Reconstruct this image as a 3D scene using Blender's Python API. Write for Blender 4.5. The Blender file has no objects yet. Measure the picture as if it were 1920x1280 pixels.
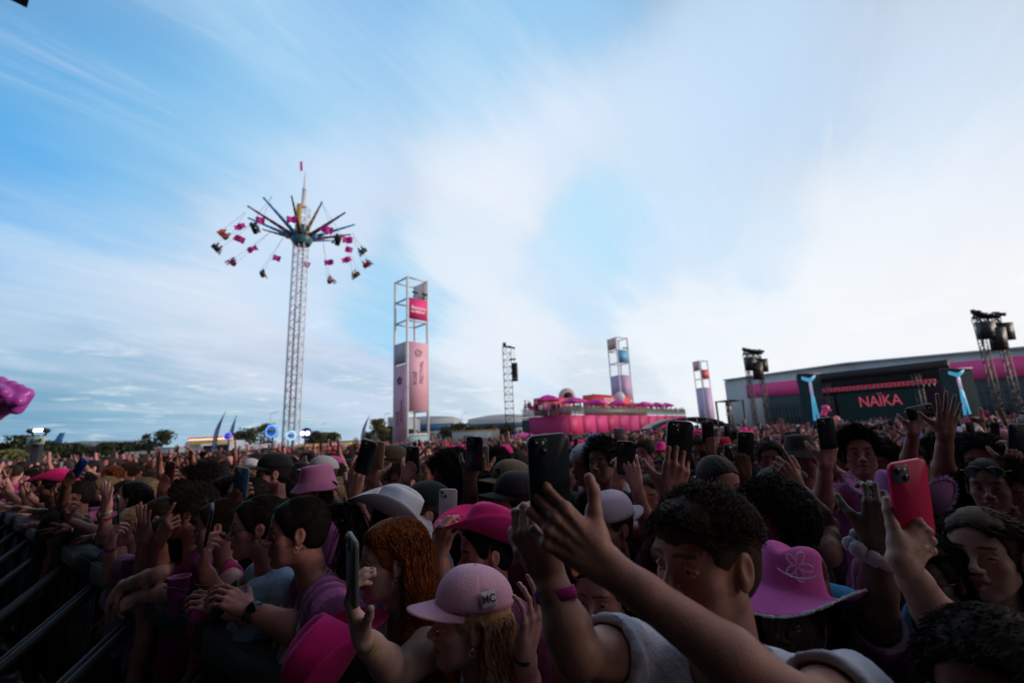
import bpy, math, random
import numpy as np
from mathutils import Vector, Matrix

random.seed(7)
rng = np.random.default_rng(11)
scene = bpy.context.scene
COL = scene.collection

# ---------------------------------------------------------------- camera
FOC = 853.0                                   # focal length in pixels of the 1920 wide photograph (16 mm lens)
PITCH, ROLL = math.radians(11.7), math.radians(2.6)
CAM = np.array([0.0, 0.0, 1.9])
FW = np.array([0, math.cos(PITCH), math.sin(PITCH)])
_U0 = np.array([0, -math.sin(PITCH), math.cos(PITCH)]); _R0 = np.array([1.0, 0, 0])
RT = math.cos(ROLL) * _R0 - math.sin(ROLL) * _U0
UP = math.sin(ROLL) * _R0 + math.cos(ROLL) * _U0
cam = bpy.data.objects.new('camera', bpy.data.cameras.new('camera'))
COL.objects.link(cam)
cam.matrix_world = Matrix([[RT[i], UP[i], -FW[i], CAM[i]] for i in range(3)] + [[0, 0, 0, 1]])
cam.data.lens = 16.0
cam.data.sensor_width = 36.0
cam.data.clip_start = 0.05
cam.data.clip_end = 3000
cam.data.dof.use_dof = True
cam.data.dof.focus_distance = 1.35
cam.data.dof.aperture_fstop = 2.4
scene.camera = cam
scene.view_settings.view_transform = 'Standard'
scene.view_settings.look = 'None'
scene.view_settings.exposure = 0.0
scene.view_settings.gamma = 1.0

def ray(px, py):
    return FW + RT * ((px - 960) / FOC) + UP * ((640 - py) / FOC)
def PT(px, py, t):                            # point at axial depth t
    return CAM + ray(px, py) * t
def PY(px, py, Y):                            # point on the plane y = Y
    d = ray(px, py); return CAM + d * (Y / d[1])
def GX(px, py, Y):                            # x of that point
    return float(PY(px, py, Y)[0])
def GZ(px, py, Y):
    return float(PY(px, py, Y)[2])
def nrm(v):
    v = np.asarray(v, float); return v / max(1e-9, np.linalg.norm(v))
def s2l(c):
    return tuple(((x / 255) / 12.92 if x / 255 <= 0.04045 else ((x / 255 + 0.055) / 1.055) ** 2.4) for x in c)

# ---------------------------------------------------------------- sky and light
SUN_EL, SUN_AZ = math.radians(12), math.radians(96)          # low sun far to the right, veiled by cloud
world = bpy.data.worlds.new('World'); scene.world = world; world.use_nodes = True
def sky_nodes():
    nt = world.node_tree; N = nt.nodes; L = nt.links
    for n in list(N): N.remove(n)
    out = N.new('ShaderNodeOutputWorld'); bg = N.new('ShaderNodeBackground'); L.new(bg.outputs[0], out.inputs[0])
    tc = N.new('ShaderNodeTexCoord'); d = tc.outputs['Generated']
    def vm(op, a, b=None):
        n = N.new('ShaderNodeVectorMath'); n.operation = op
        for i, v in enumerate((a, b)):
            if v is None: continue
            if isinstance(v, (tuple, list)): n.inputs[i].default_value = v
            else: L.new(v, n.inputs[i])
        return n
    def mt(op, a, b=0.0, c=None, clamp=False):
        n = N.new('ShaderNodeMath'); n.operation = op; n.use_clamp = clamp
        for i, v in enumerate((a, b, c)):
            if v is None: continue
            if isinstance(v, (int, float)): n.inputs[i].default_value = v
            else: L.new(v, n.inputs[i])
        return n.outputs[0]
    # large soft colour fields of the evening sky, placed by direction
    pts = [((60, 40), (92, 160, 222), 60), ((-10, 260), (0, 148, 234), 95), ((110, 350), (30, 168, 240), 110), ((20, 150), (55, 162, 234), 80), ((200, 180), (120, 184, 236), 60), ((330, 90), (140, 196, 242), 60), ((250, 400), (110, 184, 238), 120),
           ((600, 40), (112, 178, 238), 60), ((960, 30), (142, 196, 243), 60), ((800, 180), (160, 206, 246), 60), ((1350, 40), (196, 224, 250), 50), ((1800, 100), (205, 228, 250), 40), ((1250, 170), (208, 231, 252), 70), ((500, 200), (158, 204, 244), 60),
           ((560, 360), (206, 226, 250), 90), ((860, 330), (232, 240, 253), 70), ((1010, 250), (214, 232, 252), 90), ((210, 500), (216, 229, 246), 70), ((40, 470), (190, 219, 244), 90), ((330, 560), (222, 231, 246), 90), ((500, 520), (196, 222, 248), 120),
           ((1130, 450), (180, 221, 252), 100), ((1050, 560), (196, 226, 250), 90), ((1300, 400), (206, 230, 252), 70), ((1620, 380), (240, 246, 253), 40), ((1800, 300), (238, 245, 254), 40), ((1500, 560), (245, 249, 254), 50), ((1850, 600), (248, 249, 252), 40),
           ((1300, 640), (238, 246, 253), 70), ((930, 640), (232, 240, 250), 90), ((700, 570), (150, 206, 246), 160), ((850, 520), (222, 236, 251), 120), ((420, 660), (206, 218, 238), 90), ((620, 680), (196, 214, 238), 90),
           ((120, 620), (150, 186, 222), 80), ((90, 790), (112, 158, 194), 90), ((330, 790), (138, 176, 208), 90), ((560, 800), (160, 188, 216), 90), ((860, 780), (192, 212, 230), 90), ((1150, 790), (210, 224, 237), 90), ((1500, 700), (244, 247, 252), 60)]
    wsum = None; csum = None
    al = [(nrm(ray(*q)), s2l((c[0], c[1] + (5 if c[0] < 190 else 0), c[2])), k) for q, c, k in pts]
    al += [(nrm((0, -1, .35)), (.34, .38, .46), 3.0), (nrm((0, -.2, 1)), (.22, .34, .52), 7.0), (nrm((1, -.4, .3)), (.62, .50, .50), 5.0), (nrm((-1, -.4, .3)), (.16, .26, .42), 5.0)]
    sp0 = N.new('ShaderNodeSeparateXYZ'); L.new(d, sp0.inputs[0]); h0 = mt('MAXIMUM', mt('ADD', sp0.outputs[2], 0.22), 0.05)
    X0 = mt('DIVIDE', sp0.outputs[0], h0); Y0 = mt('DIVIDE', sp0.outputs[1], h0); a0 = math.radians(28)
    def warp(su, sv, sc0, det, off):
        cb = N.new('ShaderNodeCombineXYZ'); L.new(mt('MULTIPLY', mt('ADD', mt('MULTIPLY', X0, math.cos(a0)), mt('MULTIPLY', Y0, -math.sin(a0))), su), cb.inputs[0]); L.new(mt('MULTIPLY', mt('ADD', mt('MULTIPLY', X0, math.sin(a0)), mt('MULTIPLY', Y0, math.cos(a0))), sv), cb.inputs[1]); cb.inputs[2].default_value = off
        n = N.new('ShaderNodeTexNoise'); n.inputs['Scale'].default_value = sc0; n.inputs['Detail'].default_value = det; n.inputs['Roughness'].default_value = .58; L.new(cb.outputs[0], n.inputs['Vector'])
        return vm('SUBTRACT', n.outputs['Color'], (.5, .5, .5)).outputs[0]
    w1 = vm('SCALE', warp(1.0, .35, 1.3, 7, 2.0)); w1.inputs['Scale'].default_value = .55
    d_base = vm('NORMALIZE', vm('ADD', d, w1.outputs[0]).outputs[0]).outputs[0]
    for q, c, k in al:
        dt = vm('DOT_PRODUCT', d_base, tuple(q)).outputs['Value']
        k = k * 2.6 if k > 10 else k; w = mt('EXPONENT', mt('MULTIPLY_ADD', dt, float(k), float(-k)))
        wsum = w if wsum is None else mt('ADD', wsum, w)
        sc_ = vm('SCALE', tuple(c)); L.new(w, sc_.inputs['Scale'])
        csum = sc_.outputs[0] if csum is None else vm('ADD', csum, sc_.outputs[0]).outputs[0]
    inv = mt('DIVIDE', 1.0, wsum)
    base = vm('SCALE', csum); L.new(inv, base.inputs['Scale'])
    # streaks of high cloud: noise on a plane overhead, drawn out along the wind
    sep = N.new('ShaderNodeSeparateXYZ'); L.new(d, sep.inputs[0])
    h = mt('MAXIMUM', mt('ADD', sep.outputs[2], 0.10), 0.03)
    px = mt('DIVIDE', sep.outputs[0], h); py = mt('DIVIDE', sep.outputs[1], h)
    a = math.radians(32)
    u = mt('ADD', mt('MULTIPLY', px, math.cos(a)), mt('MULTIPLY', py, -math.sin(a)))
    v = mt('ADD', mt('MULTIPLY', px, math.sin(a)), mt('MULTIPLY', py, math.cos(a)))
    def noise(su, sv, scale, det, rough=.55, dist=0.0, off=0.0):
        cb = N.new('ShaderNodeCombineXYZ'); L.new(mt('MULTIPLY', u, su), cb.inputs[0]); L.new(mt('MULTIPLY', v, sv), cb.inputs[1]); cb.inputs[2].default_value = off
        n = N.new('ShaderNodeTexNoise'); n.inputs['Scale'].default_value = scale; n.inputs['Detail'].default_value = det
        n.inputs['Roughness'].default_value = rough; n.inputs['Distortion'].default_value = dist; L.new(cb.outputs[0], n.inputs['Vector'])
        return n.outputs['Fac']
    def ramp(x, lo, hi):
        n = N.new('ShaderNodeMapRange'); n.interpolation_type = 'SMOOTHSTEP'; L.new(x, n.inputs[0]); n.inputs[1].default_value = lo; n.inputs[2].default_value = hi
        return n.outputs[0]
    st = ramp(noise(1.0, .22, 1.1, 6, .5, .5), .42, .72)
    st2 = ramp(noise(.5, .35, .8, 4, .5, .3, 3.1), .45, .7)
    st3 = ramp(noise(1.3, .16, 3.4, 9, .66, .6, 21.0), .50, .78)
    puff = ramp(noise(.8, .8, 3.2, 8, .62, .2, 7.0), .52, .80)
    lowm = ramp(sep.outputs[2], .34, .10)
    m1 = mt('ADD', mt('MULTIPLY', st, .16), mt('ADD', mt('MULTIPLY', st2, .08), mt('MULTIPLY', st3, .22)))
    m1 = mt('ADD', m1, mt('MULTIPLY', mt('MULTIPLY', puff, lowm), .60), clamp=True)
    dark = ramp(noise(.7, .5, 1.7, 5, .55, .3, 12.0), .50, .80)
    nish = N.new('ShaderNodeTexSky'); nish.sky_type = 'NISHITA'; nish.sun_disc = False; nish.sun_elevation = SUN_EL; nish.sun_rotation = SUN_AZ
    nsc = vm('SCALE', nish.outputs[0]); nsc.inputs['Scale'].default_value = 0.10
    mixn = N.new('ShaderNodeMix'); mixn.data_type = 'RGBA'; mixn.inputs[0].default_value = 0.02
    L.new(base.outputs[0], mixn.inputs[6]); L.new(nsc.outputs[0], mixn.inputs[7])
    mixd = N.new('ShaderNodeMix'); mixd.data_type = 'RGBA'; mixd.blend_type = 'MULTIPLY'; L.new(mt('MULTIPLY', dark, .05), mixd.inputs[0]); L.new(mixn.outputs[2], mixd.inputs[6]); mixd.inputs[7].default_value = (.72, .80, .90, 1)
    mixw = N.new('ShaderNodeMix'); mixw.data_type = 'RGBA'; L.new(m1, mixw.inputs[0]); L.new(mixd.outputs[2], mixw.inputs[6]); mixw.inputs[7].default_value = (.97, .975, 1.0, 1)
    L.new(mixw.outputs[2], bg.inputs[0]); bg.inputs[1].default_value = 1.02
sky_nodes()
world.cycles.sampling_method = 'MANUAL'; world.cycles.sample_map_resolution = 256

sd = bpy.data.lights.new('sun', 'SUN'); sd.energy = 2.0; sd.angle = math.radians(10); sd.color = (1.0, .84, .72)
sun = bpy.data.objects.new('sun', sd); COL.objects.link(sun)
_sv = Vector((math.sin(SUN_AZ) * math.cos(SUN_EL), math.cos(SUN_AZ) * math.cos(SUN_EL), math.sin(SUN_EL)))
sun.rotation_euler = _sv.to_track_quat('Z', 'Y').to_euler()
sun.location = (30, 0, 30)

# ---------------------------------------------------------------- materials
def new_mat(name):
    m = bpy.data.materials.new(name); m.use_nodes = True
    nt = m.node_tree; return m, nt, nt.nodes['Principled BSDF']
def mat(name, col, rough=.6, metal=0.0, noise=0.0, nscale=8.0, bump=0.0, bscale=40.0, emit=None, estr=1.0, alpha=None, spec=.5, sheen=0.0):
    m, nt, b = new_mat(name); N = nt.nodes; L = nt.links
    c = (*col[:3], 1)
    b.inputs['Base Color'].default_value = c; b.inputs['Roughness'].default_value = rough; b.inputs['Metallic'].default_value = metal
    b.inputs['Specular IOR Level'].default_value = spec
    if sheen: b.inputs['Sheen Weight'].default_value = sheen
    if noise or bump:
        tc = N.new('ShaderNodeTexCoord')
        if noise:
            n = N.new('ShaderNodeTexNoise'); n.inputs['Scale'].default_value = nscale; n.inputs['Detail'].default_value = 5; L.new(tc.outputs['Object'], n.inputs[0])
            mr = N.new('ShaderNodeMapRange'); mr.inputs[1].default_value = .3; mr.inputs[2].default_value = .7; mr.inputs[3].default_value = 1 - noise; mr.inputs[4].default_value = 1 + noise; L.new(n.outputs['Fac'], mr.inputs[0])
            vm = N.new('ShaderNodeVectorMath'); vm.operation = 'SCALE'; vm.inputs[0].default_value = c[:3]; L.new(mr.outputs[0], vm.inputs['Scale']); L.new(vm.outputs[0], b.inputs['Base Color'])
        if bump:
            n = N.new('ShaderNodeTexNoise'); n.inputs['Scale'].default_value = bscale; n.inputs['Detail'].default_value = 4; L.new(tc.outputs['Object'], n.inputs[0])
            bp = N.new('ShaderNodeBump'); bp.inputs['Strength'].default_value = bump; bp.inputs['Distance'].default_value = .01; L.new(n.outputs['Fac'], bp.inputs['Height']); L.new(bp.outputs[0], b.inputs['Normal'])
    if emit is not None:
        b.inputs['Emission Color'].default_value = (*emit, 1); b.inputs['Emission Strength'].default_value = estr
    if alpha is not None: b.inputs['Alpha'].default_value = alpha
    return m
_mc = {}
def M(name, *a, **k):
    if name not in _mc: _mc[name] = mat(name, *a, **k)
    return _mc[name]
def ocol_mat(name, rough, bump=0.0, bscale=60, spec=.4, sheen=0, attr=None, aniso=None, noise=0.0, nscale=20, metal=0, sss=0):
    """colour comes from the object's own colour, times an optional vertex tint (lips, stripes of dye)"""
    m, nt, b = new_mat(name); N = nt.nodes; L = nt.links
    oi = N.new('ShaderNodeObjectInfo'); col = oi.outputs['Color']
    tc = N.new('ShaderNodeTexCoord')
    if attr:
        at = N.new('ShaderNodeAttribute'); at.attribute_name = attr
        mx = N.new('ShaderNodeMix'); mx.data_type = 'RGBA'; mx.blend_type = 'MULTIPLY'; mx.inputs[0].default_value = 1; L.new(col, mx.inputs[6]); L.new(at.outputs['Color'], mx.inputs[7]); col = mx.outputs[2]
    if noise:
        n = N.new('ShaderNodeTexNoise'); n.inputs['Scale'].default_value = nscale; n.inputs['Detail'].default_value = 4; L.new(tc.outputs['Object'], n.inputs[0])
        mr = N.new('ShaderNodeMapRange'); mr.inputs[1].default_value = .3; mr.inputs[2].default_value = .7; mr.inputs[3].default_value = 1 - noise; mr.inputs[4].default_value = 1 + noise; L.new(n.outputs['Fac'], mr.inputs[0])
        vm = N.new('ShaderNodeVectorMath'); vm.operation = 'SCALE'; L.new(col, vm.inputs[0]); L.new(mr.outputs[0], vm.inputs['Scale']); col = vm.outputs[0]
    L.new(col, b.inputs['Base Color'])
    b.inputs['Roughness'].default_value = rough; b.inputs['Specular IOR Level'].default_value = spec; b.inputs['Metallic'].default_value = metal
    if sheen: b.inputs['Sheen Weight'].default_value = sheen
    if bump:
        n = N.new('ShaderNodeTexNoise'); n.inputs['Scale'].default_value = bscale; n.inputs['Detail'].default_value = 4; L.new(tc.outputs['Object'], n.inputs[0])
        bp = N.new('ShaderNodeBump'); bp.inputs['Strength'].default_value = bump; bp.inputs['Distance'].default_value = .004; L.new(n.outputs['Fac'], bp.inputs['Height']); L.new(bp.outputs[0], b.inputs['Normal'])
    return m
SKIN = ocol_mat('skin', .50, bump=.2, bscale=210, spec=.38, attr='tint', noise=.20, nscale=22)
HAIR = ocol_mat('hair', .62, bump=.5, bscale=220, spec=.14, noise=.35, nscale=60)
CLOTH = ocol_mat('cloth', .88, bump=.6, bscale=150, spec=.15, sheen=.08, attr='tint', noise=.14, nscale=7)
FELT = ocol_mat('felt', .88, bump=.55, bscale=300, spec=.12, sheen=.15, noise=.13, nscale=9)
GLOSS = ocol_mat('gloss_plastic', .22, spec=.5, noise=.04)
EYE = mat('eye', (.5, .5, .5), .12)
_nt = EYE.node_tree; _a = _nt.nodes.new('ShaderNodeAttribute'); _a.attribute_name = 'tint'; _nt.links.new(_a.outputs['Color'], _nt.nodes['Principled BSDF'].inputs['Base Color'])
VCOL = mat('painted', (.5, .5, .5), .6)
_nt = VCOL.node_tree; _a = _nt.nodes.new('ShaderNodeAttribute'); _a.attribute_name = 'tint'; _nt.links.new(_a.outputs['Color'], _nt.nodes['Principled BSDF'].inputs['Base Color'])

# ---------------------------------------------------------------- object helpers
def tag(o, label=None, cat=None, group=None, kind=None):
    if label: o['label'] = label
    if cat: o['category'] = cat
    if group: o['group'] = group
    if kind: o['kind'] = kind
    return o
def mesh_np(name, V, polys, mats=None, mi=None, tint=None, smooth=True):
    """polys: (n,4) or (n,3) arrays, or a list of such arrays"""
    me = bpy.data.meshes.new(name)
    if not isinstance(polys, list): polys = [polys]
    polys = [np.asarray(p, np.int32) for p in polys if len(p)]
    V = np.asarray(V, np.float32)
    me.vertices.add(len(V)); me.vertices.foreach_set('co', V.ravel())
    nl = sum(p.size for p in polys); npoly = sum(len(p) for p in polys)
    me.loops.add(nl); me.polygons.add(npoly)
    me.loops.foreach_set('vertex_index', np.concatenate([p.ravel() for p in polys]))
    tot = np.concatenate([np.full(len(p), p.shape[1], np.int32) for p in polys])
    me.polygons.foreach_set('loop_start', np.concatenate([[0], np.cumsum(tot)[:-1]]).astype(np.int32))
    try: me.polygons.foreach_set('loop_total', tot)
    except Exception: pass
    if mi is not None: me.polygons.foreach_set('material_index', np.asarray(mi, np.int32))
    me.update(calc_edges=True)
    if smooth: me.polygons.foreach_set('use_smooth', np.ones(npoly, bool))
    if tint is not None:
        at = me.attributes.new('tint', 'FLOAT_COLOR', 'POINT')
        c = np.ones((len(V), 4), np.float32); c[:, :3] = tint; at.data.foreach_set('color', c.ravel())
    for m in (mats or []): me.materials.append(m)
    return me
def obj(name, me, parent=None, loc=None, color=None):
    o = bpy.data.objects.new(name, me); COL.objects.link(o)
    if parent is not None: o.parent = parent
    if loc is not None: o.location = tuple(float(x) for x in loc)
    if color is not None: o.color = (*color[:3], 1)
    return o
def empty(name, loc=(0, 0, 0), rz=0.0):
    o = bpy.data.objects.new(name, None); COL.objects.link(o); o.location = tuple(float(x) for x in loc); o.rotation_euler = (0, 0, rz); o.empty_display_size = .1
    return o
class MB:
    """collects simple shapes into one mesh"""
    def __init__(s): s.v = []; s.q = []; s.t = []; s.n = 0; s.mq = []; s.mt = []
    def add(s, V, F, m=0):
        V = np.asarray(V, float); F = np.asarray(F, int)
        s.v.append(V)
        if F.shape[1] == 4: s.q.append(F + s.n); s.mq += [m] * len(F)
        else: s.t.append(F + s.n); s.mt += [m] * len(F)
        s.n += len(V)
    def box(s, c, d, R=None, m=0):
        V = np.array([[x, y, z] for x in (-.5, .5) for y in (-.5, .5) for z in (-.5, .5)]) * np.asarray(d, float)
        if R is not None: V = V @ np.asarray(R).T
        s.add(V + np.asarray(c, float), [[0, 1, 3, 2], [4, 6, 7, 5], [0, 4, 5, 1], [2, 3, 7, 6], [0, 2, 6, 4], [1, 5, 7, 3]], m); return s
    def bar(s, a, b, w, h=None, m=0, up=(0, 0, 1)):
        a = np.asarray(a, float); b = np.asarray(b, float); h = h or w; y = nrm(b - a); x = np.cross(y, up)
        if np.linalg.norm(x) < 1e-4: x = np.cross(y, (0, 1, 0))
        x = nrm(x); z = np.cross(x, y); R = np.stack([x, y, z], 1)
        return s.box((a + b) / 2, (w, np.linalg.norm(b - a), h), R, m)
    def tube(s, P, r, n=8, m=0, cap=True):
        P = np.asarray(P, float); r = np.full(len(P), r) if np.isscalar(r) else np.asarray(r, float)
        T = np.gradient(P, axis=0); T /= np.maximum(1e-9, np.linalg.norm(T, axis=1))[:, None]
        ref = np.array([0, 0, 1.0]) if abs(T[0][2]) < .9 else np.array([1.0, 0, 0])
        V = []
        for p, t, rr in zip(P, T, r):
            x = np.cross(t, ref)
            if np.linalg.norm(x) < 1e-3: x = np.cross(t, (0, 1, .1))
            x = nrm(x); y = np.cross(t, x); ref = np.cross(x, t) if False else ref
            for k in range(n):
                an = 2 * math.pi * k / n; V.append(p + rr * (x * math.cos(an) + y * math.sin(an)))
        F = [[i * n + k, i * n + (k + 1) % n, (i + 1) * n + (k + 1) % n, (i + 1) * n + k] for i in range(len(P) - 1) for k in range(n)]
        s.add(V, F, m)
        if cap:
            b = s.n - len(V)
            for base, c in ((b, P[0]), (b + (len(P) - 1) * n, P[-1])):
                s.v.append(np.array([c])); ci = s.n; s.n += 1
                tr = np.array([[base + k, base + (k + 1) % n, ci] for k in range(n)]); s.t.append(tr if base != b else tr[:, ::-1]); s.mt += [m] * n
        return s
    def cyl(s, a, b, r, r2=None, n=12, m=0): return s.tube([a, b], [r, r if r2 is None else r2], n, m)
    def lathe(s, prof, c=(0, 0, 0), n=24, R=None, m=0):
        V = np.array([[r * math.cos(2 * math.pi * k / n), r * math.sin(2 * math.pi * k / n), z] for r, z in prof for k in range(n)])
        if R is not None: V = V @ np.asarray(R).T
        s.add(V + np.asarray(c, float), [[i * n + k, i * n + (k + 1) % n, (i + 1) * n + (k + 1) % n, (i + 1) * n + k] for i in range(len(prof) - 1) for k in range(n)], m); return s
    def ball(s, c, r, n=12, R=None, m=0):
        r = np.ones(3) * r; pr = [(max(1e-4, math.sin(math.pi * i / (n // 2))), -math.cos(math.pi * i / (n // 2))) for i in range(n // 2 + 1)]
        V = np.array([[a * math.cos(2 * math.pi * k / n), a * math.sin(2 * math.pi * k / n), z] for a, z in pr for k in range(n)]) * r
        if R is not None: V = V @ np.asarray(R).T
        s.add(V + np.asarray(c, float), [[i * n + k, i * n + (k + 1) % n, (i + 1) * n + (k + 1) % n, (i + 1) * n + k] for i in range(len(pr) - 1) for k in range(n)], m); return s
    def prism(s, P, ext, m=0):
        """polygon P (n,3) extruded by vector ext; fan caps"""
        P = np.asarray(P, float); n = len(P); Q = P + np.asarray(ext, float)
        V = np.vstack([P, Q, [P.mean(0)], [Q.mean(0)]])
        s.add(V, [[k, (k + 1) % n, n + (k + 1) % n, n + k] for k in range(n)], m)
        b = s.n - len(V)
        s.t.append(np.array([[b + (k + 1) % n, b + k, b + 2 * n] for k in range(n)] + [[b + n + k, b + n + (k + 1) % n, b + 2 * n + 1] for k in range(n)])); s.mt += [m] * (2 * n); return s
    def mesh(s, name, mats, smooth=False, tint=None):
        V = np.vstack(s.v); P = []; mi = s.mq + s.mt
        if s.q: P.append(np.vstack(s.q))
        if s.t: P.append(np.vstack(s.t))
        return mesh_np(name, V, P, mats if isinstance(mats, (list, tuple)) else [mats], mi, tint, smooth)
    def build(s, name, mats, parent=None, loc=None, color=None, smooth=False):
        return obj(name, s.mesh(name, mats, smooth), parent, loc, color)
def text_mesh(txt, size, material, name='lettering', font_bold=False, extrude=.002, spacing=1.0, shear=0.0):
    cu = bpy.data.curves.new(name, 'FONT'); cu.body = txt; cu.size = size; cu.extrude = extrude; cu.align_x = 'CENTER'; cu.align_y = 'CENTER'
    cu.space_character = spacing; cu.shear = shear
    cu.offset = size * (.018 if font_bold is True else font_bold)
    o = bpy.data.objects.new(name, cu); COL.objects.link(o)
    dg = bpy.context.evaluated_depsgraph_get(); me = bpy.data.meshes.new_from_object(o.evaluated_get(dg))
    bpy.data.objects.remove(o); me.materials.clear(); me.materials.append(material); return me
def frame_mat(o, X, Y, Z, loc):
    o.matrix_world = Matrix([[X[i], Y[i], Z[i], loc[i]] for i in range(3)] + [[0, 0, 0, 1]])

# ---------------------------------------------------------------- signed distance modelling
def p_cap(a, b, ra, rb=None, k=.01, op='u', flat=False):
    return ('cap', np.asarray(a, float), np.asarray(b, float), float(ra), float(ra if rb is None else rb), k, op, flat)
def p_ell(c, r, R=None, k=.01, op='u'):
    return ('ell', np.asarray(c, float), np.ones(3) * np.asarray(r, float), np.eye(3) if R is None else np.asarray(R, float), k, op)
def p_cut(c, n, k=.004): return ('cut', np.asarray(c, float), nrm(n), k)
def xf(prims, R, o, s=1.0):
    """local prims -> placed: p' = o + s * R p"""
    out = []
    for p in prims:
        if p[0] == 'cap': out.append(('cap', o + s * (R @ p[1]), o + s * (R @ p[2]), p[3] * s, p[4] * s, p[5] * s, p[6], p[7]))
        elif p[0] == 'ell': out.append(('ell', o + s * (R @ p[1]), p[2] * s, R @ p[3], p[4] * s, p[5]))
        else: out.append(('cut', o + s * (R @ p[1]), R @ p[2], p[3] * s))
    return out
def p_box(p):
    if p[0] == 'cap':
        r = max(p[3], p[4]); return np.minimum(p[1], p[2]) - r, np.maximum(p[1], p[2]) + r
    e = np.sqrt(((p[3] * p[2][None, :]) ** 2).sum(1)); return p[1] - e, p[1] + e
def sdf(prims, lo, n, h):
    F = np.full(n, .5, np.float32)
    for p in prims:
        if p[0] == 'cut':
            X, Y, Z = [lo[i] + h * np.arange(n[i]) for i in range(3)]
            d = ((X[:, None, None] - p[1][0]) * p[2][0] + (Y[None, :, None] - p[1][1]) * p[2][1] + (Z[None, None, :] - p[1][2]) * p[2][2]).astype(np.float32)
            np.maximum(F, d, out=F); continue
        k = p[-3] if p[0] == 'cap' else p[-2]; op = p[-2] if p[0] == 'cap' else p[-1]
        b0, b1 = p_box(p); mg = k + 3 * h
        i0 = np.clip(np.floor((b0 - mg - lo) / h).astype(int), 0, n); i1 = np.clip(np.ceil((b1 + mg - lo) / h).astype(int) + 1, 0, n)
        if (i1 <= i0).any(): continue
        X, Y, Z = [(lo[i] + h * np.arange(i0[i], i1[i])).astype(np.float32) for i in range(3)]
        X = X[:, None, None]; Y = Y[None, :, None]; Z = Z[None, None, :]
        if p[0] == 'cap':
            a, b, ra, rb = p[1:5]; ab = b - a; L2 = float(ab @ ab) + 1e-12
            dx, dy, dz = X - a[0], Y - a[1], Z - a[2]
            tt = (dx * ab[0] + dy * ab[1] + dz * ab[2]) / L2; t = np.clip(tt, 0, 1)
            d = np.sqrt((dx - t * ab[0]) ** 2 + (dy - t * ab[1]) ** 2 + (dz - t * ab[2]) ** 2) - (ra + (rb - ra) * t)
            if p[7]: d = np.maximum(d, (tt - 1) * math.sqrt(L2))
        else:
            R = p[3]; dx, dy, dz = X - p[1][0], Y - p[1][1], Z - p[1][2]
            q = [(dx * R[0, i] + dy * R[1, i] + dz * R[2, i]) / p[2][i] for i in range(3)]
            k0 = np.sqrt(q[0] ** 2 + q[1] ** 2 + q[2] ** 2); k1 = np.sqrt((q[0] / p[2][0]) ** 2 + (q[1] / p[2][1]) ** 2 + (q[2] / p[2][2]) ** 2)
            d = k0 * (k0 - 1) / np.maximum(k1, 1e-6)
        sl = tuple(slice(i0[i], i1[i]) for i in range(3)); A = F[sl]
        if op == 'u':
            if k > 0:
                hh = np.clip(.5 + .5 * (A - d) / k, 0, 1); F[sl] = A + (d - A) * hh - k * hh * (1 - hh)
            else: F[sl] = np.minimum(A, d)
        else:
            d = -d; hh = np.clip(.5 - .5 * (A - d) / max(k, 1e-5), 0, 1); F[sl] = A + (d - A) * hh + k * hh * (1 - hh)
    return F
def nets(F, lo, h):
    S = F < 0; n = F.shape
    c = np.zeros((n[0] - 1, n[1] - 1, n[2] - 1), np.int8); off = [(i, j, k) for i in (0, 1) for j in (0, 1) for k in (0, 1)]
    for i, j, k in off: c += S[i:n[0] - 1 + i, j:n[1] - 1 + j, k:n[2] - 1 + k]
    I, J, K = np.nonzero((c > 0) & (c < 8))
    if len(I) == 0: return np.zeros((0, 3)), np.zeros((0, 4), int)
    idx = np.full(c.shape, -1, np.int32); idx[I, J, K] = np.arange(len(I))
    vals = np.stack([F[I + i, J + j, K + k] for i, j, k in off], 1); offs = np.array(off, float)
    P = np.zeros((len(I), 3)); W = np.zeros(len(I))
    for a in range(8):
        for b in range(a + 1, 8):
            if np.abs(offs[a] - offs[b]).sum() != 1: continue
            va, vb = vals[:, a], vals[:, b]; m = (va < 0) != (vb < 0); t = np.where(m, va / np.where(m, va - vb, 1), 0)
            P += m[:, None] * (offs[a] + t[:, None] * (offs[b] - offs[a])); W += m
    V = lo + h * (np.stack([I, J, K], 1) + P / W[:, None])
    Q = []
    for ax in range(3):
        s0 = [slice(None)] * 3; s1 = [slice(None)] * 3; s0[ax] = slice(0, n[ax] - 1); s1[ax] = slice(1, n[ax])
        A, B = S[tuple(s0)], S[tuple(s1)]; m = A != B; o1, o2 = [(1, 2), (2, 0), (0, 1)][ax]
        sh = [0, 0, 0]; sel = [slice(None)] * 3; sel[o1] = slice(1, n[o1] - 1); sel[o2] = slice(1, n[o2] - 1)
        e = np.argwhere(m[tuple(sel)]); e[:, o1] += 1; e[:, o2] += 1
        if len(e) == 0: continue
        def cell(d1, d2):
            g = e.copy(); g[:, o1] -= d1; g[:, o2] -= d2; return idx[g[:, 0], g[:, 1], g[:, 2]]
        q = np.stack([cell(1, 1), cell(0, 1), cell(0, 0), cell(1, 0)], 1)
        fl = ~A[e[:, 0], e[:, 1], e[:, 2]]; q[fl] = q[fl][:, ::-1]; Q.append(q)
    Q = np.vstack(Q) if Q else np.zeros((0, 4), int); Q = Q[(Q >= 0).all(1)]
    return V, Q
def bounds(prims):
    B = [p_box(p) for p in prims if p[0] != 'cut' and not (p[-2] if p[0] == 'cap' else p[-1]) == 's']
    return np.min([b[0] for b in B], 0), np.max([b[1] for b in B], 0)
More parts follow.
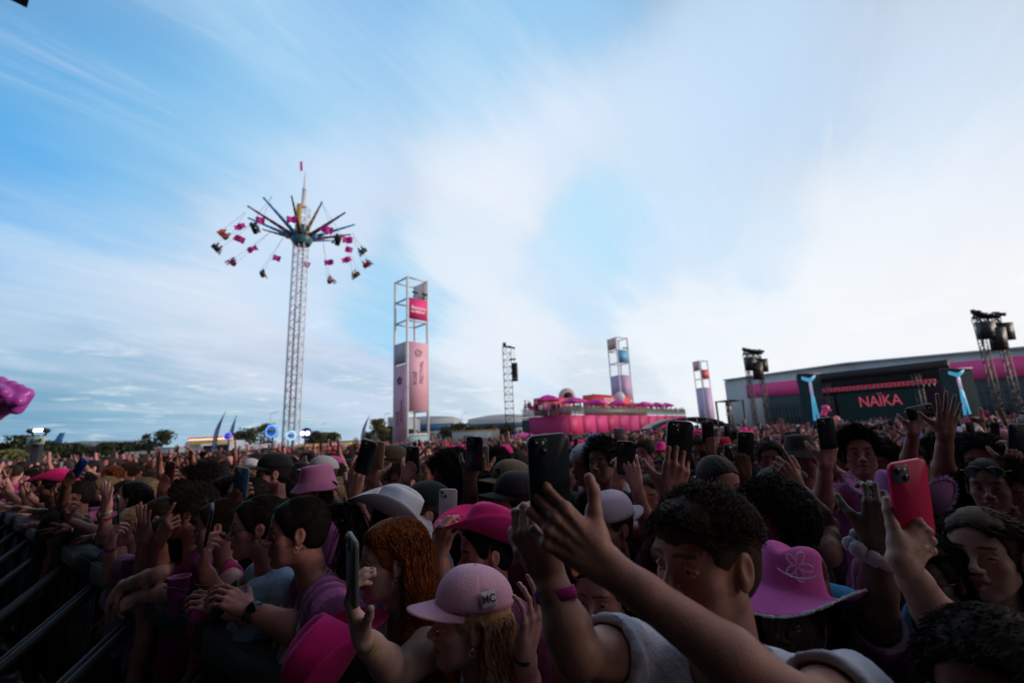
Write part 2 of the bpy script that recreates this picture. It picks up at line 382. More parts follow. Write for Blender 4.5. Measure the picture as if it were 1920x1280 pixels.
def solid(prims, h, fine=()):
    """mesh the prims on a grid of step h, with finer boxes (lo, hi, step) patched in"""
    def run(lo, hi, h):
        n = np.ceil((hi - lo) / h).astype(int) + 1; return nets(sdf(prims, lo, n, h), lo, h)
    b0, b1 = bounds(prims); V, Q = run(b0 - 2.5 * h, b1 + 2.5 * h, h)
    Vs = [V]; Qs = []; keep = np.ones(len(Q), bool); nv = len(V)
    boxes = []
    for lo, hi, hf in fine:
        lo = np.maximum(lo, b0 - 2.5 * hf); hi = np.minimum(hi, b1 + 2.5 * hf)
        boxes.append((lo, hi, hf))
    for i, (lo, hi, hf) in enumerate(boxes):
        ins = ((V > lo + .8 * h) & (V < hi - .8 * h)).all(1); keep &= ~ins[Q].all(1)
        v, q = run(lo, hi, hf)
        kq = np.ones(len(q), bool)
        for lo2, hi2, h2 in boxes[:i]:
            ins = ((v > lo2 + h2) & (v < hi2 - h2)).all(1); kq &= ~ins[q].all(1)
        Vs.append(v); Qs.append(q[kq] + nv); nv += len(v)
    V = np.vstack(Vs); Q = np.vstack([Q[keep]] + Qs)
    used = np.zeros(len(V), bool); used[Q.ravel()] = True; rm = np.cumsum(used) - 1
    return V[used], rm[Q]
def vnoise(P, f, seed=0):
    r = np.random.default_rng(seed); out = np.zeros(len(P))
    for k in range(5):
        w = r.normal(size=3); w = w / np.linalg.norm(w) * f * (1 + .7 * k); out += np.sin(P @ w + r.uniform(0, 6.28) + 1.5 * np.sin(P @ r.normal(size=3) * f * .5)) / (1 + .5 * k)
    return out / 2.5
def vnormals(V, Q):
    n = np.cross(V[Q[:, 2]] - V[Q[:, 0]], V[Q[:, 3 if Q.shape[1] == 4 else 1]] - V[Q[:, 1]]); N = np.zeros_like(V)
    for i in range(Q.shape[1]): np.add.at(N, Q[:, i], n)
    return N / np.maximum(1e-12, np.linalg.norm(N, axis=1))[:, None]

# ---------------------------------------------------------------- people
def A_(*v): return np.array(v, float)
def face_frame(phi, pitch=0.0, roll=0.0):
    """phi 0 faces the camera, 90 faces the left edge of the picture; columns right, forward, up"""
    a, t, r = map(math.radians, (phi, pitch, roll))
    f = A_(-math.sin(a) * math.cos(t), -math.cos(a) * math.cos(t), math.sin(t)); rt = nrm(np.cross(f, (0, 0, 1))); u = np.cross(rt, f)
    rt, u = rt * math.cos(r) + u * math.sin(r), u * math.cos(r) - rt * math.sin(r)
    return np.stack([rt, f, u], 1)
HC, HR = A_(0, -.012, .035), A_(.076, .095, .085)
def head_prims(g='m', open_mouth=0.0, smile=0.0):
    j = 1.0 if g == 'm' else .90
    P = [p_ell(HC, HR), p_ell((0, .020, -.03), (.061 * j, .066, .082), k=.03), p_ell((0, .045, .045), (.055, .045, .05), k=.03)]
    for sx in (-1, 1):
        P += [p_cap((sx * .050 * j, .0, -.058), (sx * .016, .060, -.096), .015, .014, k=.03),
              p_ell((sx * .043, .055, -.024), (.018, .018, .016), k=.03), p_ell((sx * .03, .052, -.058), (.02, .02, .03), k=.03)]
    P += [p_ell((0, .070, -.098), (.019 * j, .016, .015), k=.025), p_cap((-.034, .078, .024), (.034, .078, .024), .010, k=.020)]
    for sx in (-1, 1):
        P += [p_ell((sx * .031, .104, -.001), (.019, .022, .013), k=.014, op='s')]
    P += [p_cap((0, .084, .018), (0, .108, -.026), .0062, .0088, k=.014), p_ell((0, .108, -.030), (.0105, .0105, .009), k=.010)]
    for sx in (-1, 1): P += [p_ell((sx * .0125, .097, -.034), (.0085, .011, .0075), k=.007)]
    P += [p_cap((-.012, .090, -.052), (.012, .090, -.052), .006, k=.012)]
    for sx in (-1, 1):
        P += [p_cap((sx * .004, .0925, -.0590), (sx * .0255, .0775, -.0630 + .005 * smile), .0052, .0026, k=.008),
              p_cap((0, .0905, -.0705 - open_mouth), (sx * .0225, .0770, -.0655 + .005 * smile - open_mouth * .3), .0064, .0026, k=.008)]
        P += [p_cap((0, .0985, -.0642 - open_mouth * .5), (sx * .024, .083, -.0640 + .005 * smile), .0016 + open_mouth * .55, .0012, k=.002, op='s')]
        # lids round the eye
        for z0, zm, z1, r in ((-.001, .0068, .0015, .0034), (-.001, -.0062, .0, .0028)):
            P += [p_cap((sx * .0175, .080, z0), (sx * .031, .0875, zm), r, k=.003), p_cap((sx * .031, .0875, zm), (sx * .046, .0795, z1), r, r * .8, k=.003)]
        # ear: shell, hollow, lobe
        P += [p_ell((sx * .0770, -.006, -.002), (.0085, .0185, .031), k=.008), p_ell((sx * .0875, -.001, .002), (.0078, .0118, .020), k=.0025, op='s'),
              p_ell((sx * .0765, .002, -.027), (.006, .009, .010), k=.006), p_ell((sx * .078, .008, -.006), (.005, .005, .008), k=.003)]
    return P
def head_tint(V, R, o, s, g, makeup, browc, beard=0.0, beardc=(.25, .2, .18)):
    L = ((V - o) @ R) / s; T = np.ones((len(V), 3)); x, y, z = np.abs(L[:, 0]), L[:, 1], L[:, 2]
    near = (np.abs(L) < .16).all(1)
    lip = near & (x < .0265) & (y > .072) & (z > -.0765 + x * .42) & (z < -.0535 - x * .30)
    ns = near & (x < .0105) & (x > .0035) & (y > .094) & (z < -.0365) & (z > -.045); T[ns] = (.25, .18, .18)  # nostrils left uncarved, their shade painted into the tint
    T[lip] = (.88, .66, .66) if g == 'm' else makeup
    bz = .0245 + .0035 * np.sin(np.clip((x - .010) / .040, 0, 1) * 2.4)
    br = near & (x > .011) & (x < .049) & (y > .055) & (np.abs(z - bz) < (.0042 if g == 'm' else .0030)); T[br] = browc
    ck = near & (y > .03); T[ck] *= (1 - .10 * np.exp(-(((x - .042) / .018) ** 2 + ((z + .03) / .02) ** 2)))[ck, None] ** np.array([0, 1, .8])
    if beard:
        b = near & (z < -.035) & (y > -.03) & ~lip & ((z < -.050) | (x > .035)) & (z > -.13)
        f = np.clip((-.035 - z) / .02, 0, 1)[:, None] * beard; T[b] = (T * (1 - f) + f * np.array(beardc))[b]
    return T
def eye_geo(R, o, s, look=(0, 0), iris=(.05, .025, .012)):
    mb = MB(); Vt = []; tint = []
    for sx in (-1, 1):
        c = A_(sx * .031, .0728, .0); m = MB(); m.ball((0, 0, 0), .0126, 20, R=np.array([[1, 0, 0], [0, 0, 1], [0, -1, 0]]))
        v = m.v[0]; d = nrm(A_(look[0], 1, look[1])); ang = (v / .0126) @ d
        t = np.tile(np.array([.62, .58, .55]), (len(v), 1)); t[ang > .90] = iris; t[ang > .972] = (.005, .005, .005)
        mb.add(o + s * ((v + c) @ R.T), m.q[0]); tint.append(t)
    return np.vstack(mb.v), np.vstack(mb.q), np.vstack(tint)
FL = [(.045, .027, .021), (.050, .031, .022), (.046, .029, .021), (.036, .021, .018)]
KN = [(.031, .089, .000), (.010, .094, .002), (-.012, .089, .001), (-.032, .079, -.003)]
POSES = {'open': ([(.02, .08, .06)] * 4, .16, (.95, .62, -.15)), 'relax': ([(.35, .45, .3), (.45, .5, .3), (.5, .55, .35), (.55, .6, .4)], .05, (.62, .75, -.35)),
         'phone': ([(.34, .48, .35), (.42, .52, .4), (.46, .56, .4), (.55, .6, .45)], .04, (.75, .45, -.75)), 'grip': ([(.75, .95, .6), (.80, 1.0, .65), (.85, 1.05, .65), (.95, 1.05, .7)], .04, (.60, .55, -.75)),
         'point': ([(.05, .08, .05), (1.2, 1.45, .8), (1.25, 1.45, .8), (1.3, 1.4, .8)], .02, (.45, .65, -.75)), 'fist': ([(1.25, 1.5, .9)] * 4, .02, (.35, .6, -.85)),
         'flat': ([(.12, .10, .08), (.16, .12, .1), (.2, .15, .1), (.28, .2, .12)], .05, (.55, .9, -.25)), 'hold': ([(.50, .70, .45), (.62, .85, .5), (.72, .9, .55), (.85, .9, .55)], .08, (.80, .62, -.25)), 'wrap': ([(.10, .22, .30), (.18, .28, .35), (.22, .32, .35), (.30, .36, .35)], .07, (.30, .75, -1.0)), 'pinch': ([(.55, .75, .45), (.35, .5, .4), (.30, .4, .3), (.30, .35, .3)], .12, (.55, .65, -.85))}
def hand_prims(W, Y, N, side, pose='relax', s=1.0, jit=0.0, seed=0, detail=False):
    Y = nrm(Y); N = nrm(np.asarray(N, float) - Y * np.dot(N, Y)); X = np.cross(Y, N) * (1 if side == 'R' else -1)
    R = np.stack([X, Y, -N], 1); r = random.Random(seed); P = []; nails = []
    P += [p_cap((.012, -.012, 0), (.016, .030, 0), .0185, .017, k=.012), p_cap((-.012, -.012, 0), (-.014, .030, 0), .0175, .016, k=.012)]
    for i, kx in enumerate(KN):
        kx = A_(*kx); P.append(p_cap((kx[0] * .62, .018, .0), kx - A_(0, .004, .002), .0145, .0115 if i < 3 else .0105, k=.009))
    P += [p_ell((.024, .034, -.012), (.016, .030, .014), A_(*[(.9, .42, 0), (-.42, .9, 0), (0, 0, 1)]).T, k=.014), p_ell((-.026, .036, -.010), (.012, .028, .012), k=.012)]
    cur, spr, th = POSES[pose]
    if detail:
        for kx in KN: P.append(p_cap((kx[0] * .40, .004, .0125), (kx[0] * .98, kx[1] - .006, kx[2] + .0085), .0030, .0036, k=.006)); P.append(p_ell((kx[0], kx[1], kx[2] + .005), .0098, k=.006))
        P += [p_cap((.018, .02, .0145), (-.004, .060, .0120), .0016, k=.004), p_cap((-.004, .060, .0120), (-.022, .070, .0100), .0014, k=.004), p_cap((-.02, .015, .0135), (-.004, .060, .0120), .0015, k=.004)]
    for i in range(4):
        p = A_(*KN[i]); a = 0; sp = spr * (1.4 - i) * .75; rad = (.0087, .0090, .0086, .0076)[i]
        for jn in range(3):
            a += cur[i][jn] * (1 + r.uniform(-jit, jit)); d = nrm(A_(math.sin(sp), math.cos(sp) * math.cos(a), -math.sin(a))); q = p + d * FL[i][jn]
            P.append(p_cap(p, q, rad * (1 - .07 * jn), rad * (.93 - .08 * jn), k=.004 if jn else .007)); 
            if jn < 2: P.append(p_ell(q, rad * (1.0 - .08 * jn), k=.002))
            if detail and jn < 2:
                upn = nrm(A_(0, math.sin(a + .3), math.cos(a + .3)))
                for dq in (-.0035, 0, .0035): cc = q + d * dq + upn * rad * 1.0; P.append(p_cap(cc - A_(rad * .55, 0, 0), cc + A_(rad * .55, 0, 0), .0011, k=.0015, op='s'))
            p0 = p; p = q
        up = nrm(A_(0, math.sin(a), math.cos(a))); nails.append((p - (p - p0) * .18 + up * rad * .62, nrm(p - p0), up, rad))
    t = A_(.026, .018, -.006); d1 = nrm(A_(.75, .66, -.30)); t1 = t + d1 * .040; d2 = nrm(A_(*th)); t2 = t1 + d2 * .032; d3 = nrm(d2 + A_(-.18, .25, -.10)); t3 = t2 + d3 * .024
    P += [p_cap(t, t1, .0165, .0125, k=.014), p_cap(t1, t2, .0118, .0105, k=.006), p_cap(t2, t3, .0108, .0088, k=.004)]
    up = nrm(np.cross(np.cross(d3, A_(-.3, -.2, -.9)), d3) * -1); nails.append((t3 - d3 * .004 + up * .0062, d3, up, .011))
    return xf(P, R, np.asarray(W, float), s), R, nails
def arm_prims(S, E, W, X, s=1.0, w=1.0):
    d = E - S; f = W - E
    P = [p_cap(S, S + d * .5, .050 * s * w, .046 * s * w, k=.03 * s), p_cap(S + d * .5, E, .045 * s * w, .036 * s * w, k=.02 * s),
         p_cap(E, E + f * .30, .037 * s * w, .041 * s * w, k=.02 * s), p_cap(E + f * .30, E + f * .75, .041 * s * w, .030 * s * w ** .6, k=.015 * s)]
    for q, r in ((.011, .0205), (-.011, .0195)): P.append(p_cap(E + f * .72, W + X * q * s, .028 * s * w ** .6, r * s, k=.012 * s))
    return P
def reach(S, px, py, L, pref):
    """point on the pixel's ray at distance L from S (a float pref is the depth itself)"""
    if not isinstance(pref, str): return PT(px, py, pref)
    d = nrm(ray(px, py)); b = float((S - CAM) @ d); q = CAM + d * b; h2 = L * L - float((q - S) @ (q - S))
    h = math.sqrt(h2) if h2 > 0 else 0.0
    return CAM + d * (b - h if pref == 'n' else b + h)
def body_frame(phi, lean=0.0, side=0.0): return face_frame(phi, -lean, side)

def hair_mask(p, style):
    x, y, z = p[:, 0], p[:, 1], p[:, 2]; low = -.045 if style in ('short', 'curly', 'fade', 'buzz') else .048 if style == 'topcurl' else -.075
    cutf = (x / .13) ** 2 + ((y - .125) / .092) ** 2 + ((z + .035) / .122) ** 2
    side_ear = (np.abs(x) > .060) & (y > -.022) & (y <= .012) & (z < .022)
    return (z > low) & (cutf > 1.0) & ~side_ear
HSTY = {  # thickness, locks, length, curl amp, curl freq, radius, gravity, comb, segments
    'short': (.008, 700, .040, .002, 1, .0022, .10, 'fwd', 5), 'fade': (.012, 900, .050, .004, 1.2, .0022, .05, 'quiff', 5), 'buzz': (.004, 0, 0, 0, 0, 0, 0, 'fwd', 3),
    'topcurl': (.008, 1300, .030, .0065, 1.4, .0019, .04, 'rand', 9), 'curly': (.016, 1300, .042, .0075, 1.5, .0019, .04, 'rand', 9), 'afro': (.045, 1500, .035, .008, 1.6, .0022, 0, 'rand', 8),
    'long': (.006, 1500, .42, .005, 1.5, .0022, .85, 'down', 12), 'wavy': (.008, 1500, .40, .012, 4.0, .0023, .85, 'down', 20), 'bob': (.007, 1300, .24, .005, 1.2, .0022, .8, 'down', 10),
    'pony': (.006, 800, .16, .0012, 1, .0017, .0, 'back', 7), 'bun': (.006, 800, .15, .0012, 1, .0017, .0, 'back', 7)}
def tubes(P, rad, sides=3):
    """P (n,m,3) polylines -> tapered tubes"""
    n, m = P.shape[:2]; T = np.gradient(P, axis=1); T /= np.maximum(1e-9, np.linalg.norm(T, axis=2))[..., None]
    ref = np.array([.31, .17, .93]); X = np.cross(T, ref); X /= np.maximum(1e-6, np.linalg.norm(X, axis=2))[..., None]; Y = np.cross(T, X)
    tap = rad[:, None] * np.linspace(1, .25, m)[None, :] ** .8
    V = np.stack([P + tap[..., None] * (X * math.cos(a) * 1.5 + Y * math.sin(a)) for a in np.arange(sides) * 2 * math.pi / sides], 2)
    i = np.arange(n)[:, None, None] * m * sides; j = np.arange(m - 1)[None, :, None] * sides; k = np.arange(sides)[None, None, :]; k2 = (k + 1) % sides
    Q = np.stack([i + j + k, i + j + k2, i + j + sides + k2, i + j + sides + k], -1).reshape(-1, 4)
    return V.reshape(-1, 3), Q
def hair_geo(style, R, o, s, seed=0, dens=1.0, res=.006, capped=False, thick=1.0, fine=1.0):
    """fine < 1: more and thinner locks"""
    t, n, L, ca, cf, rad, g, comb, seg = HSTY[style]; t *= thick; r = np.random.default_rng(seed + 5); E = HR + t
    P = [p_ell(HC, E), p_ell((0, .045, .045), A_(.055, .045, .05) + min(t, .012), k=.03), p_ell((0, -.040, -.012), A_(.060, .055, .060) + t, k=.02)]
    if style in ('long', 'wavy', 'bob'): P += [p_cap((0, -.055, -.02), (0, -.062, -.14), .062 + t * .5, .045, k=.02)]
    if style == 'bun': P += [p_ell((0, -.115, .065), (.038, .032, .034), k=.006)]
    if style == 'pony': P += [p_ell((0, -.105, .060), (.020, .020, .018), k=.006)]
    P += [p_ell((0, .125, -.035), (.13, .092, .122), k=.008, op='s')]
    if style == 'topcurl': P[0] = p_ell(HC, HR + .004); P += [p_ell((0, .004, .062), (.073, .096, .062), k=.015)]
    if style in ('short', 'fade', 'buzz', 'curly', 'pony', 'bun', 'afro', 'topcurl'):
        for sx in (-1, 1): P += [p_ell((sx * .088, .002, -.020), (.030, .030, .042), k=.006, op='s')]
        if style in ('short', 'fade', 'buzz', 'curly', 'topcurl'): P += [p_cut((0, 0, -.052), (0, .25, -1))]
    else: P += [p_cap((0, .02, -.03), (0, .0, -.2), .058, .062, k=.008, op='s')]
    V, Q = solid(P, res)
    if len(V):
        N = vnormals(V, Q); amp = .0015 + t * (.22 if style in ('curly', 'afro', 'fade') else .06); V = V + N * (amp * vnoise(V * [1, .35, 1] if style not in ('curly', 'afro', 'topcurl') else V, 95 if style in ('curly', 'afro', 'topcurl') else 160, seed))[:, None]
    n = int(n * dens / fine ** 1.3)
    if n and not (capped and style in ('short', 'fade', 'curly', 'buzz')):
        u = r.normal(size=(n * 4, 3)); u /= np.linalg.norm(u, axis=1)[:, None]; p = HC + u * (HR + t * .6)
        ok = hair_mask(p, style)
        if capped: ok &= p[:, 2] < .03
        p = p[ok][:n]; u = u[ok][:n]; n = len(p); FC, FE = A_(0, .045, .045), A_(.055, .045, .05) + min(t, .012) + .004
        def clear(q_):
            w = (q_ - FC) / FE; mm = np.linalg.norm(w, axis=1); i_ = mm < 1; q_[i_] = (FC + FE * w / np.maximum(mm, .05)[:, None])[i_]; return q_
        p = clear(p)
        if n:
            grav = R.T @ A_(0, 0, -1); PP = [p.copy()]; pos = p.copy(); sg = L / seg * r.uniform(.7, 1.15, (n, 1))
            rv = r.normal(size=(n, 3)); part = np.where(p[:, :1] > .012, 1.0, -1.0)
            for k in range(seg):
                if comb == 'fwd': d = np.tile(A_(.15, .8, .0), (n, 1)) + u * .25
                elif comb == 'quiff': d = np.tile(A_(.25, .55, .45), (n, 1)) + u * .55
                elif comb == 'rand': d = u * (.75 if k < 3 else .1) + np.cross(u, rv) * .8 + A_(0, .25, .1) + ((p[:, 1:2] > .035) & (k > 1) & (style == 'topcurl')) * A_(0, .9, -1.3)
                elif comb == 'back': d = A_(0, -.118, .066) - pos
                else: d = np.hstack([part * .8, np.where(p[:, 1:2] > .02, -.35, -.25), np.full((n, 1), -.05)]) if k < 3 else np.zeros((n, 3))
                d = d / np.maximum(1e-6, np.linalg.norm(d, axis=1))[:, None]
                gk = min(1, g * (k + 1) / 2.5); d = d * (1 - gk) + grav * gk + r.normal(size=(n, 3)) * .10; d /= np.maximum(1e-6, np.linalg.norm(d, axis=1))[:, None]
                pos = pos + d * sg
                q = (pos - HC) / (E * 1.01); m = np.linalg.norm(q, axis=1); ins = m < 1; pos[ins] = (HC + (E * 1.01) * q / m[:, None])[ins]; pos = clear(pos)
                # keep clear of the face and round the neck
                low = pos[:, 2] < -.05; rr = np.hypot(pos[:, 0], pos[:, 1] + .02); need = .066 + np.clip(-.10 - pos[:, 2], 0, .12) * .75; bad = low & (rr < need)
                pos[bad, 0] *= (need / np.maximum(rr, 1e-3))[bad]; pos[bad, 1] = ((pos[:, 1] + .02) * need / np.maximum(rr, 1e-3) - .02)[bad]
                fz = (pos[:, 1] > .012) & (pos[:, 2] < .055) & (comb == 'down'); pos[fz, 1] = .012 - .2 * (pos[fz, 1] - .012)
                if comb == 'down': tk = (pos[:, 2] < .030) & (pos[:, 1] > -.020); pos[tk, 1] = -.020 - .3 * np.clip(pos[tk, 1] + .020, 0, .03)
                PP.append(pos.copy())
            PP = np.stack(PP, 1); tt = np.linspace(0, 1, seg + 1)[None, :, None]; ph = r.uniform(0, 6.28, (n, 1, 1)); am = ca * r.uniform(.5, 1.3, (n, 1, 1)) * np.minimum(1, tt * 2.5)
            ax = np.cross(u, [.3, .5, .8])[:, None, :]; ax2 = np.cross(ax, u[:, None, :]); PP = PP + am * (np.cos(tt * cf * 6.28 + ph) * ax + np.sin(tt * cf * 6.28 + ph) * u[:, None, :] * .8)
            v, q = tubes(PP, rad * fine * r.uniform(.7, 1.3, n)); Q = np.vstack([Q, q + len(V)]) if len(V) else q; V = np.vstack([V, v]) if len(V) else v
    if style == 'pony':
        m = int(260 * dens / fine); b = A_(0, -.118, .066) + r.normal(size=(m, 3)) * .010; grav = R.T @ A_(0, 0, -1); PP = [b]; pos = b.copy(); dr = r.normal(size=(m, 3)) * .18
        for k in range(9):
            g2 = min(1, (k + .6) / 4); d = A_(0, -1, .15) * (1 - g2) + grav * g2 + dr * .8; pos = pos + d / np.linalg.norm(d, axis=1)[:, None] * .030; PP.append(pos.copy())
        PP = np.stack(PP, 1); tt = np.linspace(0, 1, 10)[None, :, None]; ph = r.uniform(0, 6.28, (m, 1, 1)); PP[..., 0:1] += .006 * np.sin(tt * 12 + ph)
        v, q = tubes(PP, .0028 * r.uniform(.7, 1.3, m)); Q = np.vstack([Q, q + len(V)]); V = np.vstack([V, v])
    return o + s * (V @ R.T), Q

def shell(fn, nu, nv, th=.002):
    """closed thin shell from fn(u,v); u,v in 0..1, v wraps"""
    V = np.array([fn(i / nu, j / nv) for i in range(nu + 1) for j in range(nv)]); I = lambda i, j: i * nv + j % nv
    Q = np.array([[I(i, j), I(i, j + 1), I(i + 1, j + 1), I(i + 1, j)] for i in range(nu) for j in range(nv)])
    N = vnormals(V, Q); W = V - N * th; n = len(V); Q2 = Q[:, ::-1] + n
    rim = np.array([[I(nu, j), I(nu, j + 1), n + I(nu, j + 1), n + I(nu, j)] for j in range(nv)])
    return np.vstack([V, W]), np.vstack([Q, Q2, rim])
def cowboy_geo(curl=.085, big=1.22, crown=.112, dip=.035):
    def f(u, v):
        a = 2 * math.pi * v; c, sn = math.cos(a), math.sin(a)
        if u < .30:                                            # crown top with its long crease
            k = u / .30; x, y = .066 * k * c, .088 * k * sn; z = crown - .015 * k ** 5 - .026 * math.exp(-(x / .022) ** 2) * (1 - .6 * max(0, y / .09)) * (1 - k ** 6) - .018 * max(0, y / .09) ** 2
            x *= 1 - .22 * max(0, y / .088)
        elif u < .52:                                          # crown side
            k = (u - .30) / .22; x, y = (.066 + .017 * k) * c, (.088 + .014 * k) * sn; z0 = crown - .015 - .018 * max(0, sn) ** 2; z = z0 * (1 - k) + .0 * k; x *= 1 - .22 * max(0, sn) * (1 - k)
            x *= 1 - .08 * math.sin(math.pi * k)
        else:                                                  # brim
            k = (u - .52) / .48; x, y = (.083 + .088 * big * k) * c, (.102 + .078 * big * k) * sn; z = curl * (abs(c) ** 2.2) * k ** 1.7 - dip * (abs(sn) ** 3) * k
            x *= 1 - .18 * k * k * abs(c)
        return A_(x, y, z)
    return shell(f, 26, 56, .0022)
def cap_geo(back=False):
    def f(u, v):
        a = 2 * math.pi * v; th = u * math.pi * .5; r = math.sin(th) ** .92; s6 = 1 - .022 * math.exp(-(math.sin(3 * a) / .10) ** 2) + .010 * math.sin(2 * a + 5 * u) * u; return A_(.0865 * r * math.cos(a) * s6, .103 * r * math.sin(a) * s6, .091 * math.cos(th) ** .86 * (1 + .10 * math.sin(a) * math.sin(th)) - .002)
    V, Q = shell(f, 16, 96, .0018)
    mb = MB(); mb.add(V, Q); nb, ns = 8, 18; top = []
    for i in range(nb + 1):
        for j in range(ns + 1):
            a = math.radians(22 + 136 * j / ns); k = i / nb; x = .0855 * math.cos(a) * (1 + .02 * k); y = .101 * math.sin(a) + .078 * k * math.sin(math.pi * j / ns) ** .6
            top.append(A_(x, y, .004 - .012 * k - 2.3 * x * x))
    top = np.array(top); n = len(top); I = lambda i, j: i * (ns + 1) + j
    q = np.array([[I(i, j), I(i, j + 1), I(i + 1, j + 1), I(i + 1, j)] for i in range(nb) for j in range(ns)]); mb.add(np.vstack([top, top - A_(0, 0, .0035)]), np.vstack([q, q[:, ::-1] + n, [[I(nb, j), I(nb, j + 1), n + I(nb, j + 1), n + I(nb, j)] for j in range(ns)]]), 0)
    mb.ball((0, 0, .089), (.007, .007, .004), 8)
    return np.vstack(mb.v), np.vstack(mb.q)
def bucket_geo():
    def f(u, v):
        a = 2 * math.pi * v; c, sn = math.cos(a), math.sin(a)
        if u < .25: k = u / .25; return A_(.070 * k * c, .085 * k * sn, .100 - .004 * k ** 3)
        if u < .55: k = (u - .25) / .30; return A_((.070 + .016 * k) * c, (.085 + .018 * k) * sn, .096 * (1 - k) + .010 * k)
        k = (u - .55) / .45; return A_((.086 + .045 * k) * c, (.103 + .045 * k) * sn, .010 - .050 * k + .004 * math.sin(5 * a) * k)
    return shell(f, 18, 40, .002)
HATZ = {'cowboy': (cowboy_geo, A_(0, -.008, .062), 12), 'cap': (cap_geo, A_(0, -.010, .050), 4), 'cap_back': (cap_geo, A_(0, -.010, .045), -8), 'bucket': (bucket_geo, A_(0, -.010, .045), 0)}
_hg = {}
def hat_geo(kind, R, o, s, tilt=0.0, roll=0.0, size=1.06, kw=None):
    fn, off, t0 = HATZ[kind]
    key = (kind, str(kw))
    if key not in _hg: _hg[key] = fn(**(kw or {}))
    V, Q = _hg[key]; a = math.radians(t0 + tilt if kind != 'cap_back' else t0); b = math.radians(roll)
    Rx = np.array([[1, 0, 0], [0, math.cos(a), -math.sin(a)], [0, math.sin(a), math.cos(a)]]); Ry = np.array([[math.cos(b), 0, math.sin(b)], [0, 1, 0], [-math.sin(b), 0, math.cos(b)]])
    v = V * size
    if kind == 'cap_back': v = v * A_(-1, -1, 1)
    M3 = R @ Rx @ Ry
    return o + s * (v @ M3.T + (R @ off)), Q, M3, o + s * (R @ off)

def torso_prims(Rb, N0, s, w=1.0, g='m'):
    hw = (.150 if g == 'm' else .128) * w; b = lambda x, y, z: N0 + s * (Rb @ A_(x, y, z))
    P = [p_ell(b(0, -.005, -.20), A_(hw, .105 * w, .17) * s, Rb, k=.04 * s), p_ell(b(0, .005, -.38), A_(.130 * w, .100 * w, .14) * s, Rb, k=.05 * s), p_ell(b(0, 0, -.52), A_(.158 * w, .115 * w, .12) * s, Rb, k=.05 * s)]
    for sx in (-1, 1):
        P.append(p_cap(b(sx * .03, -.015, -.02), b(sx * .14 * (1 if g == 'm' else .9), -.01, -.065), .038 * s, .044 * s * w, k=.03 * s))
        if g == 'f': P.append(p_ell(b(sx * .062, .085 * w, -.23), A_(.055, .045, .055) * s * w, Rb, k=.03 * s))
    return P
def nail_geo(nails, R, W, s, ln=1.0):
    mb = MB()
    for c, d, u, r in nails:
        x = nrm(np.cross(d, u)); M3 = R @ np.stack([x, d, nrm(np.cross(x, d))], 1)
        mb.ball(W + s * (R @ (c + d * .003 * (ln - 1))), A_(r * .68, .0070 * ln, .0022) * s, 8, R=M3)
    return mb
class Person: pass
